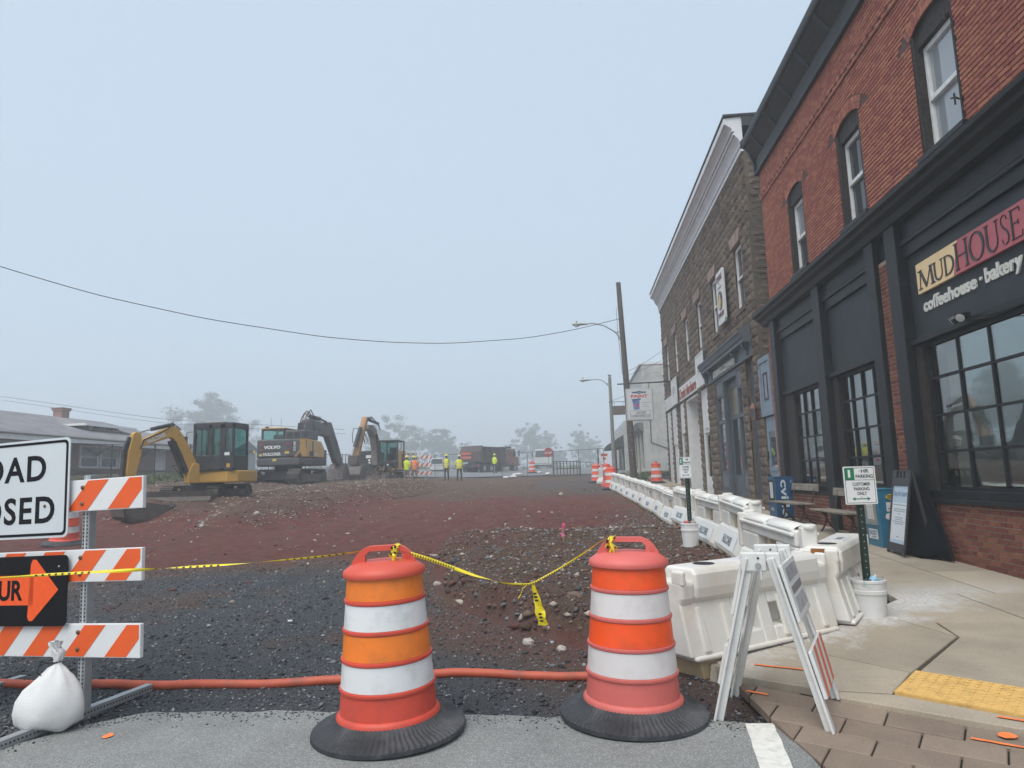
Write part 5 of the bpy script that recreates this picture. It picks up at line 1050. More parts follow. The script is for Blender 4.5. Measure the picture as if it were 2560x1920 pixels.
ax = x1-.075; mz = .855; AR = [(ax, mz), (ax-.205, mz+.205), (ax-.235, mz+.205), (ax-.25, mz+.175), (ax-.225, mz+.10), (x0+.1, mz+.10), (x0+.1, mz-.10), (ax-.225, mz-.10), (ax-.265, mz-.18), (ax-.25, mz-.205), (ax-.22, mz-.205)]
mb = MB(); mb.prism([(a, -.032, b) for a, b in AR[:4]+[AR[8], AR[9], AR[10]]], (0, .002, 0)); mb.box(x0+.1, ax-.22, -.032, -.030, mz-.10, mz+.10); mb.ob('arrow', M_hor, ds)
text('DETOUR', (ax-.315-.66, -.0322, mz-.07), (1, 0, 0), (0, 0, 1),   .66, .14, M_blk, ds, bold=.03, depth=.0015)
mb = MB(); mb.ball((x1-.075, -.032, z1-.075), (.008, .005, .008), 8, 5); mb.ob('bolt', M_gal, ds)
# white sandbag slumped against the foot, neck tied over the lowest rail
M_bag = pm('sandbag_white', (.66, .66, .65), .85, var=.06, ns=5, bump=.22, bs=90, stretch=(1, 1, 2), dirt=(.42, .39, .35), da=.35, dsc=4)
def sandbag(loc, label, s=1., rz=0, neck=True, group=None, seed=1):
    t = thing('sandbag', label, 'sandbag', loc, rz, group); rr = random.Random(seed); mb = MB(); N = 44; vs = []; pr = [(.02, .0), (.17, .005), (.225, .05), (.235, .12), (.225, .2), (.19, .28), (.13, .36), (.075, .42), (.035, .455), (.022, .475)]
    if not neck: pr = [(.02, 0), (.2, .004), (.25, .04), (.25, .09), (.2, .13), (.1, .15), (.02, .152)]
    for i, (r, z) in enumerate(pr):
        for a in range(N):
            th = 2*math.pi*a/N; pl = 1+.09*math.sin(th*7+1)*max(0, (z-.2)/.25)*(1 if neck else 0)+.05*math.sin(th*3+i*.7)+.03*math.sin(th*5-i); sx = 1.0+.18*(1-z/.5)*(math.cos(th) < 0)
            sag = -.10*max(0, (.36-z))*math.cos(th) if neck else 0
            vs.append((r*pl*math.cos(th)*sx*s-(.06*(.3-z) if neck else 0), r*pl*math.sin(th)*.72*s, (z+.012*math.sin(th*4+i*1.3)*(0 < i < len(pr)-2)+sag*.3)*s))
    mb.add(vs, [(i*N+a, i*N+(a+1) % N, (i+1)*N+(a+1) % N, (i+1)*N+a) for i in range(len(pr)-1) for a in range(N)]); mb.ob('bag', M_bag, t, smooth=True)
    if neck:
        mb = MB(); M = 26; vs = []
        for i, (r, z) in enumerate(((.020, .475), (.028, .50), (.036, .53), (.040, .56), (.034, .585), (.042, .61), (.046, .635))):
            for a in range(M): th = 2*math.pi*a/M; q = 1+.30*math.sin(th*6+i*1.9)+.2*rr.uniform(-1, 1); vs.append((r*q*math.cos(th)*s+.015*math.sin(i*.9), r*q*math.sin(th)*.8*s, (z+rr.uniform(-.004, .004))*s))
        mb.add(vs, [(i*M+a, i*M+(a+1) % M, (i+1)*M+(a+1) % M, (i+1)*M+a) for i in range(6) for a in range(M)]); mb.ob('neck', M_bag, t, smooth=True)
        mb = MB(); mb.tube([(.024*math.cos(a)*s, .022*math.sin(a)*s, .477*s) for a in np.linspace(0, 6.4, 16)], .004, 5); mb.tube([(-.02, -.01, .477*s), (-.09, -.02, .47*s), (-.1, -.03, .41*s), (-.07, -.03, .39*s)], .003, 4); mb.ob('tie', M_blk, t)
    return t
sandbag((-3.36, 4.28, .02), 'white sandbag with a tied ruffled neck leaning on the barricade foot', .82, .15)
# ------------------------------------------------------------------ orange conduit lying across the gravel
M_pipe = pm('conduit_orange', (.50, .095, .045), .55, var=.14, ns=7, dirt=(.14, .06, .05), da=.55, dsc=4)
P = [(-9, 5.32), (-7, 5.28), (-5.4, 5.2), (-4.5, 5.17), (-3.7, 5.14), (-3.1, 5.14), (-2.4, 5.17), (-1.8, 5.24), (-1.3, 5.36), (-1.0, 5.41), (-.6, 5.39), (-.2, 5.33), (.15, 5.32), (.48, 5.36)]
cs = []
for i in range(len(P)-1):
    for t in (0, .25, .5, .75): cs.append((P[i][0]+(P[i+1][0]-P[i][0])*t, P[i][1]+(P[i+1][1]-P[i][1])*t))
cs.append(P[-1]); mb = MB(); mb.tube([(a, b, g(a, b)+.027+.004*math.sin(a*3)) for a, b in cs], .034, 12); o = mb.ob('conduit', M_pipe, smooth=True); tag(o, 'orange plastic conduit lying on the dark gravel across the street', 'pipe')
# ------------------------------------------------------------------ caution tape
M_tp = pm('tape_yellow', (.78, .62, .015), .35, var=.08, ns=15); M_ink = pm('tape_ink', (.02, .018, .01), .5)
def ribbon(name, pts, w, label, letters=True):
    t = thing(name, label, 'caution tape', pts[0]); o = pts[0]; n = 90; P = []
    seg = np.array(pts); s = np.concatenate([[0], np.cumsum(np.linalg.norm(np.diff(seg, axis=0), axis=1))]); u = np.linspace(0, s[-1], n)
    C_ = np.stack([np.interp(u, s, seg[:, k]) for k in range(3)], -1); k_ = np.ones(5)/5; Cs = C_.copy()
    for k in range(3): Cs[2:-2, k] = np.convolve(C_[:, k], k_, 'valid')
    mb = MB(o); vs = []; ik = MB(o); rr = random.Random(len(pts)); ph = rr.uniform(0, 3); W = []
    for i in range(n):
        d = Vector(Cs[min(i+1, n-1)]-Cs[max(i-1, 0)]).normalized(); tw = ph+1.1*math.sin(u[i]*2.3+ph)+.8*math.sin(u[i]*5.1); up = Vector((0, 0, 1)); side = d.cross(up).normalized(); nrm = side.cross(d).normalized()
        ww = w*(.55+.45*abs(math.sin(u[i]*1.7+ph))); wv = (nrm*math.cos(tw)+side*math.sin(tw))*ww/2; W.append((Vector(Cs[i]), wv, side)); vs += [tuple(Vector(Cs[i])-wv), tuple(Vector(Cs[i])+side*.004), tuple(Vector(Cs[i])+wv)]
    mb.add(vs, [(i*3+k, (i+1)*3+k, (i+1)*3+k+1, i*3+k+1) for i in range(n-1) for k in (0, 1)]); tp = mb.ob('strip', M_tp, t)
    if letters:
        i = 3
        while i < n-6:
            if (int(u[i]/.42) % 2) == 0:
                for q in (i,): 
                    c0, w0, s0 = W[q]; c1, w1, s1 = W[q+1]; e = Vector(c1)-Vector(c0)
                    for sgn in (-1, 1): ik.prism([tuple(c0+s0*.006*sgn-w0*.7), tuple(c0+e*.32+s0*.006*sgn-w0*.7), tuple(c0+e*.32+s0*.006*sgn+w0*.7), tuple(c0+s0*.006*sgn+w0*.7)], tuple(s0*.001*sgn))
            i += 1
        ik.ob('print', M_ink, tp)
    return t
ribbon('caution_tape', [(-5.2, 4.3, .93), (-3.88, 4.22, .945), (-3.2, 4.22, .975), (-2.85, 4.22, .985), (-2.14, 4.24, 1.01), (-1.6, 4.25, 1.045), (-1.28, 4.26, 1.08), (-1.2, 4.27, 1.088)], .022, 'yellow caution tape stretched from the barricade to the bright orange drum')
ribbon('caution_tape', [(-1.16, 4.27, 1.088), (-.95, 4.3, 1.02), (-.65, 4.33, .905), (-.45, 4.34, .85), (-.30, 4.36, .84), (-.11, 4.42, .93), (.02, 4.48, 1.0), (.16, 4.55, 1.085), (.20, 4.58, 1.09)], .022, 'yellow caution tape sagging between the two front drums')
t = thing('tape_end', 'loose yellow tape end hanging down from the sagging caution tape', 'caution tape', (-.29, 4.36, .84)); mb = MB(); vs = []
for i in range(13): s = i/12; w = .008+.020*min(1, s*1.6)*(1+.2*math.sin(i*1.7)); x_ = .005+.055*s; vs += [(x_-w, -.012*math.sin(i*.9), -.245*s), (x_, .012, -.245*s-.004), (x_+w, -.008*math.sin(i*1.3+1), -.245*s+.004)]
mb.add(vs, [(i*3+k, (i+1)*3+k, (i+1)*3+k+1, i*3+k+1) for i in range(12) for k in (0, 1)]); st_ = mb.ob('strip', M_tp, t); mb = MB()
for i in (2, 3, 4, 8, 9, 10): s = (i+.3)/12; x_ = .005+.055*s; mb.box(x_-.010, x_+.010, -.016, -.013, -.245*s-.012, -.245*s)
mb.ob('print', M_ink, st_)
mb = MB(); mb.tube([(-.03, 0, 0), (-.06, -.01, -.02), (-.075, 0, -.06), (-.09, 0, -.08)], [.004, .005, .006, .008], 4, flat=.3); mb.ob('short_tail', M_tp, t)
for nm, c, lab in ((1, (-1.14, 4.29, 1.075), 'yellow tape knot tied round the handle of the bright orange drum'), (2, (.21, 4.575, 1.07), 'tangled tape knot tied round the handle of the pink lidded drum')):
    t = thing('tape_knot', lab, 'caution tape', c); mb = MB(); rr = random.Random(nm)
    for k in range(5): mb.tube([(rr.uniform(-.02, .02)+.028*math.cos(a)*.6, .045*math.sin(a), .0+.035*math.cos(a)+rr.uniform(-.004, .004)) for a in np.linspace(0, 6.3, 14)], [.006]*14, 4, flat=.4)
    for k in range(4): mb.tube([(0, -.04, 0), (rr.uniform(-.03, .05), -.055, -.03), (rr.uniform(-.02, .08), -.06, -.06)], [.008, .010, .008], 4, flat=.35)
    kn = mb.ob('strip', M_tp, t); mb = MB()
    for k in range(4): a = rr.uniform(-.02, .03); mb.cbox((a, -.048, rr.uniform(-.03, .035)), (.012, .012, .016), 0, rr.uniform(0, 3))
    mb.ob('print', M_ink, kn)
# ------------------------------------------------------------------ white water filled barriers in a chain
M_wb = pm('barrier_white', (.72, .705, .66), .42, var=.05, ns=2.2, dirt=(.50, .40, .27), da=.5, dsc=1.9, trans=.08, bump=.05, bs=30); M_wd = pm('barrier_stain', (.50, .40, .25), .5, var=.2, ns=5); M_lab = pm('label_white', (.70, .71, .71), .4, var=.06, dirt=(.5, .46, .38), da=.3, dsc=5); M_lbt = pm('label_text', (.10, .14, .15), .5)
M_amb = pm('barrier_inside', (.40, .34, .24), .6, var=.2, ns=4)
def chain_barrier():
    """six foot barrier along local x: lugs, capped top, window, flared foot with a label"""
    t = thing('water_barrier', 'x', 'barrier', (0, 0, 0), 0, 'white water filled barriers lining the sidewalk'); L2 = .86; mb = MB()
    wall = .105
    mb.box(-L2, L2, -wall, wall, .60, .76); mb.box(-L2, -.30, -wall, wall, .40, .60); mb.box(.30, L2, -wall, wall, .40, .60)
    pr = [(-.20, .05), (-.235, .08), (-.235, .14), (-.135, .38), (-wall, .41), (wall, .41), (.135, .38), (.235, .14), (.235, .08), (.20, .05)]
    mb.prism([(-L2, a, b) for a, b in pr], (2*L2, 0, 0)); sh = mb.ob('shell', M_wb, t, bevel=.022, seg=3); mb = MB(); mb.box(-.025, .03, -wall+.03, wall-.03, .40, .61); mb.box(-.31, .31, -.015, .02, .40, .61); mb.ob('window_web', M_amb, t)
    for i in (-1, 1):
        mb = MB(); n = 14; a = [(i*.40-.36, 0), (i*.40+.34, 0)]
        vs = []
        for x_ in (i*.41-.37, i*.41-.34, i*.41+.34, i*.41+.37):
            e = 1 if abs(x_-i*.41) < .35 else .7
            for k in range(n+1): th = math.pi*k/n; vs.append((x_, -.115*math.cos(th)*e, .755+.06*math.sin(th)*e))
        mb.add(vs, [(r_*(n+1)+k, (r_+1)*(n+1)+k, (r_+1)*(n+1)+k+1, r_*(n+1)+k+1) for r_ in range(3) for k in range(n)]); mb.ob('cap', M_wb, t, smooth=True)
    mb = MB(); mb.box(-L2+.01, L2-.01, -.14, -.10, .70, .735); mb.box(-L2+.01, L2-.01, .10, .14, .70, .735); mb.ob('top_rib', M_wb, t, bevel=.012)
    for s in (-1, 1):
        mb = MB(); mb.box(min(s*L2, s*(L2+.09)), max(s*L2, s*(L2+.09)), -.10+.03*s, .05+.03*s, .40, .80); mb.tube([(s*(L2+.05), .01, .78), (s*(L2+.05), .01, .825)], .075, 14); mb.box(min(s*L2, s*(L2+.07)), max(s*L2, s*(L2+.07)), -.16, .16, .07, .26); mb.ob('lug', M_wb, t, bevel=.015)
    for x_ in (-.55, .0, .55):
        mb = MB(); mb.box(x_-.12, x_+.12, -.205, .205, .0, .06); mb.ob('foot', M_wd, t, bevel=.01)
    # label on the slope facing the dug street (local -y)
    dy, dz = .13, -.16; nn = Vector((0, -.923, .385)); U = Vector((0, .10, .24)).normalized(); o0 = Vector((-.55, -.232, .148))+nn*.004
    mb = MB(); q = [o0, o0+Vector((1.1, 0, 0)), o0+Vector((1.1, 0, 0))+U*.21, o0+U*.21]; mb.prism([tuple(p) for p in q], tuple(nn*.004)); lb = mb.ob('label', M_lab, t)
    text('FAULCONER', tuple(o0+Vector((.26, 0, 0))+U*.045+nn*.005), (1, 0, 0), tuple(U), .58, .12, M_lbt, lb, bold=.03, depth=.001)
    return t
WBR = chain_barrier()
CH = [((2.14, 7.78), 93), ((2.22, 9.66), 88), ((2.24, 11.5), 92), ((2.38, 13.3), 84), ((2.40, 15.15), 93), ((2.36, 17.0), 91), ((2.34, 18.85), 89), ((2.30, 20.7), 92), ((2.26, 22.55), 90), ((2.20, 24.4), 92), ((2.12, 26.25), 93), ((2.04, 28.1), 92), ((1.95, 29.95), 93), ((1.86, 31.8), 92)]
ordn = ['first white chain barrier, nearest to the folding barricade, seen along its capped top', 'second white chain barrier up the street, its company label reading clearly', 'third white chain barrier, right behind the near sign bucket', 'fourth white chain barrier, just past the near sign bucket', 'fifth white chain barrier from the near end of the chain', 'sixth white chain barrier from the near end of the chain', 'seventh white chain barrier from the near end of the chain', 'eighth white chain barrier from the near end of the chain', 'ninth white chain barrier from the near end of the chain', 'tenth white chain barrier from the near end of the chain', 'eleventh white chain barrier from the near end of the chain', 'twelfth white chain barrier from the near end of the chain', 'thirteenth white chain barrier, last but one up the street', 'fourteenth and last white chain barrier, far up the street']
for i, ((x_, y_), a) in enumerate(CH):
    z = .5*(g(x_-.25, y_)+g(x_-.15, y_-.6))-.01; sl = math.atan(.027); o = WBR if i == 0 else dup(WBR, (0, 0, 0)); o['label'] = ordn[i]
    o.location = (x_, y_, z); o.rotation_euler = Euler((0, -sl, R(a+180)) if False else (0, 0, 0)); o.rotation_euler = (0, sl, R(a-180))
# red and white end barriers up the street
M_brd = pm('barrier_red', (.55, .07, .06), .5, var=.1)
RB = thing('water_barrier', 'faded red water barrier leaning between white ones past the end of the chain', 'barrier', (1.72, 34.4, g(1.72, 34.4)), R(-75), 'red and white barriers past the chain')
mb = MB(); mb.prism([(-.8, a, b) for a, b in [(-.24, 0), (-.24, .12), (-.1, .36), (-.09, .86), (.09, .86), (.1, .36), (.24, .12), (.24, 0)]], (1.6, 0, 0)); mb.ob('shell', M_brd, RB, bevel=.02); mb = MB(); mb.box(-.5, .5, -.095, -.09, .5, .78); mb.ob('label', M_lab, RB); mb = MB()
for s in (-1, 1): mb.box(s*.8-.06, s*.8+.06, -.06, .06, .3, .9)
mb.ob('lug', M_brd, RB, bevel=.02)
r2_ = dup(RB, (1.66, 36.3, g(1.66, 36.3)), R(-94), 'white water barrier behind the faded red one past the chain')
for c in r2_.children:
    if c.name.startswith(('shell', 'lug')):
        c.data = c.data.copy(); c.data.materials[0] = M_wb
r3_ = dup(r2_, (1.55, 38.4, g(1.55, 38.4)), R(-82), 'white water barrier furthest up the street, beside the two far drums')
# ------------------------------------------------------------------ the two heavier barriers at the corner
def heavy_barrier(loc, rz, label, rust=False, rx=0, ry=0):
    t = thing('water_barrier', label, 'barrier', loc, rz, 'bulky white barriers at the corner', rx, ry); L2 = .88; M2 = M_wb
    mb = MB()   # lower skirt with two blind openings
    def skirt(x0, x1, inn=0.): mb.prism([(x0, a, b) for a, b in [(-.22+inn, .16), (-.125+inn*.6, .55), (.125-inn*.6, .55), (.22-inn, .16)]], (x1-x0, 0, 0))
    skirt(-L2, -.34); skirt(.34, L2); skirt(-.06, .08); 
    for a, b in ((-.34, -.06), (.08, .34)):
        mb.prism([(a, p, q) for p, q in [(-.22, .16), (-.195, .27), (.195, .27), (.22, .16)]], (b-a, 0, 0)); mb.prism([(a, p, q) for p, q in [(-.04, .25), (-.04, .55), (.04, .55), (.04, .25)]], (b-a, 0, 0)); mb.prism([(a, p, q) for p, q in [(-.155, .44), (-.125, .55), (.125, .55), (.155, .44)]], (b-a, 0, 0))
    mb.box(-L2+.03, L2-.03, -.25, .25, .135, .17); mb.ob('skirt', M2, t, bevel=.018, seg=3)
    mb = MB(); 
    pr = [(-.125, .52), (-.165, .57), (-.175, .64), (-.17, .74), (-.14, .785), (.14, .785), (.17, .74), (.175, .64), (.165, .57), (.125, .52)]
    mb.prism([(-L2+.13, a, b) for a, b in pr], (2*L2-.26, 0, 0)); mb.ob('beam', M2, t, bevel=.03, seg=3)
    mb = MB(); 
    for s in (-1, 1):
        pr2 = [(-.125, .50), (-.155, .57), (-.16, .66), (-.155, .70), (.155, .70), (.16, .66), (.155, .57), (.125, .50)]; mb.prism([(s*L2-(.14 if s > 0 else 0), a, b) for a, b in pr2], (.14, 0, 0))
    mb.ob('end_lug', M2, t, bevel=.03, seg=3)
    mb = MB(); mb.box(-L2, -L2+.05, -.165, -.045, .66, .775); mb.box(-L2, -L2+.05, .045, .165, .66, .775); mb.box(L2-.05, L2, -.165, -.06, .66, .775); mb.box(L2-.05, L2, .06, .165, .66, .775); mb.ob('hook', M2, t, bevel=.02, seg=3)
    for x_ in (-.58, .58): mb = MB(); mb.prism([(x_-.18, -.21, .0), (x_+.16, -.21, 0), (x_+.20, -.21, .14), (x_-.22, -.21, .14)], (0, .42, 0)); mb.box(x_-.10, x_+.08, -.216, -.21, .03, .10); mb.ob('foot', M_wd, t, bevel=.02)
    mb = MB(); mb.lathe([(.085, .786), (.085, .789)], 24, (-.47, 0, 0)); mb.ob('fill_hole', M_hole, t)
    mb = MB(); mb.box(-.16, .30, -.09, .09, .785, .789); lb = mb.ob('sticker', M_lab, t); text('WATER FILLED', (-.06, -.05, .790), (1, 0, 0), (0, 1, 0), .25, .06, M_gry, lb, depth=.001)
    mb = MB()
    for x_ in (-.72, -.45, .2, .47, .70): mb.prism([(x_-.02, -.232, .19), (x_+.05, -.232, .19), (x_+.03, -.150, .50), (x_-.02, -.150, .50)], (0, .03, 0))
    mb.ob('ribs', M2, t, bevel=.01)
    if rust:
        M_rs = pm('rust_stain', (.30, .105, .015), .6, var=.35, ns=9, dirt=(.10, .04, .01), da=.6, dsc=12); mb = MB(); mb.prism([(-L2-.003, -.05, .60), (-L2-.003, .06, .60), (-L2-.003, .06, .775), (-L2-.003, -.05, .775)], (.05, 0, 0)); mb.prism([(-L2-.002, .02, .16), (-L2-.002, .19, .16), (-L2-.002, .12, .5), (-L2-.002, .05, .5)], (.004, 0, 0)); mb.ob('rust', M_rs, t)
    return t
ang = math.degrees(math.atan2(1.05, 1.42))
heavy_barrier((1.37, 5.95, .0), R(ang), 'bulky white barrier at the corner with a dark round fill hole on top')
heavy_barrier((2.58, 7.22, .02), R(60), 'bulky white barrier with orange rust stains beside the sign bucket', True)
# ------------------------------------------------------------------ white folding barricade seen from its end
M_pl = pm('plastic_white', (.66, .66, .64), .45, var=.05, ns=3, dirt=(.40, .38, .34), da=.32, dsc=8, bump=.05, bs=80); M_strp = pm('stripe_orange_faded', (.60, .14, .08), .5, var=.08)
AF = thing('folding_barricade', 'white plastic folding barricade standing open on the sidewalk corner', 'barricade', (0, 0, 0)); dd = Vector((.40, .92, 0)).normalized(); W_ = .50
apx = Vector((1.10, 4.36, 1.0)); ll = Vector((.80, 4.50, .0)); lr = Vector((1.405, 4.235, .02)); AF.location = (1.1, 4.6, 0); OF = Vector((1.1, 4.6, 0))
def leg(a, b, w, nm='leg'):
    mb = MB(OF); d = (b-a).normalized(); mb.beam(a, b, .068, .016, up=tuple(Vector((0, 0, 1)).cross(dd))); s = dd*.032; n_ = d.cross(dd).normalized(); mb.beam(a+dd*.009+n_*(.022 if nm == 'l' else -.022), b+dd*.009+n_*(.022 if nm == 'l' else -.022), .016, .045, up=tuple(n_)); return mb.ob('leg', M_pl, AF, bevel=.005)
sdir = (lr-ll).normalized()
for k in (0, 1):
    o_ = dd*W_*k; zl = Vector((0, 0, g(1.0, 5.0)+.02)) if k else Vector((0, 0, 0))
    leg(apx+o_-sdir*.075+Vector((0, 0, -.02)), ll+o_+zl*.0, .07, 'l'); leg(apx+o_+sdir*.075+Vector((0, 0, -.02)), lr+o_+Vector((0, 0, .045*k)), .07, 'r')
    mb = MB(OF); c = apx+o_; mb.beam(c-sdir*.115+Vector((0, 0, -.045)), c+sdir*.035+Vector((0, 0, -.045)), .03, .115); mb.beam(c-sdir*.03+Vector((0, 0, -.045))+dd*.03, c+sdir*.115+Vector((0, 0, -.045))+dd*.03, .03, .105); hg = mb.ob('hinge', M_pl, AF, bevel=.01)
    mb = MB(OF); q = c+Vector((0, 0, -.065))-sdir*.01-dd*.016; mb.cyl(q, q-dd*.012, .017, 14); mb.ob('bolt', M_gal, hg); mb = MB(OF); q = c+Vector((0, 0, -.022))-sdir*.008-dd*.0155; mb.cyl(q, q-dd*.002, .007, 10); mb.ob('hole', M_hole, hg)
    mb = MB(OF); q = c+Vector((0, 0, -.10)); mb.beam(q-dd*.01, q-dd*.01+Vector((0, 0, -.05)), .018, .008, up=(1, 0, 0)); mb.ob('strap', M_pl, hg)
ur = ((apx+sdir*.075)-lr); nr_ = dd.cross(ur).normalized(); nr_ = nr_ if nr_.x > 0 else -nr_
def board(t0, t1, nm, m_, off, stripes=False, base=lr, up_=ur, nrm=nr_, ex=.03):
    a = base+up_*t0+nrm*off-dd*ex; b = base+up_*t1+nrm*off-dd*ex; e = dd*(W_+2*ex); mb = MB(OF); mb.prism([tuple(a), tuple(a+e), tuple(b+e), tuple(b)], tuple(nrm*.022)); bo = mb.ob(nm, m_, AF, bevel=.006)
    if stripes:
        mb = MB(OF); N = 3; A = a+nrm*.0225; B = b+nrm*.0225
        for k in range(N): s0 = .06+k*.33; mb.prism([tuple(A+e*s0), tuple(A+e*(s0+.16)), tuple(B+e*min(1, s0+.30)), tuple(B+e*(s0+.14))], tuple(nrm*.001))
        mb.ob('stripes', M_strp, bo)
    return bo
bd_ = board(.60, .93, 'board', M_pl, .012); M_stk = pm('sticker_grey', (.40, .42, .45), .4, var=.3, ns=9)
a = lr+ur*.62+nr_*.0345; b = lr+ur*.91+nr_*.0345; mb = MB(OF); mb.prism([tuple(a), tuple(a+dd*W_*.98), tuple(b+dd*W_*.98), tuple(b)], tuple(nr_*.0015)); sk = mb.ob('sticker', M_lab, bd_)
for s0, s1, m_ in ((.02, .30, M_stk), (.40, .55, M_gry), (.62, .92, M_stk)):
    mb = MB(OF); a2 = a+(b-a)*(1-s1)+nr_*.0016; b2 = a+(b-a)*(1-s0)+nr_*.0016; mb.prism([tuple(a2+dd*.03), tuple(a2+dd*.46), tuple(b2+dd*.46), tuple(b2+dd*.03)], tuple(nr_*.001)); mb.ob('sticker_print', m_, sk)
board(.18, .44, 'board', M_pl, .012, True); ul = (apx-sdir*.075)-ll; nl_ = dd.cross(ul).normalized(); nl_ = nl_ if nl_.x < 0 else -nl_
board(.62, .93, 'board', M_pl, .012, True, ll, ul, nl_, -.02); board(.20, .44, 'board', M_pl, .012, True, ll, ul, nl_, -.02)
# ------------------------------------------------------------------ parking signs on posts in buckets
M_bkt = pm('bucket_white', (.66, .66, .65), .5, var=.04, ns=3, dirt=(.45, .42, .38), da=.35, dsc=7); M_gp = pm('post_green', (.008, .026, .018), .5, var=.2); M_sgr = pm('sign_green', (.015, .17, .075), .45); M_cup = glassmat('clear_cup', refl=.10)
def bucket(loc, label, r=.15, h=.37, trash=0):
    t = thing('bucket', label, 'bucket', loc, 0, 'white buckets holding parking signs'); mb = MB(); k = h/.37
    mb.lathe([(r*.86, 0), (r*.97, .24*k), (r*1.03, .245*k), (r*1.035, .275*k), (r*.985, .28*k), (r*.99, .34*k), (r*1.03, .345*k), (r*1.03, .365*k), (r*.97, .37*k), (r*.93, .36*k), (r*.9, .3*k), (.001, .29*k)], 30); mb.ob('pail', M_bkt, t, smooth=40)
    return t
def psign(loc, label, w, h, z0, z1, rz, zb):
    t = thing('parking_sign', label, 'sign', loc, rz, 'customer parking signs'); y = -.03
    mb = MB(); mb.box(-.03, .03, .0, .006, zb, z0+.03); mb.box(-.03, -.022, .0, .035, zb, z1-.02); mb.box(.022, .03, .0, .035, zb, z1-.02); ps = mb.ob('post', M_gp, t); mb = MB()
    for k in range(int((z0-zb-.03)/.06)): mb.cyl((0, -.001, zb+.05+k*.06), (0, 0.001, zb+.05+k*.06), .004, 6)
    mb.ob('holes', M_lab, ps)
    s = w/.30; bd = [(a, y, b) for a, b in rrect(-w/2, w/2, z0, z1, .012*s)]; mb = MB(); mb.prism(bd, (0, .004, 0)); b = mb.ob('plate', M_rw, t); H = z1-z0; yf = y-.0012
    mb = MB(); o_, i_ = rrect(-w/2+.012*s, w/2-.012*s, z0+.012*s, z1-.012*s, .01*s), rrect(-w/2+.016*s, w/2-.016*s, z0+.016*s, z1-.016*s, .008*s); frame_ring(mb, o_, i_, yf, .0012); mb.box(-w/2+.016*s, w/2-.016*s, yf, y, z0+H*.635, z0+H*.645); mb.ob('border', M_gp, b)
    mb = MB(); mb.box(-w/2+.016*s, -w/2+w*.34, yf, y, z0+H*.645, z1-.016*s); nb = mb.ob('number_field', M_sgr, b); text('1', (-w/2+w*.145, yf-.0005, z0+H*.71), (1, 0, 0), (0, 0, 1), w*.07, H*.20, M_rw, nb, bold=.02, depth=.001)
    text('HR', (-w/2+w*.56, yf, z0+H*.83), (1, 0, 0), (0, 0, 1), w*.24, H*.095, M_gp, b, bold=.015, depth=.001); text('PARKING', (-w/2+w*.38, yf, z0+H*.69), (1, 0, 0), (0, 0, 1), w*.54, H*.095, M_gp, b, bold=.015, depth=.001)
    for s_, ww, zz in (('CUSTOMER', .55, .49), ('PARKING', .48, .365), ('ONLY', .30, .245)): text(s_, (-w*ww/2+.01*s, yf, z0+H*zz), (1, 0, 0), (0, 0, 1), w*ww, H*.085, M_gp, b, bold=.012, depth=.001)
    mb = MB(); za = z0+H*.145; mb.box(-w*.2, w*.2, yf, y, za-H*.012, za+H*.012)
    for q in (-1, 1): mb.prism([(q*w*.29, yf, za), (q*w*.19, yf, za+H*.045), (q*w*.19, yf, za-H*.045)], (0, .0012, 0))
    mb.ob('arrow', M_sgr, b); mb = MB(); mb.ball((-w*.0, y-.002, z1-H*.12), .006*s, 8, 5); mb.ball((0, y-.002, z0+H*.20), .005*s, 8, 5); mb.ob('bolt', M_gal, b)
    return t
bz = .13; bucket((2.68, 6.80, bz-.02), 'white bucket at the corner of the sidewalk with plastic cups in it'); psign((2.68, 6.80, 0), 'customer parking sign on a green post in the near sidewalk bucket', .30, .355, 1.165, 1.52, R(4), bz+.1)
ck = g(1.75, 11.0); bucket((1.75, 11.0, ck), 'white bucket in the dirt against the chain of barriers', .135, .36); psign((1.75, 11.0, ck), 'customer parking sign on a green post beside the chain of barriers', .205, .33, 1.05, 1.38, R(-32), .12)
for k, (x_, y_, z, a, c) in enumerate(((2.60, 6.73, .41, .5, 0), (2.66, 6.70, .44, 2.2, 1), (2.78, 6.74, .40, 4, 0), (2.63, 6.78, .40, 1.2, 0))):
    t = thing('plastic_cup', ('clear plastic cup tipped in the near bucket, leftmost', 'clear plastic cup with blue print on top of the near bucket', 'clear ribbed cup standing up at the right in the near bucket', 'crushed clear cup below the others in the near bucket')[k], 'cup', (x_, y_, z), a, 'cups thrown into the near bucket', rx=(.9, 1.0, .3, 1.4)[k]); mb = MB(); mb.lathe([(.028, 0), (.044, .10), (.047, .102)], 16, cap=False); mb.ob('cup', M_cup, t, smooth=True)
    if c: mb = MB(); mb.lathe([(.0345, .035), (.041, .08)], 16, cap=False); mb.ob('print', pm('cup_print', (.25, .45, .6), .5), t)
for k, (dx, dy, c) in enumerate(((-.05, -.03, (.5, .12, .14)), (.05, -.04, (.35, .32, .3)), (.01, .05, (.6, .6, .6)))):
    t = thing('crumpled_can', ('crumpled reddish can in the bucket by the barriers', 'crumpled grey can in the bucket by the barriers', 'crumpled white wrapper in the bucket by the barriers')[k], 'litter', (1.75+dx, 11+dy, ck+.37)); mb = MB(); mb.ball((0, 0, 0), (.05, .035, .03), 9, 6); mb.ob('can', pm('litter_%s' % 'abc'[k], c, .5, var=.3, ns=20, bump=.6), t)
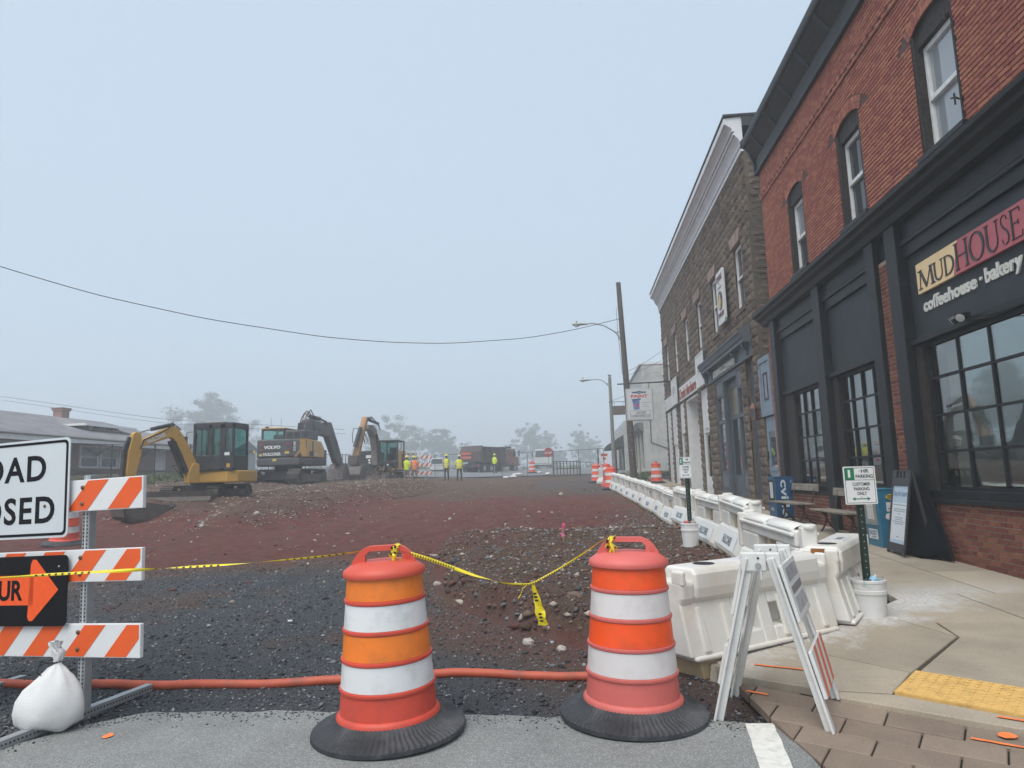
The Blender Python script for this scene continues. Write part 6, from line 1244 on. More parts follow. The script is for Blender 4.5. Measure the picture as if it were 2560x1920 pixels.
# ------------------------------------------------------------------ sandwich board with printed panel, dark cover behind it
SBD = thing('sandwich_board', 'black framed sandwich board with a pale blue and white printed panel', 'sign', (4.58, 10.42, .275)); M_fr = pm('frame_black', (.030, .030, .034), .5, var=.2); M_pn = pm('poster_white', (.66, .69, .72), .4, var=.02); M_pb = pm('poster_blue', (.46, .56, .65), .4, var=.03); M_pt = pm('poster_ink', (.06, .14, .24), .5)
SBD.rotation_euler = (0, 0, 0); nx_ = Vector((-.985, 0, .17)); upx = Vector((.17, 0, .985)); A0 = Vector((0, .33, .03)); e = Vector((-.06, -.66, 0)).normalized()
def sp(u_, v_, o_=0): return A0+e*u_+upx*v_+nx_*o_
mb = MB()
for (u0, u1, v0, v1) in ((0, .04, .0, 1.17), (.62, .66, 0, 1.17), (.04, .62, .0, .12), (.04, .62, .94, 1.06), (.04, .16, 1.06, 1.17), (.24, .30, 1.06, 1.17), (.36, .42, 1.06, 1.17), (.5, .62, 1.06, 1.17), (.04, .62, 1.15, 1.17)): mb.prism([tuple(sp(u0, v0)), tuple(sp(u1, v0)), tuple(sp(u1, v1)), tuple(sp(u0, v1))], tuple(nx_*.03))
mb.ob('frame', M_fr, SBD, bevel=.006)
mb = MB(); mb.prism([tuple(sp(.04, .12, .01)), tuple(sp(.62, .12, .01)), tuple(sp(.62, .94, .01)), tuple(sp(.04, .94, .01))], tuple(nx_*.004)); pp = mb.ob('poster', M_pn, SBD)
mb = MB()
for v0, v1 in ((.70, .94), (.12, .17)): mb.prism([tuple(sp(.04, v0, .0142)), tuple(sp(.62, v0, .0142)), tuple(sp(.62, v1, .0142)), tuple(sp(.04, v1, .0142))], tuple(nx_*.0008))
mb.ob('colour_field', M_pb, pp); text('Shop the Square!', tuple(sp(.06, .765, .0155)), tuple(e), tuple(upx), .54, .11, M_pt, pp, shear=.35, depth=.001, bold=-.005)
for k, (v, w) in enumerate(((.66, .46), (.60, .44), (.57, .44), (.53, .10), (.48, .28), (.45, .30), (.42, .46), (.39, .34), (.205, .10))):
    mb = MB(); mb.prism([tuple(sp(.33-w/2, v, .0142)), tuple(sp(.33+w/2, v, .0142)), tuple(sp(.33+w/2, v+.010, .0142)), tuple(sp(.33-w/2, v+.010, .0142))], tuple(nx_*.0006)); mb.ob('text_line', M_gry, pp)
for s in (0, .6): mb = MB(); mb.prism([tuple(sp(s, -.03)), tuple(sp(s+.06, -.03)), tuple(sp(s+.06, .02)), tuple(sp(s, .02))], tuple(nx_*.03)); mb.ob('foot', M_fr, SBD)
mb = MB(); mb.beam(tuple(sp(.02, 1.15)), (.30, .31, .0), .04, .03); mb.beam(tuple(sp(.64, 1.15)), (.30, -.36, -.01), .04, .03); mb.ob('back_leg', M_fr, SBD)
DC = thing('dark_cover', 'black cloth covered stand leaning on the wall behind the sandwich board', 'cover', (4.85, 10.2, .28)); mb = MB(); M_clo = pm('navy_cloth', (.004, .006, .010), .95, var=.3, ns=5, bump=.4, bs=6, spec=.1); N = 15; vs = []
for j in range(9):
    t = j/8; ya = .35+(.55-.35)*(1-t)+.05; yb_ = .10*t+(-.62)*(1-t)
    for i in range(N): s = i/(N-1); vs.append((.06*(t)-.26*(1-t)*math.sin(math.pi*min(1, s*1.15))**.8*.9+.012*math.sin(i*1.9)*(1-t)+.02, ya+(yb_-ya)*s, 1.14*t**.95+(.02*math.sin(i*1.3) if j == 0 else 0)))
mb.add(vs, [(j*N+i, j*N+i+1, (j+1)*N+i+1, (j+1)*N+i) for j in range(8) for i in range(N-1)]); o = mb.ob('cloth', M_clo, DC, smooth=True); sl_ = o.modifiers.new('t', 'SOLIDIFY'); sl_.thickness = .012
# ------------------------------------------------------------------ newspaper boxes
def newsbox(loc, label, col, side_text, w, d, h, taper, kind):
    t = thing('newspaper_box', label, 'newspaper box', loc, 0, None); mt = pm('box_%s' % kind, col, .4, var=.07, ns=3, dirt=tuple(c*.5+.05 for c in col), da=.35, dsc=6)
    # local: front faces -x, side with print faces -y
    mb = MB(); q = taper; z2 = h; bt = [(q, q, 0), (d, q, 0), (d, w-q, 0), (q, w-q, 0)]; tp = [(0, 0, z2), (d, 0, z2), (d, w, z2), (0, w, z2)]; mb.add(bt+tp, [(3, 2, 1, 0), (4, 5, 6, 7), (0, 1, 5, 4), (1, 2, 6, 5), (2, 3, 7, 6), (3, 0, 4, 7)]); mb.ob('body', mt, t, bevel=.012)
    mb = MB(); mb.box(-.012, d+.005, -.008, w+.008, h, h+.02); mb.ob('top', mt, t, bevel=.006)
    X = lambda z: q*(1-z/h)-.004
    mb = MB(); y0, y1 = w*.16, w*.84; mb.prism([(X(.42*h), y0, .42*h), (X(.42*h), y1, .42*h), (X(.93*h), y1, .93*h), (X(.93*h), y0, .93*h)], (.003, 0, 0)); wn = mb.ob('window', M_gd if kind == 'b' else pm('paper_pane', (.32, .31, .26), .2), t); mb = MB(); mb.prism([(X(.5*h)-.002, w*.3, .48*h), (X(.5*h)-.002, w*.7, .48*h), (X(.9*h)-.002, w*.7, .88*h), (X(.9*h)-.002, w*.3, .88*h)], (.001, 0, 0)); mb.ob('newspaper', pm('newsprint', (.55, .54, .50), .6, var=.2, ns=30), wn)
    mb = MB(); mb.beam((X(.40*h)-.01, w*.1, .40*h), (X(.40*h)-.01, w*.9, .40*h), .02, .015); mb.ob('rim', M_gal, t)
    return t
nb1 = newsbox((4.60, 11.06, .285), 'bright blue newspaper box with a torn sticker beside the sandwich board', (.022, .155, .26), 'CRO', .60, .42, .875, .05, 'a')
q = .05; ys = lambda z: q*(1-z/.875)-.003; US = (1, 0, 0); UZ = (0, .057, 1)
mb = MB(); mb.prism([(.14, ys(.60), .55), (.40, ys(.60), .55), (.40, ys(.70), .69), (.14, ys(.70), .69)], (0, -.002, 0)); pl2 = mb.ob('label', M_lab, nb1); text('CROZET', (.15, ys(.62)-.003, .585), US, UZ, .40-.16, .085, pm('ink_blue', (.02, .06, .14), .5), pl2, depth=.001, bold=.01)
mb = MB(); mb.prism([(X_+.22, ys(.75)-.001, .77+Y_) for X_, Y_ in ell(.08, .045, 18)], (0, -.002, 0)); yl = mb.ob('sticker', pm('sticker_yellow', (.72, .5, .05), .5), nb1); mb = MB()
for k in range(3): mb.box(.16, .28, ys(.75)-.0045, ys(.75)-.003, .745+k*.02, .755+k*.02)
mb.ob('sticker_print', M_blk, yl)
mb = MB(); mb.prism([(.20+p*.7, ys(.45)-.001, .46+p2) for p, p2 in [(-.12, .0), (-.10, .05), (-.02, .07), (.06, .06), (.10, .03), (.06, .02), (.11, .0), (.04, -.01), (.09, -.03), (.0, -.035), (-.08, -.03)]], (0, -.002, 0)); mb.ob('torn_sticker', M_lab, nb1)
mb = MB(); mb.prism([(X_+.36, ys(.8)-.001, .80+Y_) for X_, Y_ in ell(.05, .03, 14)], (0, -.002, 0)); mb.ob('sticker', M_lab, nb1)
mb = MB(); mb.prism([(.05*(1-.2/.875)-.004, .14, .12), (.05*(1-.2/.875)-.004, .46, .12), (.05*(1-.3/.875)-.004, .46, .27), (.05*(1-.3/.875)-.004, .14, .27)], (-.002, 0, 0)); fl_ = mb.ob('label', M_lab, nb1); text('CROZET', (.05*(1-.25/.875)-.008, .44, .18), (0, -1, 0), (-.057, 0, 1), .28, .07, MATS['ink_blue'], fl_, depth=.001); text('gazette', (.05*(1-.2/.875)-.008, .36, .135), (0, -1, 0), (-.057, 0, 1), .16, .03, MATS['ink_blue'], fl_, depth=.001)
nb2 = newsbox((4.62, 16.45, .415), 'deep blue newspaper box with big white vertical letters by the passage door', (.012, .072, .17), 'cville', .62, .44, .93, .0, 'b')
text('cville', (.12, -.004, .875), (0, 0, -1), (1, 0, 0), .84, .17, pm('letters_pale', (.55, .62, .66), .5), nb2, depth=.001, bold=.02); text('C', (.34, -.004, .80), (1, 0, 0), (0, 0, 1), .05, .06, MATS['letters_pale'], nb2, depth=.001); text('cville', (-.006, .45, .16), (0, -1, 0), (0, 0, 1), .26, .09, MATS['letters_pale'], nb2, depth=.001)
# ------------------------------------------------------------------ two weathered benches
M_wdg = pm('bench_wood', (.24, .205, .165), .9, var=.4, ns=3, stretch=(8, .6, 8), bump=.5, bs=12, dirt=(.06, .05, .045), da=.6, dsc=9); M_irn = pm('bench_iron', (.050, .032, .026), .8, var=.35, ns=20, dirt=(.13, .06, .03), da=.5, dsc=12)
BN = thing('bench', 'weathered plank bench with rusty iron legs beside the deep blue newspaper box', 'bench', (4.69, 15.35, .395), 0, 'benches along the shop front')
for x0, x1, z in ((-.24, -.05, .40), (-.04, .14, .395)): mb = MB(); mb.box(x0, x1, -.85, .85, z, z+.035); mb.ob('seat_plank', M_wdg, BN, bevel=.008)
mb = MB(); mb.cbox((.235, 0, .74), (.028, 1.7, .15), 0, 0, 0, .15); mb.ob('back_plank', M_wdg, BN, bevel=.008)
for y_ in (-.62, .62):
    mb = MB(); mb.tube([(-.17, y_, 0), (-.13, y_, .02), (-.05, y_, .14), (-.02, y_, .26), (-.05, y_, .34), (-.14, y_, .39)], .018, 6); mb.tube([(.20, y_, 0), (.15, y_, .02), (.05, y_, .13), (-.02, y_, .24)], .018, 6); mb.tube([(-.20, y_, .39), (.12, y_, .385), (.16, y_, .45), (.19, y_, .58), (.25, y_, .80)], .016, 6); mb.beam((-.02, y_, .2), (-.02, y_, .4), .03, .06); mb.ob('leg', M_irn, BN)
dup(BN, (4.69, 12.85, .335), 0, 'weathered plank bench with rusty iron legs behind the near parking sign')
# ------------------------------------------------------------------ poles, street lamps, wires
M_pole = pm('pole_wood', (.095, .080, .070), .92, var=.25, ns=3, stretch=(6, 6, .5), bump=.5, bs=10, dirt=(.05, .045, .04), da=.5, dsc=2); M_lamp = pm('lamp_grey', (.36, .38, .36), .5, var=.06)
pz_ = float(sw(36)); UP = thing('utility_pole', 'tall dark wooden utility pole behind the hanging paint sign', 'pole', (3.06, 36, pz_-.3)); mb = MB(); mb.tube([(0, 0, 0), (-.05, 0, 2), (-.31, 0, 11.0)], [.185, .18, .125], 16); po = mb.ob('pole', M_pole, UP, smooth=True)
mb = MB(); mb.lathe([(.13, 0), (.13, .03), (.02, .04)], 14, (-.315, 0, 11.0)); mb.ob('cap', M_gal, UP); mb = MB()
for z in (10.3, 9.4, 9.1, 8.0, 6.5): mb.cyl((-.31+.11+.028*(11-z)*.3+.0, 0, z), (-.15+.028*(11-z), 0, z), .015, 6)
for k in range(14): z = random.uniform(1.2, 3.2); mb.cbox((random.uniform(-.1, .02), -.18, z), (.03, .012, .04), 0, 0, 0, random.uniform(0, 1))
mb.ob('hardware', M_gal, UP); mb = MB(); mb.tube([(-.25, -.1, 9.8), (-.5, -.1, 9.55), (-.48, -.1, 8.5), (-.35, -.1, 6.0)], .012, 5); mb.ob('drop_wire', mbk, UP)
def street_lamp(P0, dx, lab, k=1.):
    t = thing('street_lamp', lab, 'street lamp', P0, 0, 'cobra head street lamps'); mb = MB(); mb.tube([(0, 0, -.45), (-.05, 0, -.25), (-.25, 0, .0), (-.8*k, 0, .35*k), (-1.4*k, 0, .52*k), (dx+.6, 0, .5*k)], .035, 8); mb.beam((0, 0, -.05), (-.3, 0, -.02), .04, .06); mb.ob('arm', M_gal, t, smooth=True); mb = MB(); x_ = dx
    vs = []; n = 14; pr = [(.62, .06, .05), (.45, .085, .07), (.2, .15, .09), (.0, .17, .10), (-.15, .13, .09), (-.24, .05, .04)]
    for u_, a, b in pr: vs += [(x_+u_, a*math.cos(2*math.pi*q/n), .5*k+b*math.sin(2*math.pi*q/n)*(1 if math.sin(2*math.pi*q/n) > 0 else .7)-.02) for q in range(n)]
    mb.add(vs, [(i*n+q, i*n+(q+1) % n, (i+1)*n+(q+1) % n, (i+1)*n+q) for i in range(5) for q in range(n)]+[tuple(range(n)), tuple(range(6*n-1, 5*n-1, -1))]); hd = mb.ob('head', M_lamp, t, smooth=True)
    mb = MB(); mb.ball((x_-.0, 0, .5*k-.06), (.16, .13, .10), 14, 8); mb.ob('lens', M_wt, hd, smooth=True); mb = MB(); mb.cyl((x_+.0, 0, .5*k+.08), (x_, 0, .5*k+.16), .035, 10); mb.ob('photocell', mbk, hd); return t
street_lamp((2.67, 35.95, 9.1), -2.25, 'cobra head street lamp on the tall wooden pole')
P2 = thing('light_pole', 'thinner grey pole further up the street with its own lamp', 'pole', (2.70, 48, 1.4)); mb = MB(); mb.tube([(.05, 0, -.3), (0.03, 0, 7.0)], [.15, .11], 14); mb.ob('pole', pm('pole_grey', (.20, .20, .18), .8, var=.15), P2, smooth=True)
street_lamp((2.70, 47.95, 7.95), -1.85, 'smaller cobra head street lamp on the grey pole up the street', .6)
bd2 = thing('bird', 'small dark bird sitting on top of the grey pole', 'bird', (2.73, 48, 8.42)); mb = MB(); mb.ball((0, 0, .07), (.10, .05, .06), 10, 7); mb.ball((-.09, 0, .12), (.035, .03, .035), 8, 6); mb.prism([(.08, -.02, .06), (.20, -.02, .02), (.20, .02, .02), (.08, .02, .06)], (0, 0, .015)); mb.prism([(-.12, -.008, .12), (-.155, 0, .115), (-.12, .008, .12)], (0, 0, .01)); mb.ob('body', pm('bird_dark', (.04, .04, .045), .8), bd2, smooth=True)
def wire(name, pts, r, label, n=40):
    s = np.array(pts); d = np.concatenate([[0], np.cumsum(np.linalg.norm(np.diff(s, axis=0), axis=1))]); u_ = np.linspace(0, d[-1], n)
    q = np.stack([np.interp(u_, d, s[:, k]) for k in range(3)], -1)
    for _ in range(3): q[1:-1] = (q[:-2]+2*q[1:-1]+q[2:])/4
    mb = MB(); mb.tube([tuple(p) for p in q], r, 5); return tag(mb.ob(name, mbk), label, 'cable')
wire('overhead_cable', [(-27, 17, 12.2), (-22.5, 19.6, 10.3), (-19.8, 21.37, 9.35), (-17.35, 22.95, 8.63), (-14.21, 24.98, 8.04), (-10.34, 27.48, 7.64), (-7.9, 29.1, 7.62), (-5.58, 30.56, 7.75), (-2.05, 32.84, 8.31), (.33, 34.37, 8.96), (2.46, 35.75, 9.69), (2.72, 35.95, 9.78)], .016, 'thick overhead cable sagging across the street to the wooden pole', 70)
wire('overhead_cable', [(2.95, 36, 6.9), (4.0, 36.3, 7.4), (5.0, 36.5, 8.1)], .01, 'thin wire from the wooden pole up to the stone building', 8); wire('overhead_cable', [(2.95, 36, 6.7), (4.0, 36.4, 7.1), (5.0, 36.6, 7.6)], .008, 'lower thin wire from the wooden pole to the stone building', 8)
wire('overhead_cable', [(-60, 66, 11.4), (-54.5, 60, 10.65), (-45, 62, 9.0), (-37.5, 60, 7.75), (-33, 62, 7.5), (-22, 64, 6.6)], .02, 'faint wire crossing the sky above the depot roof', 30); wire('overhead_cable', [(-60, 66.3, 11.0), (-54.5, 60.3, 10.3), (-45, 62.3, 8.6), (-37.5, 60.3, 7.4), (-33, 62.3, 7.1), (-22, 64.3, 6.2)], .016, 'second faint wire just below the first above the depot', 30)
# hanging paint sign
PS = thing('hanging_sign', 'white hanging paint and hardware sign box on an iron bracket', 'sign', (3.34, 34, 4.14)); mb = MB(); mb.box(-.66, .66, -.12, .12, 0, 1.6); mb.ob('box', pm('sign_box_edge', (.40, .41, .40), .5), PS, bevel=.03); mb = MB(); mb.box(-.60, .60, -.127, -.12, .06, 1.54); fc = mb.ob('face', pm('sign_face', (.56, .58, .585), .4, var=.03), PS)
M_blue = pm('sign_blue', (.035, .085, .23), .5); M_rd2 = pm('sign_bright_red', (.48, .05, .05), .5); F_ = lambda s_, x, z, w, h, m_, **k: text(s_, (x, -.128, z), (1, 0, 0), (0, 0, 1), w, h, m_, fc, depth=.002, **k)
F_('PAINT', -.42, 1.13, .83, .15, M_rd2, bold=.04); mb = MB(); mb.box(-.36, .34, -.129, -.127, 1.36, 1.43); mb.prism([(p*1.0, -.129, 1.395+q_) for p, q_ in ell(.16, .075, 16)], (0, .002, 0)); bn = mb.ob('brand_band', M_blue, fc); text("DAVIS", (-.10, -.1305, 1.36), (1, 0, 0), (0, 0, 1), .21, .065, M_lab, bn, depth=.001)
F_('GUARANTEED', .06, .86, .48, .05, M_gry); F_('10 YR', .16, .76, .22, .05, M_gry); F_('BATTERY', .14, .66, .32, .05, M_gry); F_('CROZET', -.20, .32, .50, .12, M_blk, bold=.005); F_('HARDWARE CO', -.43, .17, .90, .12, M_blk, bold=.005)
mb = MB(); 
for a in ((-.48, .50, .49, .50), (-.48, .50, .12, .13)): mb.box(a[0], a[1], -.129, -.127, a[2], a[3])
mb.box(-.48, -.47, -.129, -.127, .13, .49); mb.box(.49, .50, -.129, -.127, .13, .49); mb.ob('panel_border', M_blk, fc)
mb = MB(); mb.prism([(x_, -.129, z) for x_, z in ((-.36, 1.02), (.0, 1.02), (-.03, .56), (-.30, .53))], (0, .002, 0)); cn = mb.ob('paint_can', pm('can_blue', (.10, .16, .34), .5, var=.4, ns=5), fc); mb = MB(); mb.prism([(x_, -.1305, z) for x_, z in ((-.40, 1.06), (.04, 1.10), (.07, 1.03), (-.1, 1.0), (-.38, 1.0))], (0, .0015, 0)); mb.ob('can_rim', M_blue, cn); mb = MB(); mb.prism([(x_, -.1305, z) for x_, z in ((-.25, .70), (-.10, .66), (-.06, .84), (-.2, .8))], (0, .0015, 0)); mb.ob('can_label', M_rd2, cn)
mb = MB(); mb.tube([(-1.05, 0, 1.86), (1.66, 0, 1.9)], .035, 8); mb.beam((.5, 0, 1.6), (.5, 0, 1.88), .03, .05); mb.beam((-.5, 0, 1.6), (-.5, 0, 1.88), .03, .05); mb.beam((1.64, 0, 1.4), (1.64, 0, 2.1), .08, .05); mb.ob('bracket', mbk, PS)
FP = thing('projecting_sign', 'rusty brown projecting sign panel between the two poles', 'sign', (3.2, 47, 5.6)); mb = MB(); mb.box(-.45, .42, -.05, .05, 0, .62); mb.ob('panel', pm('panel_brown', (.11, .085, .075), .7), FP); mb = MB(); mb.tube([(-.7, 0, .9), (1.6, 0, .9)], .02, 5); mb.beam((-.3, 0, .6), (-.3, 0, .9), .02, .02); mb.beam((.3, 0, .6), (.3, 0, .9), .02, .02); mb.tube([(-.7, 0, .9), (.2, 0, 1.2), (1.6, 0, 1.6)], .012, 5); mb.ob('bracket', mbk, FP)
# ------------------------------------------------------------------ temporary fence, gate frame, stop sign at the far crossing
M_fw = pm('fence_wire', (.12, .135, .14), .6, metal=.3)
def chainlink(mb, P, Q, z0, h, sp_=.085, r=.004, zf=None):
    P = Vector(P); Q = Vector(Q); Ln = (Q-P).length; d = (Q-P)/Ln; n_ = int((Ln+h)/sp_)
    for k in range(-int(h/sp_), int(Ln/sp_)):
        for s in (1, -1):
            a = k*sp_; b = a+h; za, zb = (0, h) if s > 0 else (h, 0)
            if a < 0: t = -a/h; za = za+(zb-za)*t; a = 0
            if b > Ln: t = (b-Ln)/(b-a) if b > a else 0; zb = zb+(za-zb)*t; b = Ln
            if b-a < .02: continue
            p, q = P+d*a, P+d*b; zp = (zf(p.x, p.y) if zf else 0)+z0; zq = (zf(q.x, q.y) if zf else 0)+z0; w = Vector((0, 0, r))
            p3, q3 = Vector((p.x, p.y, zp+za)), Vector((q.x, q.y, zq+zb)); mb.add([p3-w, q3-w, q3+w, p3+w], [(0, 1, 2, 3)])
def tfence(x0, x1, y, z, h, label, mid=True, hl=0):
    t = thing('fence_panel', label, 'fence', ((x0+x1)/2, y, z), 0, 'temporary fence panels across the street'); o_ = ((x0+x1)/2, y, z); 
    for x_ in (x0, (x0+x1)/2, x1): mb = MB(o_); mb.tube([(x_, y, z), (x_+random.uniform(-.03, .03), y, z+h+(hl*(x_-x0)/(x1-x0)))], .024, 6); mb.ob('post', M_fw, t)
    mb = MB(o_); mb.tube([(x0, y, z+h), (x1, y, z+h+hl)], .024, 6); mb.tube([(x0, y, z+h*.5), (x1, y, z+h*.52)], .018, 6); mb.tube([(x0, y, z+.04), (x1, y, z+.04)], .018, 6); mb.ob('rail', M_fw, t)
    mb = MB(o_); chainlink(mb, (x0, y), (x1, y), z+.05, h-.08, .11, .0025); o = mb.ob('mesh', M_fw, t); o['kind'] = 'stuff'; return t
tfence(-5.40, -1.60, 51, 1.6, 1.8, 'temporary fence panel with a pile of white sandbags at its foot'); tfence(-1.52, 2.2, 51.1, 1.58, 1.8, 'temporary fence panel behind the dark gate frame', hl=.12)
tfence(-16.6, -13.0, 48.5, 1.7, 1.8, 'temporary fence panel between the two far excavators'); tfence(-11.0, -8.9, 53.5, 1.75, 1.75, 'temporary fence panel behind the far road closed sign')
GT = thing('gate_frame', 'dark barred metal frame leaning on a temporary fence panel', 'gate', (-.55, 50.85, 1.56)); M_gt = pm('gate_drab', (.085, .078, .068), .8)
for k in range(9): mb = MB(); x_ = -.98+k*.245; mb.box(x_-.035, x_+.035, -.03, .03, 0, 1.05); mb.ob('bar', M_gt, GT)
for z in (0., .5, 1.02): mb = MB(); mb.box(-1.02, 1.02, -.045, .045, z, z+.06); mb.ob('cross_bar', M_gt, GT)
SS = thing('stop_sign', 'red octagonal stop sign on a thin post at the far crossing', 'sign', (-2.1, 56.5, 1.9)); mb = MB(); oc = [(.40*math.cos(R(22.5+45*k)), .40*math.sin(R(22.5+45*k))+1.62) for k in range(8)]; mb.prism([(a, 0, b) for a, b in oc], (0, .01, 0)); pl3 = mb.ob('plate', pm('stop_red', (.33, .045, .05), .5), SS); text('STOP', (-.29, -.001, 1.50), (1, 0, 0), (0, 0, 1), .58, .24, M_rw, pl3, bold=.02); mb = MB(); mb.box(-.03, .03, .01, .04, 0, 1.9); mb.ob('post', M_gal, SS)
NS = thing('notice_sign', 'small white notice sign with red top beyond the fence by the far drums', 'sign', (2.35, 54, 1.7)); mb = MB(); mb.box(-.33, .33, 0, .02, .9, 1.6); nb_ = mb.ob('plate', M_rw, NS); mb = MB(); mb.box(-.25, .25, -.004, 0, 1.32, 1.5); mb.box(-.12, .12, -.004, 0, 1.02, 1.22); mb.ob('print', M_rd2, nb_); mb = MB(); mb.box(-.03, .03, .02, .05, 0, 1.6); mb.ob('post', M_gal, NS)
for k, (x_, y_) in enumerate(((1.72, 49.5), (3.2, 52.5))): t = thing('bollard_post', ('slim dark post standing behind the far drums', 'slim dark post between the grey pole and the far fence')[k], 'post', (x_, y_, 1.4)); mb = MB(); mb.tube([(0, 0, 0), (0, 0, 1.95)], .045, 8); mb.ob('post', mbk, t); mb = MB(); mb.lathe([(.05, 1.95), (.05, 1.98), (.01, 1.99)], 8); mb.ob('cap', mbk, t)
k = 0
for x_, y_, s, lb in ((-5.1, 50.5, 1., 'white sandbag lying apart at the foot of the fence post beside the pile'), (-4.5, 50.4, 1.2, 'lowest white sandbag of the pile at the fence'), (-4.1, 50.5, 1.1, 'white sandbag of the pile on the stop sign side'), (-4.4, 50.6, 1.0, 'white sandbag on top of the pile at the fence'), (-1.95, 50.6, 1.1, 'single white sandbag between the stop sign and the dark gate frame'), (2.0, 44.2, 1.2, 'white sandbag on a dark base behind the far drums'), (-3.0, 59, 1., 'white sandbag beside the lone drum on the far road')):
    sandbag((x_, y_, (g(x_, y_) if y_ < 52 else float(road(y_))+.05)+(.16 if 'top' in lb else .0)), lb, s, random.uniform(0, 3), False, 'white sandbags at the far fence', k); k += 1
# ------------------------------------------------------------------ chain link fence along the depot
def long_fence(P, h, label, dark):
    t = thing('chain_link_fence', label, 'fence', (P[0][0], P[0][1], 0)); o_ = (P[0][0], P[0][1], 0); wires = MB(o_); rails = MB(o_)
    for (a, b) in zip(P, P[1:]):
        a_, b_ = Vector(a), Vector(b); n_ = max(1, round((b_-a_).length/3.05)); zt = []
        for i in range(n_+1):
            p = a_+(b_-a_)*i/n_; z = g(p.x, p.y); zt.append((p.x, p.y, z+h))
            mb = MB(o_); mb.tube([(p.x, p.y, z-.1), (p.x, p.y, z+h+.03)], .032, 7); mb.ob('post', dark, t)
        for p, q in zip(zt, zt[1:]): rails.tube([p, q], .02, 6)
        chainlink(wires, a, b, .05, h-.05, .075, .0032, g)
    rails.ob('top_rail', dark, t); o = wires.ob('mesh', M_fw, t); o['kind'] = 'stuff'
M_fd = pm('fence_dark', (.03, .033, .034), .6)
long_fence([(-20.2, 16), (-20.0, 49.5), (-12.5, 52.5)], 1.75, 'long dark chain link fence between the depot and the dug street', M_fd)
# pink flag on a stake in the dirt, roots, a few rocks
fl = thing('survey_stake', 'wooden survey stake with a pink ribbon in the brown dirt', 'stake', (-.25, 12.66, g(-.25, 12.66))); mb = MB(); mb.box(-.015, .015, -.008, .008, -.1, .22); mb.ob('stake', pm('stake_wood', (.30, .20, .12), .9), fl); mb = MB(); vs = []
for i in range(7): s = i/6; vs += [(-.01-.03*s, -.012, .22+.10*math.cos(s*2)-.11*s), (.03+.01*math.sin(i), -.02*math.sin(i*1.2), .23+.08*math.cos(s*2)-.11*s)]
mb.add(vs, [(2*i, 2*i+2, 2*i+3, 2*i+1) for i in range(6)]); mb.ob('ribbon', pm('ribbon_pink', (.85, .12, .30), .6), fl)
rt = thing('tree_root', 'gnarled dug up root lying on the mound below the far excavator', 'root', (-10.0, 35.5, g(-10, 35.5))); mb = MB(); rr = random.Random(3); M_rt = pm('root_brown', (.085, .062, .05), .95, var=.2)
for k in range(9): a = k*.7; r_ = rr.uniform(.6, 1.1); mb.tube([(0, 0, .5), (math.cos(a)*r_*.4, math.sin(a)*r_*.4, .62+rr.uniform(-.1, .2)), (math.cos(a)*r_*.8, math.sin(a)*r_*.8, .45+rr.uniform(-.2, .2)), (math.cos(a)*r_, math.sin(a)*r_, rr.uniform(-.1, .4))], [.06, .05, .035, .012], 6)
mb.ob('root', M_rt, rt, smooth=True)
st = thing('dead_branch', 'bare broken branch lying at the foot of the mound', 'branch', (-7.2, 28.5, g(-7.2, 28.5))); mb = MB(); mb.tube([(-1.2, 0, .05), (-.4, .1, .09), (.5, .2, .16), (1.2, .3, .34)], [.03, .03, .022, .01], 6); mb.tube([(.3, .18, .14), (.8, -.1, .3)], [.018, .006], 5); mb.ob('branch', M_rt, st)
rock = None
for x_, y_, r_, lb in ((-.47, 6.32, .05, 'pale stone at the edge of the brown dirt below the tape end'), (-.17, 6.12, .04, 'small grey brown stone beside the pale one at the dirt edge'), (.18, 6.7, .07, 'reddish rock in the dirt close to the vermilion drum'), (-.05, 7.0, .06, 'brown rock half sunk in the dirt behind the tape end'), (1.5, 8.7, .08, 'tan stone lying against the second chain barrier'), (-1.9, 9.3, .05, 'pale stone on the slope beyond the bright orange drum'), (-9.3, 16.5, .07, 'pale rock low on the mound below the yellow excavator'), (-8.7, 18.2, .08, 'whitish rock on the mound beside the yellow excavator bucket'), (-3.5, 19, .06, 'small pale stone on the red clay'), (-.6, 29, .12, 'white chunk on the grey ground before the gate frame')):
    t = thing('rock', lb, 'rock', (x_, y_, g(x_, y_)+r_*.25), random.uniform(0, 6)); mb = MB(); rr = random.Random(int(abs(x_*100))); mb.ball((0, 0, 0), (r_*1.2, r_*.9, r_*.75), 9, 6); mb.v = [Vector(p)*(1+rr.uniform(-.16, .16)) for p in mb.v]; mb.ob('stone', pm('rock_pale', (.40, .36, .32), .9, var=.2, ns=9, bump=.5, bs=20) if ('pale' in lb or 'whit' in lb) else pm('rock_brown', (.17, .12, .095), .95, var=.25, ns=9, bump=.5, bs=20), t)
lt = thing('litter_scrap', 'tiny white scrap lying on the dark gravel', 'litter', (-3.05, 7.2, g(-3.05, 7.2)+.01)); mb = MB(); mb.cbox((0, 0, .01), (.05, .03, .02), 0, .4); mb.ob('scrap', M_lab, lt, bevel=.008)
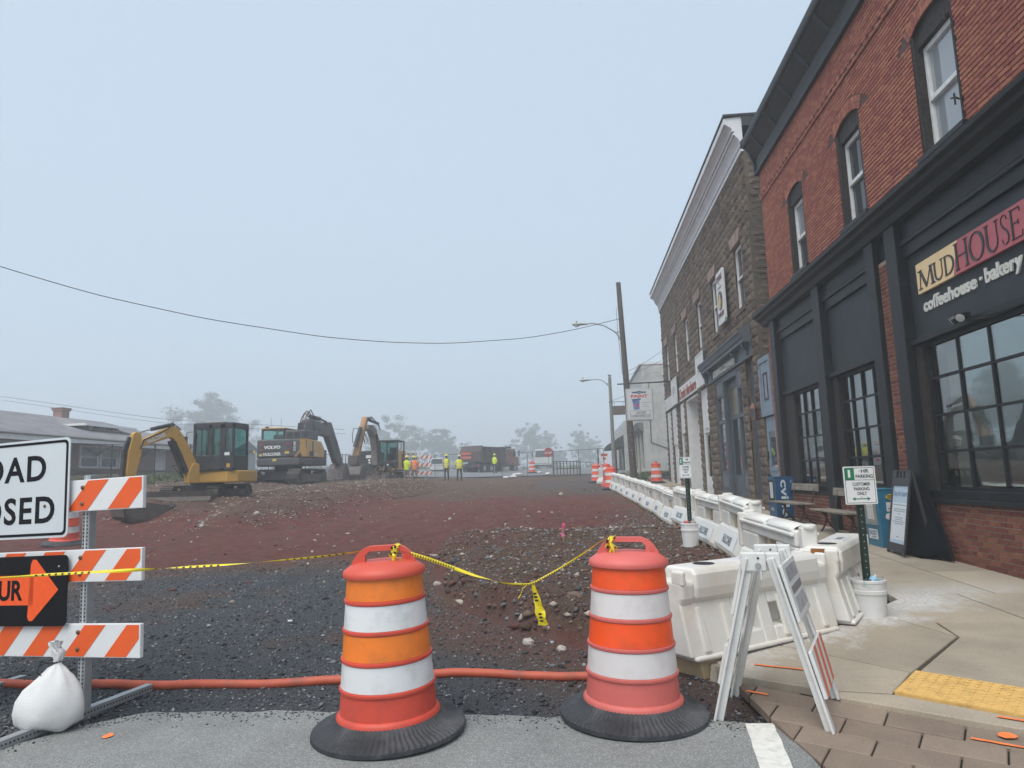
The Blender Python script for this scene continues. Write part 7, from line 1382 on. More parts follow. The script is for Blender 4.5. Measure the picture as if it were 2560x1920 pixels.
# ------------------------------------------------------------------ machines
M_cat = pm('machine_yellow', (.50, .29, .055), .55, var=.10, ns=3, dirt=(.20, .13, .07), da=.45, dsc=3); M_dk = pm('machine_dark', (.022, .025, .028), .5, var=.25, ns=3, dirt=(.09, .08, .07), da=.5, dsc=3); M_trk = pm('track_steel', (.055, .050, .046), .8, var=.3, ns=6, dirt=(.13, .09, .07), da=.7, dsc=3)
M_stl = pm('worn_steel', (.10, .085, .078), .6, metal=.2, var=.3, ns=5, dirt=(.11, .06, .05), da=.6, dsc=3); M_chr = pm('chrome_rod', (.55, .57, .58), .2, metal=.9); M_hose = pm('hydraulic_hose', (.02, .02, .022), .6)
M_cgl = glassmat('cab_glass', tint=(.45, .68, .64), refl=.08); M_seat = pm('seat_black', (.02, .02, .022), .8); M_vor = pm('volvo_orange', (.56, .33, .11), .5, var=.06, dirt=(.3, .2, .1), da=.3, dsc=2); M_vgr = pm('volvo_grey', (.062, .065, .070), .55, var=.12, dirt=(.12, .11, .10), da=.4, dsc=2)
def track(par, x0, x1, y0, y1, z0, h, o, shoe=.17, face=None):
    """crawler track along y: side frame, sprocket, idler, and the belt with its shoes"""
    r = h/2; zc = z0+r; L_ = (y1-y0)-2*r; per = 2*L_+2*math.pi*r; n_ = int(per/shoe)
    def at(s):
        s %= per
        if s < L_: return (y0+r+s, z0+h, 0.)
        s -= L_
        if s < math.pi*r: a = s/r; return (y1-r+r*math.sin(a), zc+r*math.cos(a), -a)
        s -= math.pi*r
        if s < L_: return (y1-r-s, z0, math.pi)
        s -= L_; a = s/r; return (y0+r-r*math.sin(a), zc-r*math.cos(a), math.pi-a)
    mb = MB(o)
    for k in range(n_):
        y, z, a = at(k*per/n_); mb.cbox(((x0+x1)/2, y, z), (x1-x0, shoe*.9, .045), 0, 0, a); mb.cbox(((x0+x1)/2, y, z), (x1-x0, .03, .085), 0, 0, a)
    b = mb.ob('track_belt', M_trk, par)
    mb = MB(o); e = .05; mb.prism([(x0+e, y0+r*.8, zc-r*.55), (x0+e, y1-r*.8, zc-r*.55), (x0+e, y1-r*.8, zc+r*.35), (x0+e, (y0+y1)/2, zc+r*.5), (x0+e, y0+r*.8, zc+r*.35)], (x1-x0-2*e, 0, 0)); mb.ob('side_frame', M_stl, b)
    mb = MB(o)
    for yy in (y0+r, y1-r): mb.cyl((x0+.03, yy, zc), (x1-.03, yy, zc), r*.82, 20); mb.cyl((x1-.04, yy, zc), (x1+.01, yy, zc), r*.35, 12)
    for k in range(5): yy = y0+r+(L_)*(k+.5)/5; mb.cyl((x0+.03, yy, z0+.09), (x1-.01, yy, z0+.09), .075, 10)
    mb.ob('wheels', M_trk, b)
def onpl(P0, d, u_, z, off=0.): n_ = (d[1], -d[0]); return (P0[0]+d[0]*u_+n_[0]*off, P0[1]+d[1]*u_+n_[1]*off, z)
def plate(mb, P0, d, pts, th, off=0.): n_ = Vector((d[1], -d[0], 0)); mb.prism([onpl(P0, d, u_, z, off-th/2) for u_, z in pts], tuple(n_*th))
# --- small yellow excavator
OX = (-12.2, 22.2, 1.05); CE = thing('excavator', 'yellow mini excavator with dark cab, its bucket resting beside the barricade', 'excavator', OX)
track(CE, -12.25, -11.82, 21.9, 24.3, 1.02, .52, OX); track(CE, -13.9, -13.45, 21.9, 24.3, 1.0, .52, OX)
mb = MB(OX); mb.box(-13.45, -12.25, 22.4, 23.8, 1.15, 1.5); mb.cyl((-12.75, 22.9, 1.5), (-12.75, 22.9, 1.66), .55, 20); mb.ob('undercarriage', M_dk, CE)
mb = MB(OX); mb.prism([(-14.05, 21.35, 1.02), (-14.05, 21.25, 1.06), (-14.05, 21.32, 1.2), (-14.05, 21.26, 1.38), (-14.05, 21.36, 1.38), (-14.05, 21.42, 1.2)], (2.3, 0, 0)); mb.beam((-13.4, 21.4, 1.2), (-13.4, 22.6, 1.3), .12, .14); mb.beam((-12.4, 21.4, 1.2), (-12.4, 22.6, 1.3), .12, .14); mb.ob('dozer_blade', M_stl, CE)
mb = MB(OX); pts = [(-13.0, 21.95), (-11.5, 21.85), (-11.2, 22.0), (-11.1, 22.4), (-11.1, 23.1), (-11.3, 23.6), (-12.8, 23.7), (-13.3, 23.6), (-13.35, 22.9)]; mb.prism([(a, b, 1.62) for a, b in pts], (0, 0, .40)); mb.ob('body', M_cat, CE, bevel=.05, seg=3)
mb = MB(OX); mb.prism([(-13.38, 23.0, 1.62), (-12.75, 23.0, 1.62), (-12.75, 23.0, 2.3), (-13.2, 23.0, 2.3), (-13.38, 23.0, 2.1)], (0, .75, 0)); mb.box(-13.36, -13.0, 22.5, 23.0, 1.62, 1.95); mb.ob('engine_hood', M_cat, CE, bevel=.04)
cx0, cx1, cy0, cy1, cz0, cz1 = -12.72, -11.28, 21.82, 22.85, 2.02, 3.62
mb = MB(OX); w = .07
for x_, ww in ((cx0, .09), (-12.17, .14), (-11.78, .19), (cx1-.09, .09)): mb.box(x_, x_+ww, cy0, cy0+.07, cz0, cz1-.05)
mb.box(cx0, cx1, cy0, cy0+.07, cz0, cz0+.10); mb.box(cx0, cx1, cy0, cy0+.07, cz1-.2, cz1-.05); mb.box(cx0+.07, cx1-.05, cy0+.005, cy0+.06, cz0+.1, cz0+.52)
for x_ in (cx0, cx1-.08): mb.box(x_, x_+.08, cy1-.07, cy1, cz0, cz1-.05); mb.box(x_, x_+.08, cy0+.07, cy1-.07, cz0, cz0+.5 if x_ == cx1-.08 else cz0+.2); mb.box(x_, x_+.08, cy0+.07, cy1-.07, cz1-.2, cz1-.05)
mb.box(cx0, cx1, cy1-.06, cy1, cz0, cz0+.45); mb.box(-12.1, -12.0, cy1-.06, cy1, cz0+.4, cz1-.1); mb.box(cx0, cx1, cy0, cy1, cz1-.07, cz1); mb.box(-12.45, -12.41, cy0+.01, cy0+.05, cz0+.5, cz1-.2); cab = mb.ob('cab', M_dk, CE, bevel=.018)
mb = MB(OX); mb.box(cx0+.05, cx1-.35, cy0+.03, cy1-.02, cz1, cz1+.05); mb.ob('roof', pm('cab_roof_grey', (.30, .31, .31), .5), CE, bevel=.03)
for (x0, x1) in ((cx0+.09, -12.45), (-12.41, -12.17), (-12.03, -11.78), (-11.59, cx1-.09)): mb = MB(OX); mb.box(x0, x1, cy0+.03, cy0+.04, cz0+.52, cz1-.2); mb.ob('window', M_cgl, cab)
mb = MB(OX); mb.box(cx0+.08, cx1-.08, cy1-.04, cy1-.03, cz0+.45, cz1-.1); mb.ob('window', M_cgl, cab); mb = MB(OX); mb.box(cx0+.03, cx0+.04, cy0+.07, cy1-.07, cz0+.2, cz1-.2); mb.ob('window', M_cgl, cab)
mb = MB(OX); mb.cbox((-11.85, 22.3, 2.7), (.16, .5, .62), 0, 0, 0, -.2); mb.cbox((-12.08, 22.3, 2.45), (.5, .5, .14)); mb.ball((-11.8, 22.3, 3.12), (.09, .17, .15), 10, 6); mb.box(-12.56, -12.5, 22.1, 22.5, 2.5, 2.62); mb.tube([(-12.4, 22.0, 2.3), (-12.42, 22.0, 2.72)], .025, 6); mb.ob('seat', M_seat, cab, smooth=30)
mb = MB(OX); mb.cbox((-12.92, 21.7, 3.05), (.15, .05, .26)); mb.tube([(-12.92, 21.72, 3.1), (-12.9, 21.76, 3.32), (-12.66, 21.82, 3.34)], .012, 5); mb.ob('mirror', M_dk, CE, bevel=.01)
mb = MB(OX); mb.tube([(-12.62, 21.80, 2.92), (-12.65, 21.78, 3.1), (-12.62, 21.80, 3.28)], .016, 6); mb.ob('grab_handle', M_hose, cab); mb = MB(OX); mb.box(-11.60, -11.42, 21.812, 21.818, 2.52, 2.62); mb.ob('number_label', M_lab, cab); mb = MB(OX); mb.box(-11.52, -11.4, 21.812, 21.818, 2.12, 2.25); mb.ob('yellow_label', M_cat, cab)
P0 = (-12.4, 21.3); dB = (-.5, -.866)
mb = MB(OX); plate(mb, P0, dB, [(-.03, 1.80), (-.12, 2.2), (.12, 2.68), (.42, 3.18), (.60, 3.40), (.72, 3.44), (.95, 3.38), (1.75, 2.95), (1.72, 2.74), (.98, 3.02), (.80, 3.08), (.70, 3.02), (.40, 2.5), (.22, 2.05), (.14, 1.80)], .22); bm = mb.ob('boom', M_cat, CE, bevel=.02)
mb = MB(OX); plate(mb, P0, dB, [(-.2, 1.62), (-.16, 2.25), (.06, 2.28), (.22, 1.95), (.2, 1.62)], .30); mb.ob('boom_bracket', M_cat, CE, bevel=.03)
mb = MB(OX); p, q = onpl(P0, dB, .30, 1.95), onpl(P0, dB, .78, 2.98); mb.cyl(p, q, .085, 12); mb.ob('boom_cylinder', M_dk, CE); mb = MB(OX)
for s in (-.13, .13): mb.beam(onpl(P0, dB, .26, 2.0, s), onpl(P0, dB, .72, 2.95, s), .03, .12)
mb.ob('cylinder_guard', M_dk, CE)
mb = MB(OX); mb.cyl(onpl(P0, dB, .72, 3.50), onpl(P0, dB, 1.40, 3.32), .06, 12); mb.ob('stick_cylinder', M_dk, CE); mb = MB(OX); mb.cyl(onpl(P0, dB, 1.40, 3.32), onpl(P0, dB, 1.80, 3.20), .03, 10); mb.ob('cylinder_rod', M_chr, CE)
mb = MB(OX); 
for s in (-.11, .11): mb.tube([onpl(P0, dB, .5, 3.34, s), onpl(P0, dB, .72, 3.50, s), onpl(P0, dB, 1.1, 3.24, s), onpl(P0, dB, 1.65, 2.98, s), onpl(P0, dB, 1.75, 2.7, s)], .02, 5)
mb.tube([onpl(P0, dB, -.1, 2.2, .2), onpl(P0, dB, .55, 2.2, .25), onpl(P0, dB, .1, 1.8, .3)], .025, 5); mb.tube([onpl(P0, dB, .66, 3.44), onpl(P0, dB, .70, 3.58), onpl(P0, dB, .76, 3.44)], .02, 5); mb.ob('hoses', M_hose, CE)
text('FAULCONER', onpl(P0, dB, 1.52, 2.86, -.118), (-dB[0]*.9, -dB[1]*.9, .42), (dB[0]*.42, dB[1]*.42, .9), .62, .13, M_lab, bm, depth=.004, bold=.03, o=OX)
mb = MB(OX); plate(mb, P0, dB, [(1.97, 3.14), (1.90, 3.22), (1.74, 3.18), (1.70, 3.0), (1.68, 2.6), (1.82, 1.95), (1.88, 1.35), (2.02, 1.35), (2.12, 2.0), (2.08, 2.6)], .20); mb.ob('stick', M_cat, CE, bevel=.02)
mb = MB(OX); p, q = onpl(P0, dB, 2.16, 2.62), onpl(P0, dB, 2.22, 1.7); mb.cyl(p, q, .07, 12); mb.beam(p, onpl(P0, dB, 2.02, 3.05), .1, .12); mb.beam(onpl(P0, dB, 2.0, 1.5), onpl(P0, dB, 2.24, 1.65), .16, .06); mb.ob('bucket_cylinder', M_dk, CE)
# bucket: curved shell open towards the camera side
mb = MB(OX); bw = .80; cu = [(2.15, 1.18), (2.30, .95), (2.25, .68), (2.02, .50), (1.70, .46), (1.35, .52), (1.02, .62), (.78, .92)]; inn = [(2.08, 1.14), (2.20, .95), (2.16, .74), (1.98, .58), (1.70, .54), (1.38, .59), (1.06, .68), (.84, .95)]
for k in range(7):
    n_ = Vector((dB[1], -dB[0], 0)); mb.prism([onpl(P0, dB, *cu[k], -bw/2), onpl(P0, dB, *cu[k+1], -bw/2), onpl(P0, dB, *inn[k+1], -bw/2), onpl(P0, dB, *inn[k], -bw/2)], tuple(n_*bw))
for s in (-bw/2, bw/2-.03): mb.prism([onpl(P0, dB, *p, s) for p in cu], tuple(n_*.03))
bk_ = mb.ob('bucket', M_stl, CE); mb = MB(OX)
for k in range(5): mb.beam(onpl(P0, dB, .86, .86, -bw/2+.08+k*.16), onpl(P0, dB, .72, 1.02, -bw/2+.08+k*.16), .07, .04)
mb.ob('teeth', M_stl, bk_)
# --- large grey and orange excavator seen from behind
OV = (-14.8, 34.4, 1.48); VE = thing('excavator', 'big dark grey and orange excavator seen from behind with raised boom', 'excavator', OV)
track(VE, -14.05, -13.45, 32.5, 36.3, 1.45, .78, OV, .2); track(VE, -16.2, -15.6, 32.5, 36.3, 1.45, .78, OV, .2)
mb = MB(OV); mb.box(-15.6, -14.05, 33.4, 35.6, 1.75, 2.2); mb.cyl((-14.8, 34.4, 2.2), (-14.8, 34.4, 2.45), .7, 20); mb.ob('undercarriage', M_dk, VE)
prf = [(-16.0, 34.2), (-16.0, 33.35), (-15.85, 33.0), (-15.2, 32.86), (-14.3, 32.86), (-13.65, 32.98), (-13.42, 33.25), (-13.38, 34.2)]
mb = MB(OV); mb.prism([(a, b, 2.42) for a, b in prf], (0, 0, .42)); mb.prism([(a+(.03 if a > -14.8 else -.0), b, 2.84) for a, b in prf], (0, 0, .92)); cw = mb.ob('counterweight', M_vgr, VE, bevel=.09, seg=3)
mb = MB(OV); mb.box(-16.0, -13.42, 34.2, 36.2, 2.45, 3.3); mb.ob('deck', M_dk, VE, bevel=.04)
mb = MB(OV); mb.prism([(-13.36, 33.55, 2.86), (-13.36, 35.7, 2.86), (-13.36, 35.7, 3.35), (-13.36, 35.2, 3.72), (-13.36, 33.3, 3.76), (-13.36, 33.3, 3.1)], (-.5, 0, 0)); mb.ob('side_door', M_vor, VE, bevel=.04)
mb = MB(OV); mb.prism([(-13.90, 32.90, 2.86), (-13.42, 33.18, 2.86), (-13.36, 33.4, 2.86), (-13.36, 33.4, 3.77), (-13.42, 33.18, 3.77), (-13.62, 32.97, 3.77), (-13.62, 32.97, 3.2)], (.012, -.012, 0)); mb.ob('orange_corner', M_vor, VE)
mb = MB(OV); mb.box(-15.7, -15.68, 32.9, 32.91, 3, 3.1) if False else None; mb.box(-13.97, -13.96, 32.84, 32.87, 2.9, 3.75); mb.box(-13.358, -13.35, 33.6, 34.1, 2.9, 3.15); mb.ob('seam', M_dk, VE)
text('VOLVO', (-15.42, 32.845, 3.27), (1, 0, 0), (0, 0, 1), .86, .17, M_lab, cw, bold=.05, depth=.01, o=OV); text('FAULCONER', (-15.44, 32.845, 2.93), (1, 0, 0), (0, 0, 1), .90, .16, M_lab, cw, bold=.03, depth=.01, o=OV)
text('ECR145E', (-13.86, 32.90, 3.68), (.05, .02, -1), (.95, .3, 0), .45, .12, M_lab, cw, bold=.02, depth=.008, o=OV, name='model_lettering') if False else text('ECR145E', (-13.80, 32.92, 3.16), (0, 0, 1), (-.95, -.2, 0), .46, .12, M_lab, cw, bold=.02, depth=.006, o=OV)
mb = MB(OV); mb.box(-15.62, -14.1, 32.845, 32.86, 3.16, 3.18); mb.box(-15.62, -14.1, 32.845, 32.86, 3.50, 3.515); mb.ob('groove', M_dk, cw); mb = MB(OV)
for s in (-1, 1): c = -14.86+.0; mb.prism([(c+s*.76, 32.848, 3.45), (c+s*.52, 32.848, 3.53), (c+s*.76, 32.848, 3.55)], (0, .01, 0)); mb.prism([(c+s*.74, 32.848, 3.22), (c+s*.60, 32.848, 3.17), (c+s*.76, 32.848, 3.30)], (0, .01, 0))
mb.ob('red_marker', M_rd2, cw); mb = MB(OV)
for x_, z_, w_ in ((-15.66, 2.92, .16), (-14.34, 3.02, .23), (-14.96, 2.66, .2), (-15.97, 3.1, .1)): mb.box(x_, x_+w_, 32.835, 32.87, z_, z_+.12)
mb.ob('warning_label', pm('label_yellow', (.55, .42, .10), .5), cw); text('VOLVO', (-13.34, 34.2, 2.95), (0, 1, 0), (0, 0, 1), .5, .12, M_lab, VE, o=OV, depth=.004)
mb = MB(OV); mb.box(-14.55, -13.45, 33.3, 35.0, 3.76, 4.22); hd = mb.ob('engine_hood', M_vgr, VE, bevel=.06, seg=3); mb = MB(OV)
for k in range(12): x_ = -14.42+k*.078+(.09 if k > 3 else 0)+(.09 if k > 7 else 0); mb.box(x_, x_+.03, 33.285, 33.31, 3.86, 4.12)
mb.ob('vent_slots', M_hole, hd); mb = MB(OV); mb.prism([(-14.25, 34.2, 4.2), (-14.25, 34.5, 4.2), (-14.25, 34.4, 4.65), (-14.25, 34.2, 4.65)], (.25, 0, 0)); mb.ob('exhaust', M_dk, VE)
x0, x1, y0, y1, z0, z1 = -16.0, -14.75, 33.75, 35.6, 3.3, 4.34
mb = MB(OV)
for x_ in (x0, x1-.1):
    for y_ in (y0, y1-.1): mb.box(x_, x_+.1, y_, y_+.1, z0, z1)
mb.box(x0, x1, y0, y0+.08, z0, 3.72); mb.box(x0, x0+.08, y0, y1, z0, 3.6); mb.box(x0, x1, y0, y0+.06, z1-.08, z1); cb_ = mb.ob('cab', M_dk, VE, bevel=.03); mb = MB(OV); mb.prism([(x0-.03, y0-.04, z1), (x1+.02, y0-.04, z1), (x1+.02, y0-.04, z1+.07), (x0+.2, y0-.04, z1+.1), (x0-.03, y0-.04, z1+.06)], (0, y1-y0+.1, 0)); mb.ob('cab_roof', M_vor, VE, bevel=.03)
mb = MB(OV); mb.box(x0+.1, x1-.1, y0+.03, y0+.04, 3.72, z1-.08); mb.ob('window', M_cgl, cb_); mb = MB(OV); mb.box(x1-.04, x1-.03, y0+.1, y1-.1, 3.4, z1); mb.ob('window', M_cgl, cb_); mb = MB(OV); mb.cbox((-15.4, 34.5, 3.7), (.5, .15, .8)); mb.ob('seat', M_seat, cb_); mb = MB(OV)
mb.tube([(-15.55, 33.9, z1+.05), (-15.55, 33.9, 4.95)], .008, 4); mb.tube([(-15.0, 33.9, z1+.05), (-15.02, 33.9, 4.9)], .008, 4); mb.box(-15.75, -15.6, 33.7, 33.8, z1+.06, z1+.14); mb.ob('antenna', M_hose, VE)
PV = (-14.35, 34.4); dV = (0., 1.); VB = [(.1, 2.9), (.0, 3.6), (.35, 4.32), (.95, 4.85), (1.5, 5.02), (2.2, 4.95), (4.3, 4.7), (4.55, 4.45), (4.4, 4.18), (2.3, 4.22), (1.5, 4.2), (.9, 3.7), (.7, 3.0)]
mb = MB(OV); plate(mb, PV, dV, VB, .42); mb.ob('boom', M_vgr, VE, bevel=.04); mb = MB(OV); plate(mb, PV, dV, [(3.9, 5.02), (4.6, 5.07), (5.15, 4.5), (6.0, 3.6), (6.75, 2.65), (6.5, 2.45), (5.6, 2.7), (4.6, 3.7), (4.0, 4.25)], .34); mb.ob('stick', M_vgr, VE, bevel=.04)
mb = MB(OV); mb.cyl(onpl(PV, dV, 1.7, 5.15), onpl(PV, dV, 3.1, 5.16), .11, 12); mb.cyl(onpl(PV, dV, .6, 3.1, .2), onpl(PV, dV, 2.2, 4.4, .26), .12, 12); mb.cyl(onpl(PV, dV, .6, 3.1, -.2), onpl(PV, dV, 2.2, 4.4, -.26), .12, 12); mb.cyl(onpl(PV, dV, 4.6, 4.9, .0), onpl(PV, dV, 5.9, 3.95, .0), .09, 10); mb.ob('cylinders', M_dk, VE); mb = MB(OV); mb.cyl(onpl(PV, dV, 3.1, 5.16), onpl(PV, dV, 4.2, 5.05), .06, 10); mb.ob('cylinder_rod', M_stl, VE)
mb = MB(OV)
for s, a in ((-.16, 0), (-.05, .1), (.06, .05), (.17, .15)): mb.tube([onpl(PV, dV, .5, 4.3, s), onpl(PV, dV, .9, 5.0+a, s), onpl(PV, dV, 1.35, 5.35+a, s), onpl(PV, dV, 1.8, 5.2, s), onpl(PV, dV, 3.2, 4.9, s), onpl(PV, dV, 4.3, 4.6, s), onpl(PV, dV, 5.0, 4.2, s), onpl(PV, dV, 5.6, 3.7, s)], .028, 5)
for s in (.2, -.2): mb.tube([onpl(PV, dV, 1.6, 4.9, s), onpl(PV, dV, 1.9, 4.0, s*1.4), onpl(PV, dV, 1.5, 3.9, s*1.5), onpl(PV, dV, 1.2, 4.4, s)], .025, 5)
mb.ob('hoses', pm('hose_dull_red', (.09, .04, .04), .6, var=.5, ns=2), VE); mb = MB(OV); n_ = Vector((1, 0, 0)); plate(mb, PV, dV, [(6.6, 2.7), (6.9, 2.3), (7.1, 1.9), (6.8, 1.45), (6.2, 1.5), (5.75, 1.7), (5.9, 2.3), (6.2, 2.65)], .95); mb.ob('bucket', M_stl, VE, bevel=.03); mb = MB(OV); mb.box(-14.3, -14.1, 34.6, 34.8, 0, .01) if False else None; mb.beam(onpl(PV, dV, 6.1, 3.2), onpl(PV, dV, 6.9, 2.5), .2, .08); mb.beam(onpl(PV, dV, 6.0, 2.9), onpl(PV, dV, 6.3, 2.5), .22, .1); mb.ob('linkage', M_dk, VE)
# --- third excavator, facing the camera
OT = (-12.9, 46, 1.45); TE = thing('excavator', 'dark excavator with upright orange stick next to the two helmeted workers', 'excavator', OT)
track(TE, -12.75, -12.1, 44.2, 47.9, 1.42, .72, OT, .2); track(TE, -14.9, -14.25, 44.2, 47.9, 1.42, .72, OT, .2)
mb = MB(OT); mb.box(-14.25, -12.75, 44.9, 47.2, 1.7, 2.15); mb.ob('undercarriage', M_dk, TE); mb = MB(OT); mb.prism([(-14.7, 43.95, 1.40), (-14.7, 43.85, 1.6), (-14.7, 43.95, 1.95), (-14.7, 44.05, 1.95)], (2.4, 0, 0)); mb.beam((-13.2, 44.0, 1.9), (-13.0, 45, 2.2), .3, .08); mb.ob('dozer_blade', M_stl, TE)
mb = MB(OT); mb.box(-14.4, -11.95, 45.0, 48.2, 2.22, 2.75); mb.box(-14.4, -13.55, 45.0, 48.0, 2.75, 3.6); mb.ob('body', M_dk, TE, bevel=.06); mb = MB(OT); mb.box(-11.97, -11.93, 45.3, 48, 2.3, 3.6); mb.box(-13.0, -12.0, 44.93, 45.0, 2.26, 2.36); mb.ob('trim', M_vor, TE)
x0, x1, y0, y1, z0, z1 = -13.05, -11.75, 45.0, 46.8, 2.4, 4.28; mb = MB(OT)
for x_ in (x0, x1-.09):
    for y_ in (y0, y1-.1): mb.box(x_, x_+.09, y_, y_+.1, z0, z1)
mb.box(x0, x1, y0, y0+.08, z0, 2.9); mb.box(x0, x1, y0, y1, z1-.1, z1); mb.box(x0, x1, y1-.06, y1, z0, 3.4); c3 = mb.ob('cab', M_dk, TE, bevel=.05); mb = MB(OT); mb.box(x0+.09, x1-.09, y0+.03, y0+.04, 2.9, z1-.1); mb.ob('window', M_cgl, c3); mb = MB(OT); mb.cbox((-12.3, 46, 3.3), (.55, .16, 1.0)); mb.ob('seat', M_seat, c3)
mb = MB(OT); mb.tube([(x1+.02, 45.2, 3.6), (x1+.16, 45.2, 3.65), (x1+.16, 45.2, 4.1), (x1, 45.2, 4.15)], .02, 5); mb.ob('mirror', M_dk, TE)
PT = (-13.3, 45.4); dT = (-.05, -.9987); M_tob = pm('stick_orange', (.42, .22, .10), .6, var=.12, dirt=(.2, .13, .09), da=.5, dsc=2); M_tbm = pm('boom_drab', (.22, .195, .175), .7, var=.15, dirt=(.1, .08, .07), da=.5, dsc=2)
mb = MB(OT); plate(mb, PT, dT, [(0, 2.6), (-.1, 3.4), (.2, 4.4), (.7, 5.0), (1.4, 5.25), (2.3, 5.2), (2.4, 4.9), (1.5, 4.8), (1.0, 4.4), (.7, 3.6), (.6, 2.6)], .42); mb.ob('boom', M_tbm, TE, bevel=.04)
mb = MB(OT); mb.prism([(-13.62, 43.0, 5.72), (-13.26, 43.0, 5.72), (-13.42, 42.6, 4.6), (-13.62, 42.3, 3.2), (-13.98, 42.3, 3.2), (-13.78, 42.6, 4.6)], (0, .42, 0)); mb.ob('stick', M_tob, TE, bevel=.03); mb = MB(OT); mb.cyl((-13.55, 42.55, 5.0), (-13.82, 42.2, 3.75), .13, 12); mb.ob('bucket_cylinder', M_dk, TE); mb = MB(OT); mb.cyl((-13.86, 42.2, 3.75), (-14.0, 42.1, 3.1), .07, 10); mb.ob('cylinder_rod', M_chr, TE); mb = MB(OT)
mb.cyl((-13.1, 44.9, 5.4), (-13.3, 43.4, 5.55), .1, 10); mb.cyl((-13.0, 45.0, 2.9), (-12.95, 44.0, 4.6), .09, 10); mb.ob('cylinders', M_dk, TE); mb = MB(OT)
for k in range(5): mb.tube([(-13.35+k*.08, 43.2, 5.6), (-13.1+k*.05, 43.3, 5.75-k*.05), (-12.9+k*.04, 43.9, 5.4-k*.05), (-12.85, 44.6, 4.9)], .025, 5)
mb.tube([(-13.7, 42.6, 4.9), (-14.0, 42.5, 4.95), (-14.05, 42.4, 4.5), (-13.95, 42.2, 4.0)], .025, 5); mb.tube([(-13.35, 42.8, 4.6), (-13.15, 42.8, 4.1), (-13.3, 42.7, 3.9), (-13.4, 42.6, 4.4)], .025, 5); mb.ob('hoses', M_hose, TE)
mb = MB(OT); mb.box(-14.2, -13.6, 42.0, 42.7, 2.6, 3.2); mb.prism([(-14.45, 41.7, 1.5), (-14.45, 42.6, 1.42), (-14.45, 42.9, 1.9), (-14.45, 42.6, 2.6), (-14.45, 42.0, 2.5), (-14.45, 41.6, 2.0)], (1.15, 0, 0)); mb.ob('bucket', M_stl, TE, bevel=.03); mb = MB(OT); mb.box(-13.95, -13.6, 44.95, 45.0, 3.1, 3.3); mb.ball((-13.72, 44.95, 2.95), (.08, .04, .08), 8, 6); mb.ball((-13.7, 44.95, 2.78), (.08, .04, .08), 8, 6); mb.ball((-12.45, 44.95, 2.6), (.07, .04, .09), 8, 6); mb.ob('work_lamp', pm('lamp_glow', (.8, .8, .75), .3), TE)
# --- dump truck beyond the workers, with hood and high tipper body
OD_ = (-10.0, 67, 2.05); DT = thing('dump_truck', 'dark dump truck with orange panels on its high body, behind the two workers', 'dump truck', OD_); DT.rotation_euler = (0, 0, R(-24))
M_dt1 = pm('tipper_brown', (.060, .042, .040), .7, var=.25, dirt=(.12, .09, .08), da=.4, dsc=1.5); M_dtr = pm('truck_red', (.22, .065, .04), .5, var=.1)
mb = MB(); mb.box(-1.22, 1.22, -.4, 4.6, 1.15, 2.15); mb.prism([(-1.22, -.4, 2.15), (1.22, -.4, 2.15), (1.22, -.1, 2.72), (-1.22, -.1, 2.72)], (0, .1, 0)); mb.box(-1.22, -1.12, -.1, 4.6, 2.15, 2.6); mb.box(1.12, 1.22, -.1, 4.6, 2.15, 2.6); mb.box(-1.3, 1.3, 4.5, 5.6, 2.55, 2.72); mb.ob('tipper', M_dt1, DT); mb = MB()
for k in range(9): mb.box(1.22, 1.30, -.3+k*.58, -.22+k*.58, 1.15, 2.55)
mb.box(1.22, 1.32, -.4, 4.6, 2.5, 2.62); mb.box(1.22, 1.32, -.4, 4.6, 1.1, 1.22); mb.ob('ribs', M_dt1, DT); mb = MB(); mb.box(-1.1, .1, -.43, -.40, 1.85, 2.1); mb.box(-1.1, .1, -.43, -.40, 1.45, 1.7); mb.ob('orange_panel', pm('panel_orange', (.48, .10, .05), .6), DT)
for y_ in (.4, 1.7, 6.6):
    for x_ in (-1.1, .75): mb = MB(); mb.cyl((x_, y_, .5), (x_+.4, y_, .5), .5, 20); wl = mb.ob('wheel', M_rub, DT); mb = MB(); mb.cyl((x_+.36 if x_ > 0 else x_-.01, y_, .5), (x_+.41 if x_ > 0 else x_+.03, y_, .5), .25, 14); mb.ob('rim', M_gal, wl)
mb = MB(); mb.box(-.45, .45, -.2, 7.2, .75, 1.1); mb.box(-1.1, 1.1, -.38, -.3, .6, .95); mb.ob('chassis', M_dk, DT); mb = MB(); mb.box(-1.15, 1.15, 4.9, 6.4, .9, 2.35); mb.box(-.95, .95, 6.4, 7.8, .9, 1.75); mb.ob('cab', M_dtr, DT, bevel=.08); mb = MB(); mb.box(.8, 1.3, 6.1, 7.2, .75, 1.05); mb.ob('fender', M_dtr, DT); mb = MB(); mb.box(1.3, 1.5, 6.0, 6.1, 1.7, 2.3); mb.box(-1.5, -1.3, 6.0, 6.1, 1.7, 2.3); mb.ob('mirror', M_dk, DT); mb = MB(); mb.tube([(1.1, 4.75, 1.0), (1.1, 4.75, 2.9)], .07, 8); mb.ob('exhaust', M_chr, DT); mb = MB()
for x_ in (-.95, .8): mb.box(x_, x_+.15, -.40, -.38, .7, .82)
mb.ob('tail_light', M_rd2, DT)
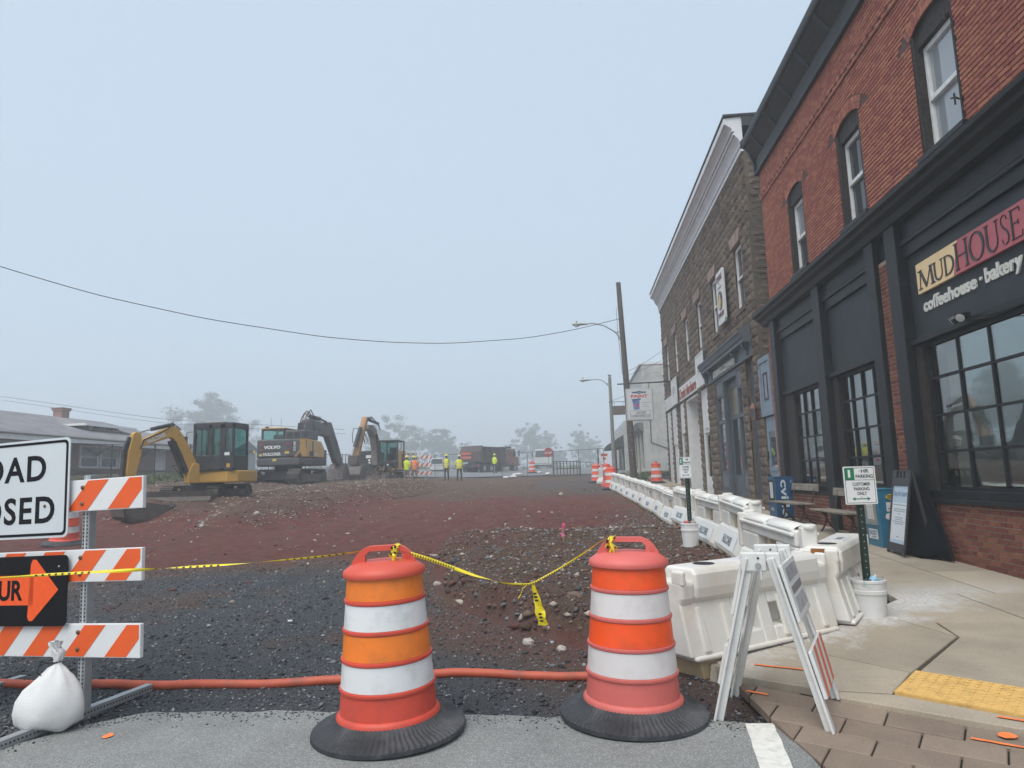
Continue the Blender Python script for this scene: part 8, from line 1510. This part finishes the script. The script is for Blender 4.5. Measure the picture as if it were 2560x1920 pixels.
# pale trucks far off in the fog
M_twh = pm('truck_white', (.52, .54, .54), .5, var=.05)
for k, (x_, y_, lb) in enumerate(((-7.6, 78, 'white truck facing the fence in the fog, above the pile of sandbags'), (-4.0, 88, 'second paler truck behind the lone drum in the fog'), (-14.2, 70, 'small white car in the fog beyond the two workers'))):
    s = 1 if k < 2 else .62; t = thing('truck' if k < 2 else 'car', lb, 'truck' if k < 2 else 'car', (x_, y_, float(road(y_))+.05)); mb = MB(); mb.prism([(p*s, 0, q_*s) for p, q_ in ((-1.15, .5), (1.15, .5), (1.15, 1.6), (.95, 2.6), (-.95, 2.6), (-1.15, 1.6))], (0, 4.5*s, 0)); mb.ob('body', M_twh, t, bevel=.08); mb = MB(); mb.prism([(p*s, -.02, q_*s) for p, q_ in ((-1.0, 1.6), (1.0, 1.6), (.85, 2.4), (-.85, 2.4))], (0, .02, 0)); mb.ob('windscreen', M_gd, t)
    for p in (-.95, .7): mb = MB(); mb.cyl((p*s, .9*s, .42*s), ((p+.25)*s, .9*s, .42*s), .42*s, 14); mb.ob('wheel', M_rub, t); mb = MB(); mb.box(p*s, (p+.25)*s, -.03, 0, .75*s, .95*s); mb.ob('headlight', M_wt, t)
    mb = MB()
    for q_ in (-1.4, 1.25): mb.box(q_*s, (q_+.15)*s, .3, .4, 1.6*s, 2.2*s)
    mb.box(-1.15*s, 1.15*s, -.08, 0, .35*s, .6*s); mb.ob('trim', M_dk, t)
# far road closed barricade
FB = thing('barricade', 'far road closed barricade with red and white rails behind the two helmeted workers', 'barricade', (-11.1, 48.2, 1.5)); M_pst = pm('sheeting_faded', (.52, .09, .08), .5)
for z in (.42, 1.0, 1.55):
    mb = MB(); mb.box(-1.1, .95, 0, .03, z, z+.24); rl = mb.ob('rail', M_rw, FB); mb = MB()
    for k in range(6): a = -1.0+k*.36; mb.prism([(a, -.004, z), (a+.16, -.004, z), (min(.95, a+.34), -.004, z+.24), (min(.95, a+.18), -.004, z+.24)], (0, .004, 0))
    mb.ob('stripes', M_pst, rl)
for x_ in (-.75, .45, .6): mb = MB(); mb.box(x_-.025, x_+.025, .03, .08, 0, 1.8); mb.ob('post', M_gal, FB)
mb = MB(); mb.box(-1.0, .1, -.03, -.01, 1.40, 2.12); sg = mb.ob('road_closed_sign', M_sgn, FB); text('ROAD', (-.80, -.031, 1.80), (1, 0, 0), (0, 0, 1), .68, .22, M_blk, sg, bold=.03); text('CLOSED', (-.92, -.031, 1.48), (1, 0, 0), (0, 0, 1), .95, .22, M_blk, sg, bold=.03)
# ------------------------------------------------------------------ workers
M_skin = pm('skin_brown', (.20, .115, .08), .6, var=.05); M_vy = pm('vest_lime', (.62, .78, .03), .7, var=.10, ns=9); M_yel2 = pm('vest_yellow', (.72, .72, .03), .7, var=.1, ns=9); M_or2 = pm('vest_orange', (.85, .22, .06), .7, var=.1, ns=9); M_kh = pm('trousers_khaki', (.21, .18, .14), .85, var=.15, ns=5); M_dkt = pm('trousers_dark', (.040, .035, .034), .85, var=.2, ns=5); M_hat = pm('hard_hat_yellow', (.60, .58, .12), .45); M_hw = pm('hard_hat_white', (.58, .50, .42), .45); M_boot = pm('boot', (.05, .04, .03), .8); M_grs = pm('shirt_grey', (.30, .33, .25), .8); M_refl = pm('reflective_tape', (.55, .56, .55), .35)
def person(loc, rz, label, legm, shirt, vest, hatm, arms, lean=0., belly=1., stance=.13, h=1.78):
    t = thing('person', label, 'person', loc, rz, 'road workers'); s = h/1.78; V = []; E = []; Rr = []; MT = []
    def vtx(p, r, e=None): V.append((p[0]*s, p[1]*s, p[2]*s)); Rr.append((r[0]*s, r[1]*s) if isinstance(r, tuple) else (r*s, r*s)); (E.append((e, len(V)-1)) if e is not None else None); return len(V)-1
    pv_ = vtx((0, 0, .96), (.15*belly, .115)); sp_ = vtx((0, -.02*(belly-1)*5, 1.15), (.15*belly, .12*belly), pv_); chst = vtx((0, .01, 1.36), (.165, .12), sp_); nk = vtx((0, .01, 1.49), .07, chst); nk2 = vtx((0, -.005, 1.55), .055, nk); hd_ = vtx((0, -.02, 1.64), (.075, .09), nk2); vtx((0, -.02, 1.74), (.065, .08), hd_)
    for q in (-1, 1):
        hp = vtx((q*.09, 0, .88), .10, pv_); kn = vtx((q*stance, -.02, .50), .066, hp); an = vtx((q*stance*1.1, .02, .10), .045, kn); ft_ = vtx((q*stance*1.15, -.02, .05), .045, an); vtx((q*stance*1.3, -.15, .04), .038, ft_)
        sh = vtx((q*.17, .01, 1.40), .062, chst); el, ha = arms[0 if q < 0 else 1]; e_ = vtx((q*el[0], el[1], el[2]), .043, sh); w_ = vtx((q*ha[0], ha[1], ha[2]), .032, e_); d_ = Vector((q*ha[0]-q*el[0], ha[1]-el[1], ha[2]-el[2])).normalized()*.12; vtx((q*ha[0]+d_.x, ha[1]+d_.y, ha[2]+d_.z), (.04, .022), w_)
    me = bpy.data.meshes.new('body'); me.from_pydata(V, E, []); b = bpy.data.objects.new('body', me); COL.objects.link(b); b.parent = t
    k = b.modifiers.new('skin', 'SKIN'); b.modifiers.new('sub', 'SUBSURF').levels = 2; b.modifiers['sub'].render_levels = 2
    for i, r_ in enumerate(Rr): me.skin_vertices[0].data[i].radius = r_
    me.skin_vertices[0].data[0].use_root = True
    dg = bpy.context.evaluated_depsgraph_get(); dg.update(); m2 = bpy.data.meshes.new_from_object(b.evaluated_get(dg)); b.modifiers.clear(); b.data = m2; m2.materials.clear()
    for m_ in (shirt, legm, M_skin, M_boot): m2.materials.append(m_)
    for p in m2.polygons:
        c = p.center; z = c.z/s; ax = abs(c.x)/s; p.use_smooth = True
        p.material_index = 3 if z < .11 else 1 if (z < .98 and ax < .24 and not (ax > .19 and z > .75)) else 2 if z > 1.5 else 0
        for q, (el, ha) in zip((-1, 1), arms):
            if c.x*q > .12*s and (Vector((q*ha[0], ha[1], ha[2]))*s-c).length < .17*s and z < 1.45: p.material_index = 2
    mb = MB(); n = 22; pr = [(.175*belly, .135*belly, .86), (.180*belly, .145*belly, 1.0), (.185*belly, .15*belly, 1.15), (.195, .145, 1.3), (.195, .135, 1.40), (.13, .11, 1.47), (.085, .085, 1.50)]
    vs = [(a*math.cos(2*math.pi*k/n)*s, (b_*math.sin(2*math.pi*k/n)-.02*(belly-1)*5*(z < 1.25)+.005)*s, z*s) for a, b_, z in pr for k in range(n)]; mb.add(vs, [(i*n+k, i*n+(k+1) % n, (i+1)*n+(k+1) % n, (i+1)*n+k) for i in range(6) for k in range(n)]); vt = mb.ob('vest', vest, t, smooth=True)
    mb = MB(); 
    for z0 in (1.0, 1.18):
        rr_ = [(a*1.012, b_*1.012) for a, b_ in ((.182*belly, .148*belly),)]; a, b_ = rr_[0]; vs = [(a*math.cos(2*math.pi*k/n)*s, (b_*math.sin(2*math.pi*k/n)-.02*(belly-1)*5+.005)*s, z*s) for z in (z0, z0+.045) for k in range(n)]; mb.add(vs, [(k, (k+1) % n, n+(k+1) % n, n+k) for k in range(n)])
    mb.ob('reflective_tape', M_refl if vest is not M_vy else M_yel2, vt)
    mb = MB(); mb.lathe([(.15*s, 1.685*s), (.155*s, 1.69*s), (.125*s, 1.705*s), (.122*s, 1.74*s), (.10*s, 1.79*s), (.05*s, 1.825*s), (.001, 1.832*s)], 18, (0, -.015*s, 0)); mb.prism([(a*s, b_*s, 1.69*s) for a, b_ in ((-.09, -.13), (.09, -.13), (.06, -.21), (-.06, -.21))], (0, 0, .012)); mb.ob('hard_hat', hatm, t, smooth=35)
    mb = MB(); mb.ball((0, -.112*s, 1.635*s), (.014*s, .02*s, .022*s), 8, 5); mb.ball((-.085*s, -.01*s, 1.64*s), (.014*s, .025*s, .032*s), 8, 5); mb.ball((.085*s, -.01*s, 1.64*s), (.014*s, .025*s, .032*s), 8, 5); hf = mb.ob('face', M_skin, t, smooth=True); mb = MB()
    for q in (-1, 1): mb.ball((q*.032*s, -.098*s, 1.655*s), (.011*s, .008*s, .007*s), 8, 5)
    mb.ob('eyes', M_boot, hf); mb = MB(); mb.ball((0, -.098*s, 1.59*s), (.026*s, .008*s, .006*s), 8, 5); mb.ob('mouth', pm('lips', (.14, .06, .05), .6), hf); return t
dn = ((.26, .0, 1.12), (.25, -.08, .88)); hip = ((.33, .06, 1.15), (.19, -.02, 1.0)); pk = ((.27, .05, 1.12), (.20, -.05, .92)); fd = ((.24, -.1, 1.15), (.12, -.22, 1.12))
person((-11.0, 44.3, g(-11, 44.3)), R(160), 'person in lime vest and khaki trousers seen from behind beside the third excavator', M_kh, M_vy, M_vy, M_hat, (dn, fd)); person((-10.55, 44.6, g(-10.5, 44.6)), R(200), 'person in orange shirt and khaki trousers beside the far road closed sign', M_kh, M_or2, M_or2, M_hat, (dn, dn))
person((-8.85, 47, g(-8.85, 47)), R(-20), 'person in open yellow striped vest over a grey shirt', M_dkt, M_grs, M_yel2, M_hat, (pk, pk)); person((-7.95, 47, g(-7.95, 47)), R(8), 'person in yellow shirt and pale hard hat with hands on hips', M_dkt, M_yel2, M_yel2, M_hw, (hip, hip), belly=1.14)
person((-7.35, 63, float(road(63))+.05), R(150), 'person in lime vest far off on the road beyond the dump truck', M_dkt, M_vy, M_vy, M_hat, (dn, dn))
# ------------------------------------------------------------------ trees and weeds
def leafmat(nm, c): return pm(nm, c, .7, var=.35, ns=.8, rnd=.45)
def tree(loc, H, Rc, label, seed, lm, nleaf, th=.25, base=.25, leaf=.35, flat=.75, bare=0.):
    t = thing('tree', label, 'tree', loc); rr = random.Random(seed); mb = MB(); tips = []
    def grow(p, d, L_, r, dep):
        n_ = 4; pts = [p]; q = Vector(p); dd_ = Vector(d)
        for k in range(n_): dd_ = (dd_+Vector((rr.uniform(-.18, .18), rr.uniform(-.18, .18), rr.uniform(-.02, .16)))).normalized(); q = q+dd_*L_/n_; pts.append(q.copy())
        mb.tube(pts, [r*(1-.5*k/n_) for k in range(n_+1)], 6 if dep < 2 else 4, cap=False)
        if dep >= 3: tips.append((pts[-1], dep)); return
        for k in range(rr.choice((3, 4)) if dep < 2 else 3):
            a = rr.uniform(0, 6.28); sp_ = rr.uniform(.5, 1.0); nd_ = (dd_*.8+Vector((math.cos(a)*sp_, math.sin(a)*sp_, rr.uniform(.0, .35)))).normalized(); st = pts[rr.choice((2, 3, 4))]; grow(st, nd_, L_*rr.uniform(.55, .8), r*.55, dep+1)
        tips.append((pts[-1], dep))
    grow(Vector((0, 0, -.2)), Vector((0, 0, 1)), H*.38, H*.022, 0); 
    tr = mb.ob('trunk', pm('bark_grey', (.06, .05, .045), .95, var=.2), t)
    # leaf sprays gathered round the twig ends, in clumps with gaps between
    cl = []; n_c = 150; lob = [(k*2.4+rr.uniform(-.5, .5), rr.uniform(-.6, .95), 0) for k in range(17)]
    for k in range(n_c):
        la, lu, lr_ = lob[k % 17]; a = la+rr.gauss(0, .35); u_ = max(-.75, min(1, lu+rr.gauss(0, .28))); ra = math.sqrt(max(.05, 1-u_*u_)) if u_ > 0 else 1-.3*u_*u_; rad_ = rr.uniform(.3, 1.1)
        cl.append((math.cos(a)*ra*Rc*rad_, math.sin(a)*ra*Rc*rad_, H*.60+u_*H*flat*.5*rad_, rr.uniform(.07, .20)*Rc))
    N = nleaf; ci = RNG.integers(0, n_c, N); cc = np.array(cl); d_ = RNG.normal(0, 1, (N, 3)); d_ /= np.linalg.norm(d_, axis=1)[:, None]; rd = RNG.random(N)**.6*RNG.uniform(.7, 1.35, N)
    P = cc[ci, :3]+d_*(rd*cc[ci, 3])[:, None]*np.array([1.15, 1.15, .75]); 
    A = RNG.normal(0, 1, (N, 3)); A /= np.linalg.norm(A, axis=1)[:, None]; B = np.cross(A, RNG.normal(0, 1, (N, 3))); B /= np.linalg.norm(B, axis=1)[:, None]; sz = RNG.uniform(.5, 1.2, N)[:, None]*leaf
    Vv = np.stack([P-A*sz, P+B*sz*.5, P+A*sz, P-B*sz*.5], 1).reshape(-1, 3); F = np.arange(N*4).reshape(-1, 4)
    me = bpy.data.meshes.new('crown'); me.vertices.add(N*4); me.vertices.foreach_set('co', Vv.ravel()); me.loops.add(N*4); me.loops.foreach_set('vertex_index', F.ravel().astype(np.int32)); me.polygons.add(N); me.polygons.foreach_set('loop_start', np.arange(N)*4); me.polygons.foreach_set('loop_total', np.full(N, 4)); me.update(calc_edges=True); at = me.attributes.new('rv', 'FLOAT', 'FACE'); at.data.foreach_set('value', ((ci*.37) % 1*.6+RNG.random(N)*.4).astype(np.float32)); me.materials.append(lm)
    o = bpy.data.objects.new('crown', me); COL.objects.link(o); o.parent = t; return t
L1_ = leafmat('leaf_oak', (.075, .09, .045)); L2_ = leafmat('leaf_bush', (.075, .105, .045))
gz = lambda y_: float(road(y_))
tree((-122, 220, 2.4), 31.0, 14.0, 'big spreading tree fading into the fog behind the yellow excavator', 4, L1_, 26000, leaf=.38)
tree((-110, 214, 2.4), 18.5, 8.5, 'lower rounded tree between the big spreading tree and the grey excavator', 9, L1_, 9000, leaf=.38)
tree((-62, 230, 2.4), 17.5, 10.5, 'broad bushy tree in the fog behind the far road closed sign', 12, L2_, 16000, leaf=.38, flat=1.15); tree((-47, 236, 2.4), 14.0, 8.0, 'smaller bushy tree next to the broad one, above the dump truck', 15, L2_, 10000, leaf=.38, flat=1.1)
tree((-16, 262, 2.4), 17.0, 8.5, 'pale fog bound tree between the white truck and the stop sign', 17, L2_, 7000, leaf=.45, flat=1.1); tree((4, 258, 2.4), 15.0, 6.0, 'small fog bound tree above the dark gate frame', 19, L2_, 5000, leaf=.42, flat=1.2); tree((-8, 250, 2.4), 9.0, 5, 'low pale bush in the fog beside the stop sign', 23, L2_, 2500, leaf=.5, flat=1.3); tree((-40, 255, 2.4), 9.5, 7.5, 'low pale bush in the fog between fence panel and excavator', 27, L2_, 2500, leaf=.5, flat=1.3)
def weeds(name, pts, h, mat, nb=7):
    mb = MB()
    for x_, y_ in pts:
        z = g(x_, y_) if x_ < 3.5 else float(sw(y_))
        for k in range(nb): a = random.uniform(0, 6.28); l = h*random.uniform(.4, 1.1); w = .012+.01*h; dx, dy = math.cos(a), math.sin(a); mb.r = random.random(); mb.add([(x_-dy*w, y_+dx*w, z), (x_+dy*w, y_-dx*w, z), (x_+dx*l*.4, y_+dy*l*.4, z+l*.8), ], [(0, 1, 2)]); mb.add([(x_+dx*l*.3-dy*w, y_+dy*l*.3+dx*w, z+l*.4), (x_+dx*l*.3+dy*w, y_+dy*l*.3-dx*w, z+l*.4), (x_+dx*l*.8, y_+dy*l*.8, z+l*.65)], [(0, 1, 2)])
    o = mb.ob(name, mat, rv=True); o['kind'] = 'stuff'
M_wd2 = leafmat('weed_green', (.085, .115, .040)); weeds('weeds', [(random.uniform(-23, -18.2), random.uniform(20, 50)) for _ in range(1500)], .4, M_wd2); weeds('weeds', [(random.uniform(4.3, 6.5), 45.9-abs(random.gauss(0, .5))) for _ in range(160)]+[(random.uniform(3.0, 4.2), random.uniform(37, 45)) for _ in range(120)], .45, M_wd2, 8); weeds('weeds', [(random.uniform(-60, 10), random.uniform(84, 110)) for _ in range(900)], 1.0, M_wd2)
SPL = dict(jamb='jamb', end_lug='end_lug', ribs='rib', hook='hook', sill='sill', bracket='bracket', stripes='stripe', bolt='bolt', wheels='wheel', teeth='tooth', dormer_window='dormer_window', cylinders='cylinder', hoses='hose', linkage='link', cylinder_guard='cylinder_guard', eyes='eye', work_lamp='work_lamp', red_marker='red_marker', warning_label='warning_label', tail_light='tail_light', mirror='mirror', rail='rail', reflective_tape='reflective_tape', top_rib='top_rib', colour_field='colour_field', holes='hole', dot_print='dot', shutter_hook='shutter_hook', raised_panel='raised_panel', bead='bead', vent_slots='vent_slot', antenna='antenna')
for o in [o for o in bpy.data.objects if o.type == 'MESH' and o.parent and not o.children]:
    k_ = o.name.split('.')[0]
    if k_ in SPL and o.data.users == 1: split_loose(o, SPL[k_])
# ------------------------------------------------------------------ fog
mb = MB(); mb.box(-380, 380, -40, 640, -1.2, 37); hz_ = bpy.data.materials.new('haze'); hz_.use_nodes = True; n = hz_.node_tree; n.nodes.clear(); o_ = nd(n, 'ShaderNodeOutputMaterial'); v_ = nd(n, 'ShaderNodeVolumePrincipled'); v_.inputs['Color'].default_value = (.90, .935, .965, 1); v_.inputs['Density']  .default_value = .0041; v_.inputs['Anisotropy'].default_value = .2; n.links.new(v_.outputs[0], o_.inputs['Volume'])
o = mb.ob('haze', hz_); o['kind'] = 'stuff'
